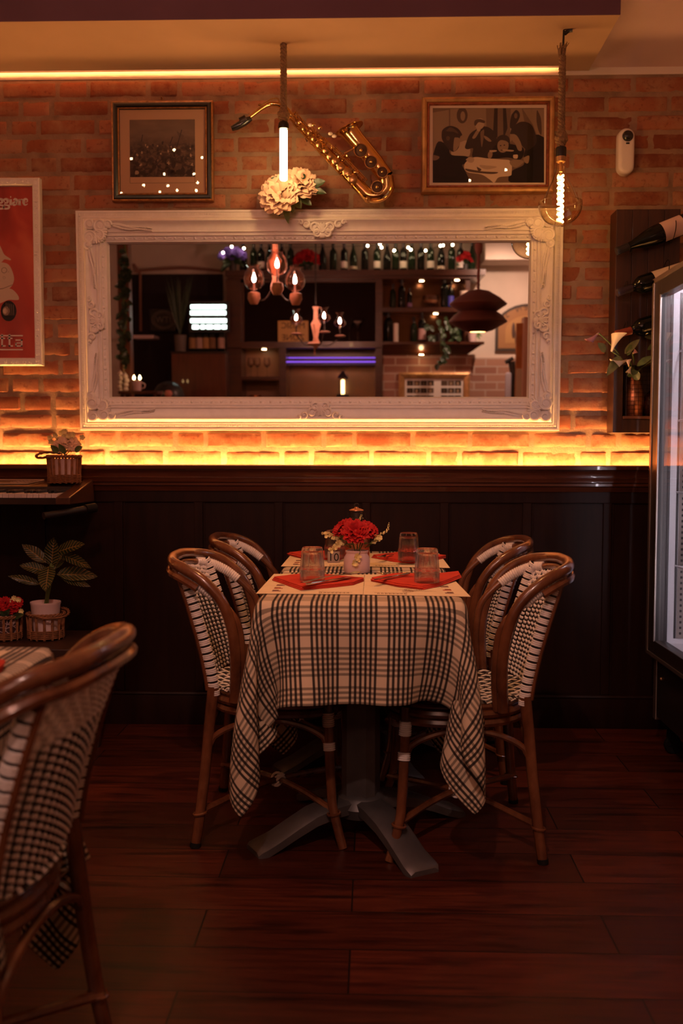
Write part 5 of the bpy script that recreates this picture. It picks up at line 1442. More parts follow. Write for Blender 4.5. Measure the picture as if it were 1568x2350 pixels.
b3 = bottle('wine_bottle', 'red capped wine bottle with white label, lowest in the wall rack behind the lilies', lying(1414, 768, 1516, 739), BORD, M_BGLASS, M_CAPR, (.060, .146, -1.3, 1.3, M_LABW), 'bottle', GB, ('SOLAM', .015, .128, .1, 0))
for (x, y, r) in ((1545, 530, .046), (1530, 622, .044), (1530, 715, .044)):  # wire loops carrying the bottles
    c = at(x, y, YBt); c2 = at(x - 90, y + 34, YBt)
    b = MB(); b.tube([(c.x + .006 * math.sin(a), YBt + .01 + r * math.cos(a), c.z + r * math.sin(a)) for a in [2 * PI * k / 28 for k in range(28)]], .0017, 6, closed=True); b.build('wire_loop', M_WIRE, rack)
    b = MB(); b.tube([(c2.x + .004 * math.sin(a), YBt + .026 + .030 * math.cos(a), c2.z + .022 * math.sin(a)) for a in [2 * PI * k / 20 for k in range(20)]], .0013, 6, closed=True); b.build('wire_loop', M_WIRE, rack)
# copper vase with calla lilies in the niche
VC = at(1454, 949, 4.132); VC.z = nz0
k_ = 4.132 / FPX
cv = thing('copper_vase', 'copper vase of calla lilies standing in the mesh niche of the rack', 'vase', VC)
b = MB(); b.lathe([(0, 0), (19 * k_, 0), (20 * k_, 2 * k_), (23.5 * k_, 30 * k_), (23 * k_, 48 * k_), (19 * k_, 66 * k_), (15.5 * k_, 80 * k_), (15 * k_, 90 * k_), (16.5 * k_, 96 * k_), (15 * k_, 96 * k_), (13.5 * k_, 88 * k_), (0, 80 * k_)], 32, 0, Matrix.Translation(VC)); b.build('vase_body', M_COPPER, cv)
q = MB(); q.text('ITALIA', .012, Matrix.Identity(4), .0002); R = 21.5 * k_; b = MB()
b.add([(VC.x + (R + .0008) * math.sin(v[0] / R), VC.y - (R + .0008) * math.cos(v[0] / R), VC.z + 58 * k_ + v[1]) for v in q.v], q.f); b.build('lettering', mat('engraved_letter', (.55, .32, .2), .5), cv, smooth=False)
M_CALLA = mat('cream_calla', (.80, .66, .50), .5, sheen=.2, var=.06, vs=30)
M_CALLAP = mat('mauve_calla', (.50, .24, .30), .5, var=.2, vs=30)
M_OLIVE = mat('olive_leaf', (.15, .16, .06), .45, var=.35, vs=30)
def calla(px, py, qx, qy, R, m, face, dy=-.05, y0=4.05):
    a, c = at(px, py, y0), at(qx, qy, y0 + dy); ax = c - a; L = ax.length; M = axis_matrix(a, ax, face)
    b = MB()
    def fn(u, v):
        th = lerp(-2.9, 2.9, u); lip = .55 + .45 * math.cos(th)
        r = R * (.16 + .84 * v ** 1.7) * (1 - .25 * (1 - lip) * v); z = L * v * (.55 + .45 * lip) + .12 * L * v * v * lip
        f = R * .7 * lip * v ** 3
        return M @ Vector((r * math.cos(th) + f, r * math.sin(th), z))
    b.grid(fn, 22, 10); o = b.build('calla_bloom', m, cv, smooth=True, angle=100)
    b = MB(); b.tube([M @ Vector((0, 0, L * .1)), M @ Vector((R * .1, 0, L * .7))], [.004, .002], 7); b.build('spadix', M_SPRIG, o)
    b = MB(); top = Vector((VC.x, VC.y, VC.z + 92 * k_)); b.tube(smooth_path([a, a.lerp(top, .4) + Vector((0, -.01, .01)), top, top - Vector((0, 0, .05))], 4), .0028, 6); b.build('stem', M_STEM, cv)
calla(1404, 806, 1420, 756, .030, M_CALLA, (.2, -1, -.1))
calla(1374, 764, 1348, 790, .018, M_CALLAP, (-.4, -1, .5))
calla(1440, 826, 1406, 840, .020, M_CALLA, (-.3, -.6, .8), -.03)
calla(1448, 842, 1440, 862, .016, M_CALLA, (0, -1, 0), -.02)
calla(1444, 842, 1442, 824, .012, mat('lilac_calla', (.46, .34, .44), .5), (0, -1, 0), -.01)
calla(1452, 812, 1462, 804, .012, M_CALLAP, (.3, -1, .3), -.01)
calla(1506, 826, 1510, 800, .016, M_CALLA, (.3, -1, .3), -.01)
for (a, c, W, m, dy) in (((1425, 818), (1393, 856), .020, M_OLIVE, -.05), ((1390, 808), (1372, 784), .018, M_OLIVE, -.03), ((1434, 812), (1468, 774), .016, M_OLIVE, -.03), ((1440, 816), (1450, 788), .012, M_LEAF, -.02),
                         ((1462, 840), (1500, 812), .014, M_LEAF, -.04), ((1455, 870), (1468, 852), .02, M_LEAFD, -.03), ((1440, 862), (1466, 850), .016, M_LEAFD, -.05), ((1510, 776), (1480, 770), .016, M_OLIVE, -.02), ((1508, 790), (1486, 800), .012, M_LEAF, -.02), ((1500, 862), (1512, 846), .016, M_LEAFD, -.02)):
    p, q = at(*a, 4.05), at(*c, 4.05 + dy); b = MB(); leaf(b, p, q - p, (q - p).length * 1.05, W, (0, -1, .4), .2, 0, .3); b.build('leaf', m, cv)
FC = at(1502, 949, 4.132); FC.z = nz0
fl = thing('round_bottle', 'squat dark red bottle with an oval white label in the mesh niche', 'bottle', FC)
b = MB(); b.lathe([(0, 0), (.030, 0), (.043, .012), (.049, .045), (.045, .075), (.030, .098), (.016, .108), (.013, .150), (.015, .152), (.015, .160), (0, .160)], 32, 0, Matrix.Translation(FC) @ Matrix.Diagonal((1, .85, 1, 1))); b.build('bottle_body', mat('dark_red_glass', (.030, .004, .004), .06, coat=.4), fl)
b = MB(); n = 28; c0 = Vector((FC.x + .012, FC.y - .0445, FC.z + .050)); oo = []
def onb(x, z): X = x + .012; return Vector((FC.x + X, FC.y - .0432 * math.sqrt(max(0, 1 - (X / .0505) ** 2 - ((z) / .062) ** 2)) , FC.z + .048 + z))
b.add([onb(0, 0)] + [onb(.027 * math.cos(2 * PI * k / n), .031 * math.sin(2 * PI * k / n)) + Vector((0, -.001, 0)) for k in range(n)], [(0, 1 + k, 1 + (k + 1) % n) for k in range(n)]); lo = b.build('label', M_LABW, fl)
b = MB(); q = MB(); q.text('NAR', .013, Matrix.Identity(4), .0002); b.add([onb(v[0], v[1]) + Vector((0, -.0022, 0)) for v in q.v], q.f); b.build('label_print', M_BINK, lo, smooth=False)

# ================================================================== GLASS DOOR FRIDGE
M_STEELB = mat('brushed_steel', (.42, .36, .32), .28, .9, var=.08, vs=8)
M_FRBLK = mat('fridge_black', (.018, .014, .013), .35)
M_FRIN = mat('fridge_liner', (.78, .76, .80), .5)
M_FRLAMP = emit('fridge_tube', (1.0, .90, .96), L_FRIDGE * 4)
YA, YC = 3.86, 3.14
XF = at(1510, 1043, YA).x; zT = at(1520, 640, YA).z; zG1, zG0 = 1.722, .452
fr = thing('glass_door_fridge', 'tall steel fridge with a lit glass door beside the wine rack', 'fridge', ((XF + 1.75) / 2, (YA + YC) / 2, 0))
XBk = 1.74
b = MB(); b.span((XF, YA - .035, .12), (XBk, YA, zT), 0, .004); b.build('side_panel', M_STEELB, fr, smooth=False)
b = MB(); b.span((XF, YC, .12), (XBk, YC + .035, zT), 0, .004); b.build('side_panel', M_STEELB, fr, smooth=False)
b = MB(); b.span((XF, YC + .035, zT - .035), (XBk, YA - .035, zT), 0, .003); b.build('top_panel', M_STEELB, fr, smooth=False)
b = MB(); b.span((XBk - .02, YC + .035, .4), (XBk, YA - .035, zT - .035)); b.build('back_panel', M_FRIN, fr, smooth=False)
b = MB(); b.span((XF + .01, YA - .045, .42), (XBk - .02, YA - .035, zT - .035)); b.span((XF + .01, YC + .035, .42), (XBk - .02, YC + .045, zT - .035)); b.span((XF + .01, YC + .045, .40), (XBk - .02, YA - .045, .42)); b.span((XF + .01, YC + .045, zT - .045), (XBk - .02, YA - .045, zT - .035)); b.build('liner', M_FRIN, fr, smooth=False)
b = MB(); b.span((XF + .02, YC + .035, .12), (XBk, YA - .035, .40), 0, .003); b.span((XF - .002, YC + .06, .14), (XF + .02, YA - .06, .36), 0, .002); b.build('motor_housing', M_FRBLK, fr, smooth=False)
b = MB(); b.span((XF - .02, YC + .04, .365), (XF + .02, YA - .02, .395), 0, .003); b.build('lower_rail', M_STEELB, fr, smooth=False)
b = MB(); b.span((XF + .001, YC + .003, .41), (XF + .012, YC + .12, zT - .003)); b.span((XF + .001, YA - .125, .41), (XF + .012, YA - .037, zT - .003)); b.span((XF + .001, YC + .12, zG1 + .01), (XF + .012, YA - .125, zT - .003)); b.span((XF + .001, YC + .12, .41), (XF + .012, YA - .125, zG0 - .01)); b.build('front_frame', M_FRBLK, fr, smooth=False)
# door
XD = XF - .045
ya, yc = YA - .062, YC + .012
door = MB(); door.span((XD, ya - .095, zG0 - .06), (XF - .004, ya, zG1 + .07), 0, .004); door.span((XD, yc, zG0 - .06), (XF - .004, yc + .095, zG1 + .07), 0, .004); door.span((XD, yc + .095, zG1), (XF - .004, ya - .095, zG1 + .07), 0, .003); door.span((XD, yc + .095, zG0 - .06), (XF - .004, ya - .095, zG0), 0, .003)
dr = door.build('door_frame', M_FRBLK, fr, smooth=False)
b = MB()
b.span((XD - .004, ya - .018, zG0 - .06), (XD + .006, ya + .004, zG1 + .072), 0, .002); b.span((XD - .003, ya - .098, zG0 - .004), (XD + .004, ya - .086, zG1 + .004), 0, .001)
b.span((XD - .004, yc, zG1 + .056), (XD + .006, ya + .004, zG1 + .074), 0, .002); b.span((XD - .004, yc, zG0 - .064), (XD + .006, ya, zG0 - .05), 0, .002)
b.build('door_trim', M_STEELB, dr, smooth=False)
b = MB(); b.span((XD + .010, yc + .09, zG0 - .005), (XD + .015, ya - .09, zG1 + .005)); b.build('door_glass', thin_glass('door_glass', (.96, .95, .97), .7), dr, smooth=False)
b = MB(); b.tube([(XD - .03, yc + .04, 1.0), (XD - .03, yc + .04, 1.35)], .009, 8); b.tube([(XD, yc + .04, 1.03), (XD - .03, yc + .04, 1.03)], .006, 6); b.tube([(XD, yc + .04, 1.32), (XD - .03, yc + .04, 1.32)], .006, 6); b.build('handle', M_STEELB, dr)
b = MB()
for x in (XF + .07, XF + .22, XF + .45): 
    b.span((x, YA - .050, .44), (x + .028, YA - .044, zT - .06), 0); b.span((x - .010, YA - .0475, .44), (x - .002, YA - .044, zT - .06), 1); b.span((x + .030, YA - .0475, .44), (x + .036, YA - .044, zT - .06), 1)
    for k in range(58): b.box((x + .014, YA - .0502, .46 + k * .0215), (.008, .0012, .009), 1)
b.build('shelf_pilasters', [M_STEELB, M_FRBLK], fr, smooth=False)
for zsh in (.72, 1.0, 1.27, 1.53):
    b = MB(); 
    for k in range(14): b.tube([(XF + .06, YC + .06 + k * .045, zsh), (XBk - .04, YC + .06 + k * .045, zsh)], .0025, 5)
    b.tube([(XF + .06, YC + .05, zsh), (XF + .06, YA - .052, zsh)], .004, 6); b.build('shelf', mat('white_wire', (.75, .73, .76), .4), fr)
b = MB(); b.tube([(XF + .10, YC + .08, zT - .06), (XF + .10, YA - .10, zT - .06)], .007, 6); b.tube([(XF + .03, YC + .06, .50), (XF + .03, YC + .06, zT - .08)], .006, 6); b.build('light_tube', M_FRLAMP, fr)
for dx in (.06, .56):
    for yy in (YC + .07, YA - .07):
        b = MB(); b.lathe([(0, -.012), (.030, -.012), (.034, -.006), (.034, .006), (.030, .012), (0, .012)], 20, 0, Matrix.Translation((XF + dx, yy, .034)) @ Matrix.Rotation(PI / 2, 4, 'X')); b.span((XF + dx - .02, yy - .018, .034), (XF + dx + .02, yy - .014, .11)); b.span((XF + dx - .02, yy + .014, .034), (XF + dx + .02, yy + .018, .11)); b.span((XF + dx - .03, yy - .025, .105), (XF + dx + .03, yy + .025, .122)); b.build('castor', M_FOOT, fr)
b = MB(); b.ball((XF - .004, YA - .12, .30), .006, 8, 6); b.build('panel_screw', M_GOLDF, fr)
M_CAN = mat('red_can', (.50, .035, .04), .35); M_CARTON = mat('white_carton', (.76, .74, .76), .5)
for i, (z, col) in enumerate(((1.273, 'w'), (1.003, 'w'), (1.533, 'w'), (.723, 'r'))):
    for k in range(3):
        c = Vector((XF + .12 + k * .085, YA - .095, z + .0035))
        wd = ('topmost', 'second', 'third', 'lowest')[(2, 0, 3, 1).index(i)] if False else {1.533: 'top', 1.273: 'second', 1.003: 'third', .723: 'lowest'}[z]
        t = thing('drink_bottle', ['front', 'middle', 'rear'][k] + ' red capped drink bottle on the ' + wd + ' fridge shelf', 'bottle', c, 0, 'drinks in the fridge')
        b = MB(); b.lathe([(0, 0), (.028, 0), (.031, .004), (.031, .12), (.026, .145), (.013, .170), (.013, .180), (0, .180)], 20, 0, Matrix.Translation(c)); b.build('bottle_body', M_CARTON, t)
        b = MB(); b.lathe([(.0313, .03), (.0316, .032), (.0316, .095), (.0313, .097)], 20, 0, Matrix.Translation(c)); b.build('label', M_CAN, t)
        b = MB(); b.lathe([(.0145, .170), (.0145, .190), (0, .190)], 16, 0, Matrix.Translation(c)); b.build('cap', M_CAN, t)

# ================================================================== DIGITAL PIANO, BASKETS AND PLANT ON THE LEFT
M_PIANO = mat('piano_black', (.030, .016, .011), .25, coat=.4)
M_KEYW = mat('white_piano_key', (.66, .56, .54), .35)
M_KEYB = mat('black_piano_key', (.012, .011, .011), .3)
M_SILV = mat('control_strip', (.10, .055, .04), .4)
xe, xef, xei = at(215, 1105, 4.05).x, at(161, 1143, 3.70).x, at(128, 1143, 3.70).x
pn = thing('digital_piano', 'black digital piano at the left edge in front of the panelling', 'piano', (xe - .65, 3.88, .0))
b = MB(); X0 = xe - 1.30
pf = [(3.715, .950), (3.715, .972), (3.735, .974), (3.735, .965), (3.875, .975), (3.880, 1.012), (3.935, 1.020), (4.050, 1.034), (4.062, 1.030), (4.062, .945)]
n = len(pf); x1_ = xei + .004
b.add([(X0, y, z) for y, z in pf] + [(x1_, y, z) for y, z in pf], [(i, i + n, (i + 1) % n + n, (i + 1) % n) for i in range(n)] + [tuple(range(n)), tuple(range(n, 2 * n))[::-1]])
b.build('body', M_PIANO, pn, smooth=False)
b = MB()                                                             # right cheek: slopes back to the wide rear corner
A_ = [(xei, 3.695, .950), (xef, 3.695, .950), (xe, 4.062, .945), (xei, 4.062, .945)]; C_ = [(xei, 3.695, .978), (xef, 3.695, .978), (xe - .006, 4.062, 1.036), (xei, 4.062, 1.036)]
b.add(A_ + C_, [(0, 1, 2, 3)[::-1], (4, 5, 6, 7), (0, 1, 5, 4), (1, 2, 6, 5), (2, 3, 7, 6), (3, 0, 4, 7)]); o = b.build('end_cheek', wood('cheek_wood', (.045, .016, .008), (.10, .036, .016), 5, (8, 1, 8), .3, .4), pn, smooth=False)
bv = o.modifiers.new('soft', 'BEVEL'); bv.width = .004; bv.segments = 2
kx = xei - .0015; k = 0
pitch = .0232
while kx - pitch > X0 + .03 and k < 50:
    b = MB(); b.span((kx - pitch + .0007, 3.722, .974), (kx - .0007, 3.872, .990), 0, .0012); b.build('white_key', M_KEYW, pn, smooth=False)
    if k % 7 not in (0, 3) and k: 
        b = MB(); b.span((kx - .006, 3.775, .988), (kx + .006, 3.874, 1.001), 0, .002); b.build('black_key', M_KEYB, pn, smooth=False)
    kx -= pitch; k += 1
xs = at(92, 1108, 3.98).x
def pan(x, y, h=.0012): return (x, y, lerp(1.020, 1.034, (y - 3.935) / .115) + h)
b = MB(); b.prism([pan(X0 + .05, 3.93), pan(xs - .03, 3.93), pan(xs, 4.03), pan(X0 + .05, 4.03)], (0, 0, .0012)); b.build('control_panel', M_SILV, pn, smooth=False)
b = MB(); q = [(X0 + .05, 3.93), (xs - .03, 3.93), (xs, 4.03), (X0 + .05, 4.03)]
b.tube([pan(x, y, .003) for x, y in q], .0022, 5, 0, False, True); 
for i in range(3):
    for j in range(5): b.box(pan(xs - .11 + .016 * j + .006 * i, 3.965 + .016 * i, .0035), (.010, .005, .002))
for i in range(6): b.box(pan(xs - .20 - .05 * i, 3.955 + .02 * (i % 2), .0035), (.022, .007, .002))
b.build('control_markings', mat('pale_print', (.55, .40, .30), .5), pn, smooth=False)
M_STAND = mat('black_stand', (.014, .010, .009), .45)
b = MB(); b.tube([at(100, 1184, 3.66), at(214, 1166, 3.80)], .014, 10); b.build('support_arm', M_STAND, pn)
b = MB(); p, q = at(196, 1169, 3.775), at(219, 1165, 3.81); b.tube([p, q], .0185, 10); b.build('rubber_sleeve', M_FOOT, pn)
b = MB(); b.tube([(X0 + .10, 3.72, .94), (xe - .30, 4.0, .02)], .016, 8); b.tube([(X0 + .10, 4.0, .02), (xe - .30, 3.72, .94)], .016, 8); b.tube([(X0 + .10, 3.70, .02), (X0 + .10, 4.04, .02)], .016, 8); b.tube([(xe - .30, 3.70, .018), (xe - .30, 4.04, .018)], .016, 8); b.build('cross_stand', M_STAND, pn)

M_WICK = mat('wicker', (.22, .095, .045), .6, var=.3, vs=60)
M_POTW = mat('white_pot', (.66, .48, .46), .45)
def basket(t, c, r, h, n, handle=None, hoops=(.08, .95), rows=4):
    c = Vector(c); b = MB()
    for k in range(n):
        a = 2 * PI * k / n; d = Vector((math.cos(a), math.sin(a), 0)); s = Vector((-d.y, d.x, 0))
        b.tube([c + d * r * .94, c + d * r * 1.02 + Vector((0, 0, h))], .0042, 5, sx=1.25, sy=.6)
    b.build('basket_slats', M_WICK, t)
    b = MB()
    for i in range(rows):
        for ph in (0, PI):
            b.tube([c + Vector(((r * .96 + .004 * math.sin(n * a / 2 * 1.0 + ph)) * math.cos(a), (r * .96 + .004 * math.sin(n * a / 2 + ph)) * math.sin(a), .006 + .0065 * i + .002 * math.sin(7 * a + ph))) for a in [2 * PI * k / 60 for k in range(60)]], .0026, 5, closed=True)
    for ph in (0, 2.1, 4.2):
        b.tube([c + Vector(((r * 1.03 + .004 * math.cos(9 * a + ph)) * math.cos(a), (r * 1.03 + .004 * math.cos(9 * a + ph)) * math.sin(a), h + .004 * math.sin(9 * a + ph))) for a in [2 * PI * k / 72 for k in range(72)]], .0030, 5, closed=True)
    b.lathe([(0, .002), (r * .95, .002)], 24, 0, Matrix.Translation(c)); b.build('basket_weave', M_WICK, t)
    if handle:
        b = MB()
        for ph in (0, 2.1, 4.2): b.tube([Vector(p) + Vector((.003 * math.cos(i * .9 + ph), .003 * math.sin(i * .9 + ph), .003 * math.cos(i * .9 + ph + 1))) for i, p in enumerate(smooth_path(handle, 6))], .0030, 5)
        b.build('basket_handle', M_WICK, t)
YB1 = 3.955; c = at(148, 1110, YB1); c.z = 1.0235
r = 36.5 * YB1 / FPX
fb = thing('flower_basket', 'small wicker basket of cream blossoms in a white pot on the piano', 'flowers', c)
hz = 62 * YB1 / FPX
basket(fb, c, r, hz, 16, [c + Vector((-.02, -r, hz)), c + Vector((-r - .02, -r * .7, hz - .006)), c + Vector((-r - .045, -.01, hz + .004)), c + Vector((-r - .02, r * .5, hz + .016)), c + Vector((-r * .5, r * .9, hz + .012))], rows=5)
b = MB(); b.lathe([(0, .003), (r * .70, .003), (r * .80, .088), (r * .84, .092), (r * .84, .098), (r * .76, .098), (r * .72, .08), (0, .08)], 32, 0, Matrix.Translation(c)); b.build('pot', M_POTW, fb)
for i, (px, py, R, d) in enumerate(((140, 1022, .028, (-.2, -.7, .6)), (156, 1016, .030, (.2, -.7, .7)), (170, 1024, .022, (.6, -.5, .5)))):
    b = MB(); rose(b, at(px, py, YB1 - .02), d, R, 0, 80 + i, 4); b.build('blossom', M_CREAM, fb, smooth=True, angle=80)
rg = random.Random(9)
for i, (px, py) in enumerate(((116, 1005), (118, 1014), (128, 1000), (142, 994), (150, 990), (158, 1000), (166, 1004), (176, 1012), (190, 1004), (182, 1020), (136, 1008), (149, 1002), (168, 998))):
    p = at(px, py, YB1 + rg.uniform(-.03, .03)); b = MB(); b.tube(smooth_path([c + Vector((rg.uniform(-.02, .02), 0, .09)), (c + p) / 2 + Vector((0, 0, .05)), p], 4), .0010, 4, 0)
    for k in range(5):
        a = 2 * PI * k / 5; o = Vector((math.cos(a), -.3, math.sin(a))); petal(b, p, o, o + Vector((0, -.5, 0)), .012, .0055, .2, .3, 1, 3)
    b.build('small_blossom', [M_STEM, M_SPRIG], fb)
for a_, c_ in (((135, 1040), (120, 1024)), ((150, 1042), (138, 1022)), ((172, 1036), (186, 1026))):
    p, q = at(*a_, YB1 - .045), at(*c_, YB1 - .06); b = MB(); leaf(b, p, q - p, (q - p).length * 1.3, .013, (0, -1, .3), .1); b.build('leaf', M_LEAF, fb)

# --- low bench with two baskets
ZB_ = .452; YQ = 3.66
bx1 = at(205, 1470, 3.6).x
M_BENCH = wood('bench_wood', (.020, .009, .006), (.045, .018, .010), 4, (1, 8, 8), .4)
bn = thing('low_bench', 'low dark wooden bench beneath the piano carrying two planted baskets', 'bench', (bx1 - .45, YQ, 0))
b = MB(); b.span((bx1 - .92, 3.46, ZB_ - .035), (bx1, 3.84, ZB_ - .002), 0, .004); b.build('bench_top', M_BENCH, bn, smooth=False)
for x in (bx1 - .88, bx1 - .04):
    for y in (3.50, 3.80): b = MB(); b.span((x - .02, y - .02, 0), (x + .02, y + .02, ZB_ - .035), 0, .003); b.build('leg', M_BENCH, bn, smooth=False)
c = at(106, 1475, YQ); c.z = ZB_; k_ = YQ / FPX
pl = thing('potted_croton', 'broad leaved plant in a white pot set in a handled wicker basket, lower left', 'plant', c)
basket(pl, c, 41 * k_, 58 * k_, 14, [c + Vector((-.02, -.066, 58 * k_)), c + Vector((.02, -.078, 54 * k_)), c + Vector((.075, -.06, 54 * k_)), c + Vector((.092, -.02, 60 * k_)), c + Vector((.07, .03, 66 * k_)), c + Vector((.03, .06, 66 * k_))], rows=5)
b = MB(); b.lathe([(0, .008), (27 * k_, .008), (34 * k_, 80 * k_), (35 * k_, 82 * k_), (35 * k_, 86 * k_), (32.5 * k_, 86 * k_), (31.5 * k_, 76 * k_), (0, 76 * k_)], 36, 0, Matrix.Translation(c)); b.build('pot', M_POTW, pl)
b = MB(); b.lathe([(0, .78 * 86 * k_ + .012), (31 * k_, .78 * 86 * k_ + .010)], 24, 0, Matrix.Translation(c), lambda a, z: 1 + .03 * math.sin(5 * a)); b.build('soil', M_SOIL, pl)
def m_croton():
    t = NT('croton_leaf'); uv = t.n('TexCoord').outputs['UV']; sp = t.n('SeparateXYZ'); t.l(uv, sp.inputs[0])
    sd = t.math('ABSOLUTE', t.math('SUBTRACT', sp.outputs[0], .5))
    w = t.math('SINE', t.math('MULTIPLY', t.math('SUBTRACT', sp.outputs[1], t.math('MULTIPLY', sd, .35)), 62.0))
    v = t.ramp(w, [(.55, (0, 0, 0)), (.9, (1, 1, 1))]); mid = t.math('LESS_THAN', sd, .035)
    c = t.mix(t.math('MAXIMUM', t.math('MULTIPLY', v, .75), mid), (.014, .026, .008), (.17, .105, .025))
    t.base(c); t.set(Roughness=.26); t.bump(w, .5, .002); return t.m
M_CROT = m_croton()
for i, (a, q, W, dy) in enumerate((((118, 1300), (124, 1230), .032, -.02), ((128, 1268), (194, 1244), .030, -.06), ((140, 1272), (208, 1299), .022, -.05), ((106, 1292), (52, 1246), .026, .02), ((108, 1312), (46, 1294), .024, -.03), ((92, 1342), (20, 1318), .018, .0), ((130, 1318), (222, 1318), .034, .05), ((112, 1300), (104, 1352), .034, -.09), ((140, 1326), (206, 1342), .020, .02), ((120, 1330), (80, 1300), .03, .06), ((122, 1310), (150, 1260), .026, .07))):
    p, t_ = at(*a, YQ), at(*q, YQ + dy); b = MB(); leaf(b, p, t_ - p, (t_ - p).length * 1.05, W, (0, -.8, .6), .12, 0, .3); b.build('leaf', M_CROT, pl)
for x in (-.006, .002, .009): 
    b = MB(); b.tube(smooth_path([c + Vector((x, 0, 74 * k_)), at(108, 1370, YQ) + Vector((x * .6, 0, 0)), at(116, 1312, YQ) + Vector((x, 0, 0)), at(120, 1285, YQ)], 4), .0032, 6); b.build('stem', M_STEM, pl)
c = at(14, 1475, YQ - .02); c.z = ZB_
rb = thing('flower_basket', 'wicker basket of small red flowers at the lower left edge beside the plant', 'flowers', c)
basket(rb, c, 36 * k_, 54 * k_, 14, None, rows=4)
def m_star():
    t = NT('starred_pot'); co = t.coord(); vo = t.n('TexVoronoi', feature='DISTANCE_TO_EDGE'); t.l(co, vo.inputs['Vector']); vo.inputs['Scale'].default_value = 60
    t.base(t.ramp(vo.outputs['Distance'], [(.03, (.55, .40, .38)), (.08, (.06, .03, .03))])); t.set(Roughness=.4); return t.m
b = MB(); b.lathe([(0, .006), (26 * k_, .006), (31 * k_, 58 * k_), (29 * k_, 58 * k_), (0, 50 * k_)], 30, 0, Matrix.Translation(c)); b.build('pot', m_star(), rb)
for i, (px, py, R) in enumerate(((8, 1390, .026), (28, 1394, .022), (-14, 1396, .024), (38, 1384, .018))):
    b = MB(); rose(b, at(px, py, YQ - .03), (.1 * i - .1, -.7, .6), R, 0, 95 + i, 4); b.build('rose', M_ROSE, rb, smooth=True, angle=80)
for i, (px, py) in enumerate(((34, 1372), (44, 1376), (50, 1402), (30, 1378))):
    p = at(px, py, YQ - .03); b = MB(); b.tube(smooth_path([c + Vector((0, 0, .07)), (c + p) / 2 + Vector((.01, 0, .05)), p], 4), .0010, 4, 0)
    for k in range(7):
        a = 2 * PI * k / 7; o = Vector((math.cos(a), -.4, math.sin(a))); petal(b, p, o, o + Vector((0, -.5, 0)), .011, .004, .2, .3, 1, 3)
    b.build('small_blossom', [M_STEM, M_SPRIG], rb)
for a_, q_ in (((20, 1420), (4, 1404)), ((30, 1418), (50, 1410)), ((8, 1422), (20, 1400))):
    p, q = at(*a_, YQ - .05), at(*q_, YQ - .07); b = MB(); leaf(b, p, q - p, (q - p).length * 1.3, .012, (0, -1, .3), .1); b.build('leaf', M_LEAFD, rb)

# ================================================================== THE ROOM BEHIND THE VIEWER (seen in the mirror)
M_BARWOOD = wood('bar_mahogany', (.030, .008, .004), (.080, .023, .010), 4, (1, 9, 9), .32, .3)
M_BARDARK = wood('bar_dark_slats', (.012, .005, .003), (.028, .010, .006), 4, (1, 9, 9), .4)
M_DARKWALL = mat('dark_recess_paint', (.035, .024, .024), .8)
M_FLAME = emit('flame_bulb', (1.0, .48, .37), L_FLAME)
M_FLAME2 = emit('flame_bulb_pale', (1.0, .57, .47), L_FLAME2)
M_FAIRY = emit('fairy_bulb', (1.0, .72, .38), L_FAIRY)
M_NEON = emit('lit_panel_bars', (.80, 1.0, .90), L_NEON)
M_VIOLET = emit('violet_led', (.28, .10, 1.0), 1.6)
M_DOWN = emit('downlight_bulb', (1.0, .62, .30), L_DOWN)
YFb, YBb = -2.2, -2.62
def mx(px, Y, py=740): return mir(px, py, Y).x
def mz(py, Y, px=784): return mir(px, py, Y).z
def mspan(b, l, t, r, bt, Yf, Yb, mi=0, bevel=0.0):
    b.span((mx(l, Yf), Yb, mz(bt, Yf)), (mx(r, Yf), Yf, mz(t, Yf)), mi, bevel); return b
zc_ = mz(798, YFb)
bar = thing('bar_cabinet', 'tall mahogany back bar with shelves and louvred centre, seen in the mirror', 'bar cabinet', (mx(800, YFb), -2.4, 0))
def bpart(name, m, *boxes, **kw):
    b = MB()
    for q in boxes: mspan(b, *q)
    return b.build(name, m, bar, smooth=False)
bpart('top_shelf', M_BARWOOD, (518, 619, 1113, 632, YFb + .06, YBb), (522, 632, 1100, 640, YFb + .02, YBb))
o = bpart('post', M_BARWOOD, (520, 640, 553, 800, YFb, YBb)); bpart('post', M_BARWOOD, (862, 640, 878, 800, YFb, YBb)); bpart('post', M_BARWOOD, (1068, 640, 1078, 790, YFb - .02, YBb))
b = MB(); z0_ = 0.0
for l, r in ((520, 553), (640, 656), (862, 878)): b.span((mx(l, YFb), YBb, 0), (mx(r, YFb), YFb, zc_))
b.build('lower_posts', M_BARWOOD, bar, smooth=False)
bpart('louvre_frame', M_BARWOOD, (553, 640, 862, 648, YFb - .05, YBb), (553, 640, 561, 784, YFb - .05, YBb))
b = MB(); mspan(b, 561, 648, 862, 784, YBb + .02, YBb)
for k in range(26):
    z = lerp(mz(782, YFb - .1), mz(650, YFb - .1), k / 25); b.box(((mx(561, YFb - .1) + mx(862, YFb - .1)) / 2, YFb - .12, z), (mx(862, YFb - .1) - mx(561, YFb - .1), .006, .026), 0, Matrix.Rotation(.7, 3, 'X'))
b.build('louvre_panel', M_BARDARK, bar, smooth=False)
bpart('counter_shelf', M_BARWOOD, (520, 784, 878, 798, YFb + .03, YBb))
bpart('shelf_back', mat('shelf_mirror_brown', (.12, .045, .020), .18, .6), (878, 640, 1075, 786, YBb + .03, YBb))
bpart('middle_shelf', M_BARWOOD, (878, 706, 1068, 716, YFb, YBb))
b = MB(); xa, xb = mx(878, YFb), mx(1112, YFb + .12); za, zb, zd = mz(786, YFb), mz(792, YFb), mz(814, YFb)
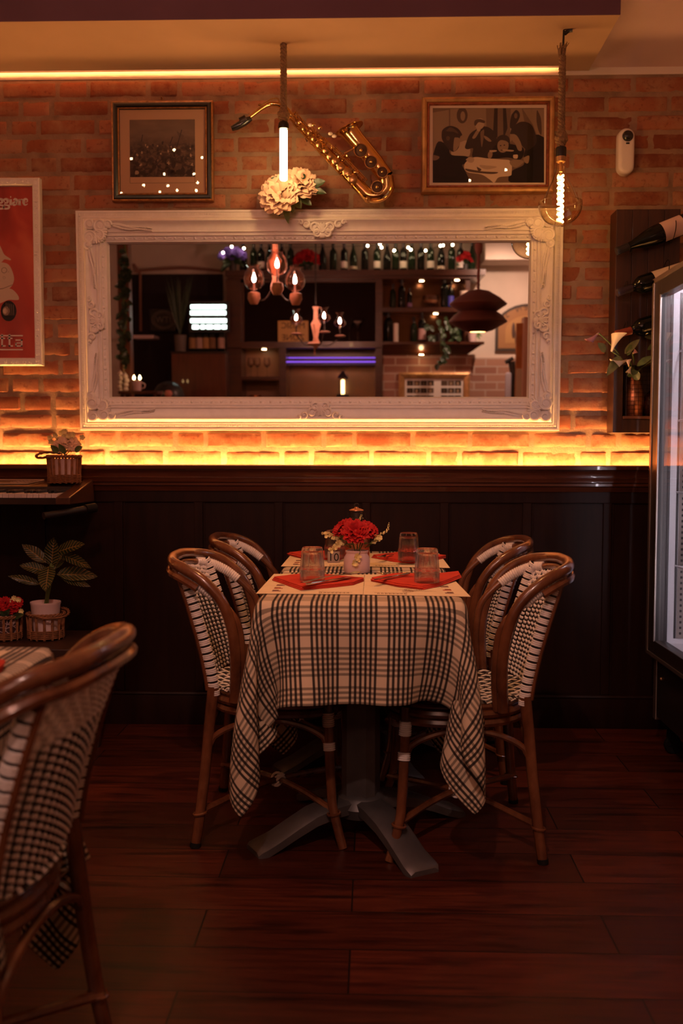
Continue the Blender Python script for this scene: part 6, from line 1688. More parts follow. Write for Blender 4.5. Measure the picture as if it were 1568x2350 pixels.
b.span((xa, YBb, zb), (xb, YFb + .14, za)); b.add([(xa, YBb, zb), (xb - .02, YBb, zb), (xb - .16, YBb, zd), (xa, YBb, zd), (xa, YFb + .12, zb), (xb - .02, YFb + .12, zb), (xb - .16, YFb + .01, zd), (xa, YFb + .01, zd)], [(0, 1, 2, 3), (4, 7, 6, 5), (1, 5, 6, 2), (3, 2, 6, 7), (0, 4, 5, 1), (0, 3, 7, 4)])
b.build('mantel', M_BARWOOD, bar, smooth=False)
# lower bays
bpart('cubby_back', mat('cubby_lining', (.28, .12, .06), .4), (553, 798, 640, 930, YBb + .03, YBb)); bpart('cubby_shelf', M_BARWOOD, (553, 864, 640, 872, YFb - .03, YBb))
bpart('mirror_panel', mat('bronze_mirror', (.22, .15, .10), .2, .85), (656, 836, 862, 960, YBb + .03, YBb)); bpart('bay_lining', M_BARWOOD, (656, 798, 862, 822, YBb + .06, YBb))
b = MB(); mspan(b, 656, 829, 862, 831.5, YFb - .05, YFb - .06); b.build('violet_strip', M_VIOLET, bar, smooth=False)
b = MB(); mspan(b, 656, 820, 862, 822, YBb + .09, YBb + .08); b.build('violet_strip', M_VIOLET, bar, smooth=False)
bpart('bay_pelmet', mat('indigo_board', (.030, .018, .08), .4), (656, 823, 862, 838, YFb - .07, YFb - .09))
b = MB(); b.span((mx(520, YFb), YBb, 0), (mx(878, YFb), YFb - .02, mz(935, YFb))); b.build('base_cupboard', M_BARWOOD, bar, smooth=False)
bpart('downlight_panel', M_BARWOOD, (878, 636, 1075, 641, YFb - .05, YBb))
for x, Y_, zt in ((967, YFb - .16, mz(641, YFb)), (1068 - 20, YFb - .1, mz(641, YFb)), (606, YFb - .2, mz(799, YFb)), (968, YFb + .08, zd - .001), (1000, YFb - .2, mz(716.5, YFb))):
    b = MB(); b.lathe([(0, -.004), (.022, -.004), (.024, 0), (0, 0)], 14, 0, Matrix.Translation((mx(x, Y_), Y_, zt - .001))); b.build('downlight', M_DOWN, bar)

# --- bottles along the top shelf
ORD = ['first', 'second', 'third', 'fourth', 'fifth', 'sixth', 'seventh', 'eighth', 'ninth', 'tenth', 'eleventh', 'twelfth', 'thirteenth', 'fourteenth', 'fifteenth', 'sixteenth', 'seventeenth', 'eighteenth', 'nineteenth', 'twentieth', 'twenty-first', 'twenty-second']
rg = random.Random(31); zs = mz(619, YFb + .06) + .001
labs = [None, (.03, .10, .1, 2.9, M_LABW), None, (.02, .05, .1, 2.9, M_LABEL)]
protos = {}
spots = [560, 584, 601, 620, 648, 668, 741, 765, 790, 811, 837, 865, 888, 907, 925, 944, 965, 987, 1011, 1035, 1055, 1081]
hasl = {2: 1, 8: 1, 9: 3, 11: 1, 14: 1, 17: 1, 18: 3, 20: 1}
for i, px in enumerate(spots):
    kind = (BORD if i % 3 else BURG); L = labs[hasl.get(i, 0)]
    key = (i % 3 == 0, hasl.get(i, 0), i % 2)
    x = mx(px, YFb - .10); lab_ = 'dark wine bottle, ' + ORD[i] + ' from the left in the mirrored top shelf row' + (', pale label' if hasl.get(i) else '')
    if key in protos: dup(protos[key], (x, YFb - .10, zs), 0, lab_, 'bottles on the top bar shelf')
    else:
        t = bottle('wine_bottle', lab_, Matrix.Translation((x, YFb - .10, zs)) @ Matrix.Diagonal((1, 1, 1.02, 1)), kind, M_BGREEN if i % 2 else M_BGLASS, M_CAPB if i % 2 else M_CAPP, L, 'bottle', 'bottles on the top bar shelf', seg=16); protos[key] = t
# --- shelf goods on the right-hand shelves
zm, zl = mz(706, YFb), mz(786, YFb)
def shelf_bottle(px, z, lab_, glass, cap, L, sc_=1.0, prof=BORD, Y=YFb - .12):
    bottle('wine_bottle', lab_, Matrix.Translation((mx(px, Y), Y, z + .001)) @ Matrix.Diagonal((sc_, sc_, sc_, 1)), prof, glass, cap, L, 'bottle', 'bottles on the side shelves of the bar', seg=16)
for i, (px, z, s_, L, g, w) in enumerate(((892, zl, 1.12, None, M_BGLASS, 'broad black wine bottle at the left end of the lower bar shelf'), (950, zl, .9, None, M_BGREEN, 'short green bottle in the middle of the lower bar shelf'), (969, zl, 1.05, (.03, .14, .1, 3.0, mat('pink_label', (.55, .33, .30), .7)), M_BGLASS, 'dark bottle with a tall pink label on the lower bar shelf'), (1055, zl, .8, None, M_BGREEN, 'small green bottle beside the white pot on the lower bar shelf'),
                                  (902, zm, .85, None, M_BGREEN, 'green bottle at the left of the middle bar shelf'), (922, zm, 1.0, None, M_BGLASS, 'tall black bottle on the middle bar shelf left of the glass bowl'), (940, zm, .7, (.02, .08, .1, 3.0, mat('violet_label', (.20, .10, .18), .6)), M_BGLASS, 'small bottle with violet label on the middle bar shelf'), (1020, zm, 1.1, None, M_BGLASS, 'black bottle right of the glass bowl on the middle bar shelf'), (1034, zm, .9, (.02, .14, .1, 3.0, mat('blue_label', (.05, .05, .35), .4)), M_BGLASS, 'blue labelled bottle on the middle bar shelf'))):
    shelf_bottle(px, z, w, g, M_CAPB, L, s_)
b = MB(); p = Vector((mx(909, YFb - .1), YFb - .1, zl)); b.lathe([(0, 0), (.027, 0), (.027, .20), (.022, .204), (0, .20)], 18, 0, Matrix.Translation(p)); b.tube([p + Vector((0, 0, .20)), p + Vector((0, 0, .215))], .0015, 5)
tag(b.build('pillar_candle', mat('wax', (.74, .60, .48), .5)), 'pale pillar candle on the lower bar shelf', 'candle')
p = Vector((mx(988, YFb - .12), YFb - .12, zm)); t = thing('glass_bowl', 'footed glass bowl of amber liquid on the middle bar shelf', 'bowl', p)
b = MB(); b.lathe([(0, 0), (.04, 0), (.01, .012), (.010, .03), (.07, .05), (.088, .10), (.080, .135), (.078, .135), (.085, .10), (.066, .055), (0, .04)], 24, 0, Matrix.Translation(p)); b.build('bowl', thin_glass('bowl_glass', (.95, .9, .86), 1.6), t)
b = MB(); b.lathe([(0, .045), (.062, .056), (.078, .085), (0, .085)], 24, 0, Matrix.Translation(p)); b.build('contents', mat('amber_fill', (.40, .20, .10), .3), t)
p = Vector((mx(1066, YFb - .05), YFb - .05, zm)); b = MB(); b.lathe([(0, 0), (.05, 0), (.048, .10), (.055, .17), (.052, .17), (.044, .1), (0, .02)], 24, 0, Matrix.Translation(p)); t = thing('jug', 'cream jug at the right end of the middle bar shelf', 'jug', p); b.build('jug_body', mat('cream_glaze', (.62, .48, .38), .35), t)
b = MB(); b.tube(smooth_path([p + Vector((.05, 0, .15)), p + Vector((.095, 0, .12)), p + Vector((.085, 0, .06)), p + Vector((.048, 0, .04))], 5), .007, 7); b.build('handle', MATS['cream_glaze'], t)
# trailing plant and white pot on the mantel
p = Vector((mx(1012, YFb + .02), YFb + .02, za)); t = thing('trailing_plant', 'dark green ivy trailing over the bar mantel below the pendant', 'plant', p)
b = MB(); b.lathe([(0, 0), (.045, 0), (.055, .09), (.05, .09), (0, .08)], 20, 0, Matrix.Translation(p)); b.build('pot', mat('dark_pot', (.03, .022, .018), .5), t)
rg = random.Random(14)
for i in range(54):
    if i < 34: q = Vector((p.x + rg.uniform(-.16, .20), YFb + rg.uniform(-.02, .14), za + rg.uniform(.02, .24)))
    else:
        s_ = (i - 34) / 20; q = mir(lerp(1008, 1022, rg.random()) + 8 * math.sin(4 * s_), lerp(785, 838, s_), YFb + .17)
    d = Vector((rg.uniform(-1, 1), rg.uniform(.1, .8), rg.uniform(-1.2, .2))); b = MB(); leaf(b, q, d, rg.uniform(.05, .085), .028, (0, 1, .3), .3); b.build('leaf', M_LEAFD, t)
b = MB(); b.tube(smooth_path([p + Vector((0, 0, .09)), p + Vector((0, .12, .08)), mir(1012, 800, YFb + .16), mir(1020, 838, YFb + .16)], 5), .003, 5); b.build('vine', M_STEM, t)
p = Vector((mx(1085, YFb + .02), YFb + .02, za)); t = thing('white_flowerpot', 'white flowerpot with a small green shoot at the end of the bar mantel', 'plant', p)
b = MB(); b.lathe([(0, 0), (.035, 0), (.048, .11), (.043, .11), (0, .1)], 20, 0, Matrix.Translation(p)); b.build('pot', M_POTW, t)
for k in range(4): b = MB(); leaf(b, p + Vector((.02, 0, .1)), (.6, .2 * k - .3, .6 - .4 * k), .09, .02, (0, 1, .3), .4); b.build('leaf', M_LEAF, t)
# red flowers and purple tulle on the top shelf
for px, lab_, R in ((706, 'red artificial flowers between bottles on the top bar shelf', .11), (1066, 'red flowers at the right end of the top bar shelf behind the pendant rope', .07)):
    p = Vector((mx(px, YFb - .1), YFb - .1, zs)); t = thing('red_flowers', lab_, 'flowers', p)
    b = MB(); b.lathe([(0, 0), (.035, 0), (.04, .07), (.03, .07), (0, .06)], 16, 0, Matrix.Translation(p)); b.build('pot', MATS['dark_pot'], t)
    for k in range(3): b = MB(); rose(b, p + Vector(((k - 1) * R * .7, .03, .13 + .03 * (k % 2))), ((k - 1) * .5, .8, .5), R * .55, 0, 120 + k, 3); b.build('bloom', M_ROSE, t, smooth=True, angle=80)
    for k in range(4): b = MB(); leaf(b, p + Vector((0, 0, .07)), (math.cos(k * 1.6), .4, .3 * math.sin(k * 2) + .4), .12, .03, (0, 1, .3), .5); b.build('leaf', M_LEAFD, t)
p = Vector((mx(536, YFb + .02), YFb + .02, zs)); t = thing('purple_flowers', 'purple flower bunch at the left end of the top bar shelf', 'flowers', p)
b = MB(); b.lathe([(0, 0), (.035, 0), (.045, .09), (.03, .09), (0, .08)], 16, 0, Matrix.Translation(p)); b.build('pot', MATS['dark_pot'], t)
for k in range(5): b = MB(); rose(b, p + Vector((-.10 + .05 * k, .04, .15 + .03 * (k % 2))), ((k - 2) * .3, .8, .4), .045, 0, 130 + k, 3); b.build('bloom', mat('violet_petal', (.13, .08, .42), .6), t, smooth=True, angle=80)
for k in range(9): b = MB(); leaf(b, p + Vector((0, .02, .09)), (math.cos(k * .7), .5, math.sin(k * 1.1) * .6), .16, .03, (0, 1, .3), .7); b.build('leaf', M_LEAFD, t)
# fairy lights
fl_ = [(512, 580), (532, 566), (560, 570), (844, 564), (872, 560), (876, 568), (905, 575), (937, 568), (943, 573), (977, 575), (1011, 564), (1017, 563), (1039, 562)]
P = [mir(x, y, YFb + .10) for x, y in fl_]
t = thing('fairy_lights', 'string of tiny warm fairy lights above the mirrored bottles', 'lights', P[6])
b = MB(); b.tube(smooth_path(P, 4), .002, 4); b.build('cable', M_BLKMET, t)
for p in P: b = MB(); b.ball(p, .011, 7, 5); b.build('bulb', M_FAIRY, t)

# --- things standing on the counter shelf of the bar
zk = mz(784, YFb) 
sgnp = mir(673, 760, YFb - .06); t = thing('music_sign', 'small yellow MUSIC ZONE sign on the bar shelf in the mirror', 'sign', (sgnp.x, YFb - .06, zk))
w_, h_ = 70 * mscale(YFb), 48 * mscale(YFb); M_YEL = mat('sign_yellow', (.55, .30, .07), .5)
b = MB(); b.span((sgnp.x - w_ / 2, YFb - .07, zk), (sgnp.x + w_ / 2, YFb - .055, zk + h_), 0, .003); b.build('board', M_YEL, t, smooth=False)
b = MB(); RM = Matrix.Rotation(PI, 4, 'Z') @ Matrix.Rotation(PI / 2, 4, 'X')
b.text('MUSIC', .088, Matrix.Translation((sgnp.x, YFb - .0545, zk + h_ * .76)) @ RM); b.text('ZONE', .088, Matrix.Translation((sgnp.x, YFb - .0545, zk + h_ * .20)) @ RM); b.build('lettering', M_BINK, t, smooth=False)
def stem_glass(px, lab_, z, Y, s_=1.0, fill=None):
    p = Vector((mx(px, Y), Y, z)); t = thing('cocktail_glass', lab_, 'glass', p, 0, 'cocktail glasses on the bar')
    b = MB(); b.lathe([(0, 0), (.04 * s_, 0), (.006, .008), (.005, .13 * s_), (.065 * s_, .22 * s_), (.063 * s_, .22 * s_), (0, .135 * s_)], 20, 0, Matrix.Translation(p)); b.build('glass', thin_glass('cocktail_glass', (.95, .93, .93), 2.5), t)
    if fill: b = MB(); b.lathe([(0, .137 * s_), (.045 * s_, .195 * s_), (0, .195 * s_)], 18, 0, Matrix.Translation(p)); b.build('drink', fill, t)
stem_glass(802, 'empty cocktail glass on the bar shelf right of the second chandelier', zk, YFb - .06); stem_glass(821, 'cocktail glass of cream drink on the bar shelf right of the second chandelier', zk, YFb - .06, 1.1, mat('cream_drink', (.55, .42, .33), .5))
b = MB(); p = Vector((mx(818, YFb - .2), YFb - .2, zk)); mspan(b, 787, 722, 855, 784, YFb - .17, YFb - .19); tag(b.build('drinks_picture', mat('dark_picture', (.012, .010, .012), .4), smooth=False), 'dark unframed board behind the cocktail glasses on the bar', 'picture')
for i, (px, z, w) in enumerate(((575, 864, 'left'), (590, 864, 'middle'), (612, 864, 'right'))):
    p = Vector((mx(px, YFb - .12), YFb - .12, mz(z, YFb - .03))); t = thing('wine_glass', w + ' wine glass on the shelf of the small lit bar cubby', 'glass', p, 0, 'glasses in the bar cubby')
    b = MB(); b.lathe([(0, 0), (.034, 0), (.005, .006), (.004, .09), (.034, .12), (.038, .15), (.030, .20), (.029, .20), (.036, .15), (.032, .122), (0, .094)], 18, 0, Matrix.Translation(p)); b.build('glass', thin_glass('cocktail_glass'), t)
b = MB(); p = Vector((mx(585, YFb - .1), YFb - .1, mz(935, YFb))); b.lathe([(0, 0), (.06, 0), (.06, .13), (.055, .13), (0, .01)], 20, 0, Matrix.Translation(p)); tag(b.build('ice_bucket', M_COPPER), 'copper bucket low in the left bay of the back bar', 'bucket')
# lantern on the lower counter
p = Vector((mx(787, YFb - .05), YFb - .05, mz(935, YFb))); zq = mz(905, YFb) - p.z; zt = mz(868, YFb) - p.z
t = thing('bar_lantern', 'lit black lantern with a glass body in the centre bay of the back bar', 'lantern', p)
b = MB(); b.lathe([(0, 0), (.065, 0), (.065, zq - .01), (.055, zq), (0, zq)], 20, 0, Matrix.Translation(p)); b.lathe([(0, zt), (.058, zt), (.050, zt + .02), (.018, zt + .06), (.018, zt + .075), (0, zt + .08)], 20, 0, Matrix.Translation(p)); b.build('metalwork', M_BLKMET, t)
b = MB(); b.lathe([(.048, zq), (.048, zt)], 20, 0, Matrix.Translation(p)); b.build('glass', thin_glass('cocktail_glass'), t)
b = MB(); b.lathe([(0, zq + .004), (.018, zq + .004), (.018, zt - .02), (0, zt - .012)], 14, 0, Matrix.Translation(p)); b.build('light', emit('lantern_glow', (1, .62, .25), 9), t)

# --- chandeliers with oil-lamp shades
M_SHADE = thin_glass('lamp_shade_glass', (.93, .72, .62), 4.0)
M_PINKW = mat('pinkish_turned_wood', (.45, .22, .14), .45, var=.2, vs=20)
def lamp_arm(t, p, R, kind):
    # p = flame centre; shade round it and a turned cup beneath
    M = Matrix.Translation(p); q = R
    if kind == 'globe': pr = [(.25 * q, -1.15 * q), (.55 * q, -1.05 * q), (.92 * q, -.62 * q), (1.0 * q, -.1 * q), (.86 * q, .45 * q), (.55 * q, .85 * q), (.50 * q, .98 * q), (.72 * q, 1.18 * q)]
    else: pr = [(.25 * q, -.95 * q), (.6 * q, -.9 * q), (1.0 * q, -.45 * q), (.9 * q, -.05 * q), (.42 * q, .30 * q), (.36 * q, .7 * q), (.62 * q, 1.25 * q)]
    b = MB(); b.lathe(pr, 28, 0, M, lambda a, z: 1 + (.10 * math.sin(6 * a) if z > .95 * q else 0)); o = b.build('lamp_shade', M_SHADE, t)
    b = MB(); b.lathe([(0, -.42 * q), (.12 * q, -.38 * q), (.18 * q, -.15 * q), (.13 * q, .15 * q), (.03 * q, .42 * q), (0, .46 * q)], 10, 0, M); b.build('flame_bulb', M_FLAME if kind == 'globe' else M_FLAME2, t)
    b = MB(); b.tube([p + Vector((0, 0, -.5 * q)), p + Vector((0, 0, -1.2 * q))], .10 * q, 8); b.build('candle_tube', M_POTW, t)
def chandelier(name, label, arms, cups, hub, Y, R, kind, ztop, lo):
    H = mir(*hub, Y); t = thing(name, label, 'chandelier', (H.x, Y, ztop), 0, None)
    b = MB(); b.tube([(H.x, Y, H.z), (H.x, Y, ztop - .02)], .006, 8); b.lathe([(0, -.05), (.05, -.04), (.06, 0), (0, 0)], 20, 0, Matrix.Translation((H.x, Y, ztop))); b.build('stem', M_BLKMET, t)
    b = MB(); b.lathe([(0, -.10), (.02, -.09), (.035, -.05), (.02, 0), (.03, .06), (.045, .12), (.02, .16), (.018, .24), (.03, .27), (0, .28)], 20, 0, Matrix.Translation((H.x, Y, H.z))); b.build('vase_body', M_PINKW, t)
    for (ax, ay, dy), (cx, cy) in zip(arms, cups):
        p = mir(ax, ay, Y + dy); c = mir(cx, cy, Y + dy)
        lamp_arm(t, p, R, kind)
        b = MB()
        if kind == 'globe': b.lathe([(0, -.75 * R), (.35 * R, -.75 * R), (.62 * R, -.2 * R), (.55 * R, .3 * R), (.25 * R, .45 * R), (0, .45 * R)], 18, 0, Matrix.Translation(c))
        else: b.lathe([(0, -.18 * R), (.5 * R, -.16 * R), (.9 * R, 0), (.5 * R, .16 * R), (0, .18 * R)], 18, 0, Matrix.Translation(c))
        b.build('lamp_cup', M_PINKW, t)
        b = MB(); b.tube([p + Vector((0, 0, -1.15 * R)), c], .006, 7)
        b.tube(smooth_path([c + Vector((0, 0, -.2 * R)), (c + Vector((H.x, Y, H.z - .06))) / 2 + Vector((0, 0, -lo)), Vector((H.x, Y, H.z - .03))], 5), .006, 7); b.build('arm', M_BLKMET, t)
    return t
CH1, CH2 = 1.5, -.6
chandelier('chandelier', 'nearer chandelier with globe oil lamp shades, upper left of centre in the mirror', [(583, 637, 0), (636, 604, .10), (677, 641, -.03)], [(583, 680), (636, 658), (679, 682)], (632, 640), CH1, 24 * mscale(CH1), 'globe', ZC, .05)
chandelier('chandelier', 'farther chandelier with waisted glass chimneys, centre of the mirror', [(680, 728, 0), (744, 724, .1), (780, 736, -.02)], [(680, 766), (745, 762), (781, 771)], (725, 775), CH2, 15 * mscale(CH2), 'chimney', ZC, .05)
t_ = bpy.data.objects['chandelier.001']
p = mir(722, 789, CH2); b = MB(); b.lathe([(0, -.02), (.05, -.015), (.065, 0), (.05, .015), (0, .02)], 18, 0, Matrix.Translation(p)); b.tube([p + Vector((0, 0, -.1)), p + Vector((0, 0, .15))], .008, 7); b.build('base_disc', M_PINKW, t_)
# --- layered pendant
YPn = .9; c0 = mir(1097, 735, YPn); k_ = mscale(YPn)
t = thing('layered_pendant', 'dark layered saucer pendant lamp on a rope, right side of the mirror', 'lamp', (c0.x, YPn, ZC))
def zr(py): return mir(1097, py, YPn).z
b = MB(); rope(b, (c0.x - .005, YPn, ZC), (c0.x, YPn, zr(664)), .011, 9, False); b.lathe([(.011, .0), (.026, .02), (.028, .07), (.014, .10), (.011, .10)], 14, 0, Matrix.Translation((c0.x, YPn, zr(585)))); b.build('rope', mat('plum_rope', (.24, .10, .09), .85), t)
M_SAUC = mat('plum_lacquer', (.105, .034, .026), .45, var=.15, vs=8)
b = MB(); b.lathe([(.012, zr(664)), (24 * k_, zr(668)), (50 * k_, zr(684)), (65 * k_, zr(697)), (64 * k_, zr(700)), (40 * k_, zr(716)), (38 * k_, zr(716)), (60 * k_, zr(699)), (24 * k_, zr(672)), (.012, zr(668))], 40, 0, Matrix.Translation((c0.x, YPn, 0))); b.build('upper_saucer', M_SAUC, t)
b = MB(); b.lathe([(38 * k_, zr(712)), (55 * k_, zr(724)), (66 * k_, zr(737)), (65 * k_, zr(740)), (34 * k_, zr(758)), (20 * k_, zr(762)), (20 * k_, zr(760)), (33 * k_, zr(755)), (60 * k_, zr(738)), (38 * k_, zr(714))], 40, 0, Matrix.Translation((c0.x, YPn, 0))); b.build('lower_saucer', M_SAUC, t)
b = MB(); b.lathe([(14 * k_, zr(722)), (15 * k_, zr(758))], 20, 0, Matrix.Translation((c0.x, YPn, 0))); b.build('amber_chimney', thin_glass('amber_chimney_glass', (1, .55, .2), 2), t)
b = MB(); b.lathe([(0, zr(762)), (17 * k_, zr(762)), (17 * k_, zr(759)), (0, zr(759))], 20, 0, Matrix.Translation((c0.x, YPn, 0))); b.build('light_disc', emit('amber_disc', (1, .50, .16), 9.0), t)
b = MB(); b.ball((c0.x, YPn, zr(742)), .022, 10, 7); b.build('bulb', emit('pendant_bulb', (1.0, .50, .20), 260.0), t)

# --- arched advertising board, tall painted panel, white wall band
YSg = YF + .035
def brown(n, c): return mat(n, c, .5)
sp0 = mir(1180, 760, YSg); k_ = mscale(YSg); t = thing('arched_board', 'arch topped brown and gold wooden sign at the right of the mirror', 'sign', (sp0.x, YSg, mz(806, YSg)))
def arch(x0, x1, zb, zs_, zt_, n=14):
    return [(x0, zb), (x1, zb)] + [((x0 + x1) / 2 + (x1 - x0) / 2 * math.cos(PI * i / n), zs_ + (zt_ - zs_) * math.sin(PI * i / n)) for i in range(n + 1)]
xl, xr_ = mx(1138, YSg), mx(1138, YSg) + 150 * k_
b = MB(); b.prism([(x, YSg - .02, z) for x, z in arch(xl, xr_, mz(806, YSg), mz(752, YSg), mz(698, YSg))], (0, .03, 0)); b.build('border', brown('sign_border', (.05, .03, .02)), t, smooth=False)
b = MB(); g = 6 * k_; b.prism([(x, YSg + .010, z) for x, z in arch(xl + g, xr_ - g, mz(806, YSg) + g, mz(752, YSg), mz(698, YSg) - g)], (0, .003, 0)); b.build('panel', brown('sign_ochre', (.36, .17, .06)), t, smooth=False)
b = MB(); g = 22 * k_; b.prism([(x, YSg + .0135, z) for x, z in arch(xl + g, xr_ - g, mz(806, YSg) + g * .8, mz(758, YSg), mz(714, YSg) - g * .5)], (0, .002, 0)); b.build('inner_panel', brown('sign_gold', (.46, .24, .08)), t, smooth=False)
b = MB(); cxs = (xl + xr_) / 2; cz = mz(764, YSg)
for (dx, dz, rx, rz) in ((0, .02, .15, .07), (-.13, .09, .06, .05), (-.19, .07, .04, .03), (.13, -.05, .025, .09), (.07, -.07, .022, .08), (-.08, -.07, .022, .08), (-.02, -.07, .022, .08), (.17, .02, .02, .09)): b.ball((cxs - dx, YSg + .015, cz + dz), 1, 14, 8, 0, (rx, .004, rz))
b.build('animal_motif', brown('sign_brown', (.07, .03, .02)), t)
b = MB()
for i, ch in enumerate('GOLDEN S'):
    a = lerp(.80, .20, i / 7) * PI; X = cxs - (xr_ - xl) * .41 * math.cos(PI - a) * -1; rr = (xr_ - xl) * .42
    X = cxs - rr * math.cos(PI - a) ; Z = mz(752, YSg) + (mz(698, YSg) - mz(752, YSg)) * .84 * math.sin(a)
    b.text(ch, .085, Matrix.Translation((cxs + rr * math.cos(PI - a) * -1 * -1, YSg + .016, Z)) @ Matrix.Rotation(PI, 4, 'Z') @ Matrix.Rotation(PI / 2, 4, 'X') @ Matrix.Rotation((a - PI / 2), 4, 'Z'))
b.build('lettering', brown('sign_brown', (.07, .03, .02)), t, smooth=False)
YTp = -1.3; b = MB(); t = thing('painted_panel', 'tall narrow orange painted panel with a cream foot, right end of the mirror', 'panel', (mx(1193, YTp), YTp, 0))
b.span((mx(1186, YTp), YTp - .04, 0), (mx(1202, YTp), YTp, mz(742, YTp)), 0, .006); b.build('board', mat('orange_paint', (.46, .17, .04), .5, var=.35, vs=6), t, smooth=False)
b = MB(); b.span((mx(1187, YTp), YTp, 0.0), (mx(1201, YTp), YTp + .004, mz(846, YTp))); b.build('cream_sheet', mat('cream_sheet', (.62, .52, .36), .6), t, smooth=False)
b = MB(); b.span((mx(1204, YTp + .1), YTp - .1, 0), (mx(1216, YTp + .1), YTp + .1, mz(730, YTp))); o = b.build('door_1', mat('salmon_door_edge', (.60, .33, .22), .5), smooth=False); o['kind'] = 'structure'
Yj = -1.8; b = MB(); b.tube([mir(1178, 822, Yj), mir(1160, 832, Yj)], .02, 8); b.tube([mir(1174, 830, Yj), mir(1178, 850, Yj), mir(1180, 915, Yj)], .035, 8); pzz = mir(1180, 915, Yj); b.tube([(pzz.x, Yj, pzz.z), (pzz.x, Yj, 0)], .02, 8)
t = thing('coat_stand', 'dark coat stand with a pale cloth hung on it, lower right of the mirror', 'coat stand', (pzz.x, Yj, 0)); b.build('stand', M_BLKMET, t)
b = MB(); q = mir(1167, 855, Yj); b.span((q.x - .035, Yj + .02, q.z - .55), (q.x + .025, Yj + .07, q.z), 0, .02); b.build('hung_cloth', mat('pale_cloth', (.60, .55, .62), .8), t)
b = MB(); mspan(b, 1112, 550, 1400, 597, -2.25, YF); o = b.build('trim_4', M_PLASTER, smooth=False); o['kind'] = 'structure'
# brick chimney breast under the mantel with a collage frame
def m_brick2():
    t = NT('painted_brick'); co = t.mapping(t.coord('Object'), (1, 1, 1), (PI / 2, 0, 0)); br = t.n('TexBrick'); t.l(co, br.inputs['Vector'])
    for k, v in (('Scale', 1.0), ('Mortar Size', .008), ('Brick Width', .25), ('Row Height', .085)): br.inputs[k].default_value = v
    br.inputs['Color1'].default_value = (.30, .13, .09, 1); br.inputs['Color2'].default_value = (.42, .22, .15, 1); br.inputs['Mortar'].default_value = (.48, .34, .27, 1)
    t.base(br.outputs['Color']); t.set(Roughness=.9); t.bump(br.outputs['Fac'], -.4, .01); return t.m
MB2 = m_brick2()
b = MB(); b.span((xa, YBb, 0), (mx(1085, YFb), YFb - .04, zd)); o = b.build('trim_5', MB2, smooth=False, origin=(0, 0, 0)); o['kind'] = 'structure'
b = MB(); b.span((mx(1085, YFb), YF, 0), (XR, YF + .06, mz(822, YF))); o = b.build('trim_6', MB2, smooth=False, origin=(0, 0, 0)); o['kind'] = 'structure'
Yc = YFb - .03; t = thing('collage_frame', 'gold framed collage of many small photographs on the brick below the bar mantel', 'picture', (mx(998, Yc), Yc, mz(960, Yc)))
X0c, X1c, Z0c, Z1c = mx(916, Yc), mx(1080, Yc), mz(975, Yc), mz(855, Yc)
def ring2(s, y): return [Vector((X1c - s, Yc - y, Z0c + s)), Vector((X0c + s, Yc - y, Z0c + s)), Vector((X0c + s, Yc - y, Z1c - s)), Vector((X1c - s, Yc - y, Z1c - s))]
b = MB(); mitred(b, [(0, .005), (0, -.02), (.02, -.03), (.055, -.02), (.065, -.008), (.066, 0)], ring2); b.build('frame', M_GOLDF, t, smooth=False)
b = MB(); b.span((X0c + .06, Yc - .004, Z0c + .06), (X1c - .06, Yc + .001, Z1c - .06)); b.build('mount', M_LABW, t, smooth=False)
b = MB(); rg = random.Random(77)
for i in range(8):
    for j in range(5):
        if i == 4: continue
        x = lerp(X0c + .085, X1c - .085, (i + .5) / 8); z = lerp(Z1c - .08, Z0c + .08, (j + .4) / 5); b.span((x - .033, Yc + .001, z - .027), (x + .033, Yc + .0025, z + .027), rg.choice([0, 0, 1])); b.span((x - .015, Yc + .0025, z - .02), (x + .012, Yc + .003, z + .012), 1 if rg.random() < .5 else 2)
b.build('photographs', [M_SEP, M_SEPM, M_SEPL], t, smooth=False)

# --- dark alcove on the left with an illuminated bar panel
b = MB(); mspan(b, 300, 628, 512, 1400, YF + .03, YF); o = b.build('trim_7', M_DARKWALL, smooth=False); o['kind'] = 'structure'
b = MB(); P = smooth_path([mir(x, y, YF + .06) for x, y in ((308, 622), (360, 618), (420, 615), (470, 618), (512, 622))], 5); b.tube(P, .016, 8); b.tube([mir(322, 628, YF + .06), mir(323, 760, YF + .06)], .016, 8); b.tube([mir(306, 606, YF + .06), mir(322, 628, YF + .06)], .016, 8); o = b.build('trim_8', mat('moulding_paint', (.30, .15, .11), .6)); o['kind'] = 'structure'
Yl = -2.0
lp_ = mir(480, 727, Yl); t = thing('lit_menu_panel', 'black panel with bright white green bars in the left of the mirror', 'light panel', (lp_.x, Yl, mz(762, Yl)))
b = MB(); mspan(b, 434, 690, 527, 762, Yl - .01, Yl - .04); b.build('panel', M_FRBLK, t, smooth=False)
for (l, tp, r, bt) in ((438, 698.5, 519, 708), (437, 712.5, 519, 722), (437, 730.5, 520, 740)):
    b = MB(); mspan(b, l, tp, r, bt, Yl, Yl - .012, 0, .010); b.build('light_bar', M_NEON, t, smooth=False)
for l, r in ((441, 456), (460, 470), (473, 488), (491, 506), (508.5, 520)):
    b = MB(); mspan(b, l, 745, r, 754.5, Yl, Yl - .012, 0, .008); b.build('light_block', M_NEON, t, smooth=False)
zc2 = mz(806, Yl)
ct = thing('service_counter', 'tall reddish wood counter below the lit panel in the left of the mirror', 'counter', (mx(457, Yl), -2.25, 0))
b = MB(); b.span((mx(392, Yl), -2.5, 0), (mx(517, Yl), Yl, zc2 - .02), 0, .004); b.build('carcass', wood('counter_red_wood', (.075, .018, .008), (.14, .036, .015), 3, (8, 8, 1), .35, .3), ct, smooth=False)
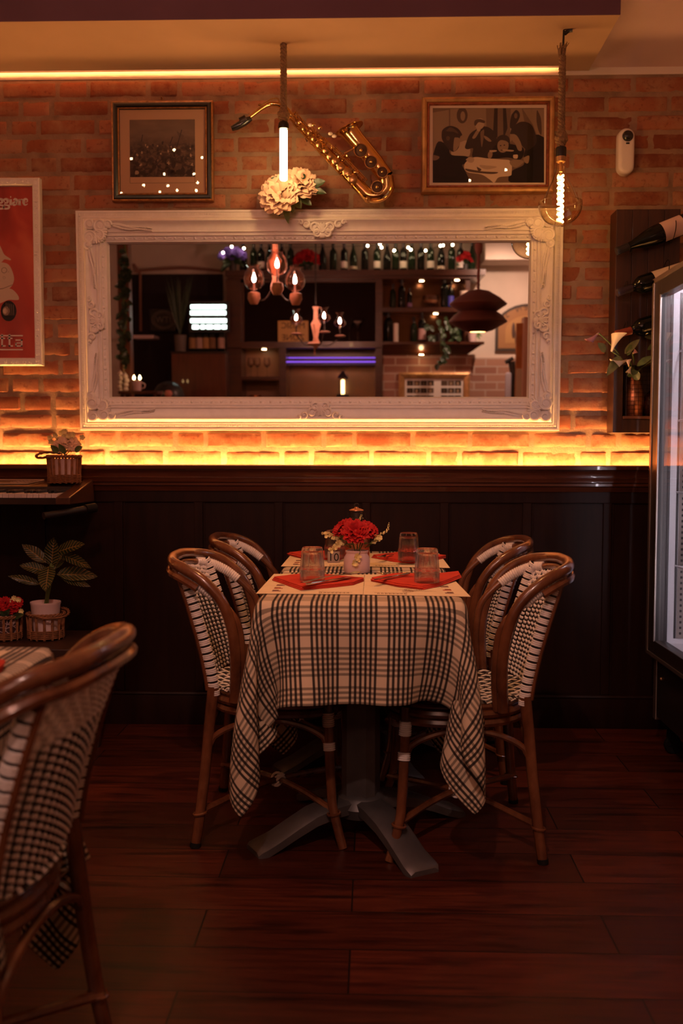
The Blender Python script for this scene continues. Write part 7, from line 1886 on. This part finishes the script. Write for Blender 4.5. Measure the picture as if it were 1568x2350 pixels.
b = MB(); b.span((mx(390, Yl), -2.52, zc2 - .02), (mx(518, Yl), Yl + .02, zc2), 0, .004); b.build('top', M_BARDARK, ct, smooth=False)
for i, (px, lt) in enumerate(((441, (.40, .22, .10)), (457, (.50, .34, .28)), (472, (.42, .24, .10)), (487, (.22, .12, .06)), (507, (.46, .28, .22)))):
    Y = Yl - .10; bottle('wine_bottle', 'labelled wine bottle, ' + ORD[i] + ' from the left under the lit panel on the counter', Matrix.Translation((mx(px, Y), Y, zc2 + .001)) @ Matrix.Diagonal((1, 1, .95, 1)), BORD, M_BGLASS, M_CAPB, (.035, .15, .1, 3.0, mat('counter_label' + '_abcde'[i + 1], lt, .7)), 'bottle', 'wine bottles on the service counter', seg=16)
p = Vector((mx(411, Yl), Yl - .06, zc2)); t = thing('tall_grass_pot', 'grey pot of tall dark grass on the counter end in the mirror', 'plant', p)
b = MB(); b.lathe([(0, 0), (.055, 0), (.065, .17), (.06, .17), (0, .16)], 20, 0, Matrix.Translation(p)); b.build('pot', mat('grey_pot', (.16, .12, .10), .6), t)
rg = random.Random(3)
for i in range(26):
    d = Vector((rg.uniform(-.28, .28), rg.uniform(-.2, .2), 1)); b = MB(); leaf(b, p + Vector((0, 0, .16)), d, rg.uniform(.4, .75), .008, (0, 1, .2), .15); b.build('blade', M_LEAFD, t)
t = thing('oval_sign', 'dark framed oval emblem plaque in the shadowed alcove, left of the mirror', 'sign', mir(375, 758, YF + .08)); b = MB(); mspan(b, 343, 708, 404, 760, YF + .075, YF + .04, 0, .01); b.build('plaque', M_FRBLK, t, smooth=False)
c = mir(375, 734, YF + .078); b = MB(); k_ = mscale(YF)
for s_ in (1, .82): b.tube([(c.x + 26 * k_ * s_ * math.cos(a), YF + .078, c.z + 20 * k_ * s_ * math.sin(a)) for a in [2 * PI * i / 30 for i in range(30)]], .006, 6, closed=True)
b.text('ITW', .09, Matrix.Translation((c.x, YF + .077, c.z)) @ RM); b.build('emblem', mat('dull_silver', (.20, .17, .16), .4, .5), t)
Yq = -2.3; b = MB(); mspan(b, 300, 768, 352, 776, Yq, -2.6, 0, .003); tag(b.build('wall_shelf', M_POTW, smooth=False), 'pale floating shelf in the dark alcove at the far left of the mirror', 'shelf')
# --- wooden post with greenery and a garlic braid
Yp = -1.0; t = thing('timber_post', 'timber post wound with dark greenery at the left end of the mirror', 'post', (mx(286, Yp), Yp, 0))
b = MB(); b.span((mx(272, Yp), Yp - .12, 0), (mx(298, Yp), Yp, ZC), 0, .006); b.build('beam', wood('orange_post', (.10, .032, .012), (.20, .065, .024), 4, (9, 9, 1), .5), t, smooth=False)
rg = random.Random(55)
b = MB(); b.tube(smooth_path([mir(285 + 5 * math.sin(i * 1.4), 560 + i * 30, Yp + .03) for i in range(10)], 4), .008, 6); b.build('garland_stem', M_STEM, t)
for i in range(80):
    q = mir(rg.uniform(277, 295), rg.uniform(565, 835), Yp + .03); d = Vector((rg.uniform(-1, 1), rg.uniform(.1, .9), rg.uniform(-1, .6))); b = MB(); leaf(b, q, d, rg.uniform(.05, .09), .028, (0, 1, .3), .3); b.build('garland_leaf', M_LEAFD, t)
t = thing('garlic_braid', 'hanging braid of white garlic bulbs on the timber post', 'garlic', mir(283, 905, Yp + .06))
b = MB(); b.tube([mir(284, 835, Yp + .05), mir(283, 925, Yp + .05)], .008, 6); b.build('braid', mat('dry_straw', (.35, .26, .15), .8), t)
for i in range(14): q = mir(277 + 12 * (i % 2) + rg.uniform(-2, 2), 858 + i * 5, Yp + .07); b = MB(); b.lathe([(0, -.026), (.018, -.022), (.027, -.005), (.020, .014), (.006, .026), (.004, .036), (0, .036)], 12, 0, Matrix.Translation(q), lambda a, z: 1 + .06 * math.cos(7 * a)); b.build('garlic_bulb', mat('garlic_skin', (.62, .50, .42), .6), t)
# --- side table with candle mug
Ys = -.8; tz = mz(897, Ys, 315); p = mir(315, 896, Ys); t = thing('tall_side_table', 'tall narrow wooden side table beside the timber post', 'table', (p.x, Ys, 0))
b = MB(); b.box((p.x + .03, Ys - .02, tz - .015), (.36, .26, .03), 0, None, .004); b.build('top', M_BARWOOD, t, smooth=False)
for dx in (-.12, .18):
    for dy in (-.12, .08): b = MB(); b.span((p.x + dx - .015, Ys + dy - .015, 0), (p.x + dx + .015, Ys + dy + .015, tz - .03), 0, .003); b.build('leg', M_BARWOOD, t, smooth=False)
q = Vector((mx(315, Ys, 890), Ys, tz)); t = thing('candle_mug', 'white mug holding two lit candles on the tall side table', 'mug', q)
b = MB(); b.lathe([(0, 0), (.036, 0), (.042, .09), (.038, .09), (.033, .01), (0, .01)], 20, 0, Matrix.Translation(q)); b.tube(smooth_path([q + Vector((.04, 0, .075)), q + Vector((.072, 0, .06)), q + Vector((.066, 0, .03)), q + Vector((.038, 0, .02))], 4), .006, 7); b.build('mug', M_POTW, t)
for dx in (-.028, .026): b = MB(); b.lathe([(0, .04), (.010, .04), (.010, .10), (0, .10)], 10, 0, Matrix.Translation(q + Vector((dx * .6, 0, 0)))); b.build('candle', MATS['wax'], t); b = MB(); b.lathe([(0, .100), (.010, .108), (.012, .120), (.004, .140), (0, .145)], 10, 0, Matrix.Translation(q + Vector((dx, 0, 0)))); b.build('flame', emit('candle_flame', (1, .62, .25), 30), t)
# --- black dome lamp
Yd = -1.2; p = mir(385, 905, Yd); k_ = mscale(Yd); t = thing('dome_lamp', 'black dome floor lamp at the bottom left of the mirror', 'lamp', (p.x, Yd, 0)); R = 36 * k_; zt = mir(385, 878, Yd).z
b = MB(); b.lathe([(0, 0), (.35 * R, -.02 * R), (.70 * R, -.22 * R), (.92 * R, -.55 * R), (1.0 * R, -.95 * R), (.97 * R, -.95 * R), (.88 * R, -.55 * R), (.66 * R, -.26 * R), (0, -.06 * R)], 32, 0, Matrix.Translation((p.x, Yd, zt)) @ Matrix.Rotation(-.35, 4, 'X')); b.build('dome', M_FRBLK, t)
b = MB(); b.tube([(p.x, Yd - .02, zt - .4 * R), (p.x, Yd - .05, .02)], .014, 8); b.lathe([(0, 0), (.15, 0), (.15, .015), (.02, .03), (0, .03)], 24, 0, Matrix.Translation((p.x, Yd - .05, 0))); b.build('stand', M_FRBLK, t)
b = MB(); b.ball((p.x + .02, Yd + .06, zt - .75 * R), .05, 12, 8); b.build('bulb', mat('pink_frosted_bulb', (.5, .16, .12), .5), t)

# --- fairy lights strung under the ceiling over the room, mirrored in the picture glass
def pane(px, py, Y):
    d = ray(px, py); h = EYE + d * (4.1697 / d.y); r = Vector((d.x, -d.y, d.z)); return h + r * ((Y - h.y) / r.y)
ps_ = [(278, 444), (330, 425), (301.5, 364), (367, 441), (385.5, 426), (377, 400), (400, 344), (406, 436.6), (450.6, 437), (453.6, 419), (445, 399), (463.5, 361.5), (1078, 414), (1161, 390)]
P = [pane(x, y, 2.25) for x, y in ps_]; P = [Vector((p.x, p.y, min(p.z, ZC - .02))) for p in P]
t = thing('fairy_lights', 'string of tiny warm lights under the ceiling, glinting in the framed print', 'lights', P[0])
b = MB(); b.tube(P, .0015, 4); b.build('cable', M_BLKMET, t)
for p in P: b = MB(); b.ball(p, .0075, 7, 5); b.build('bulb', M_FAIRY, t)
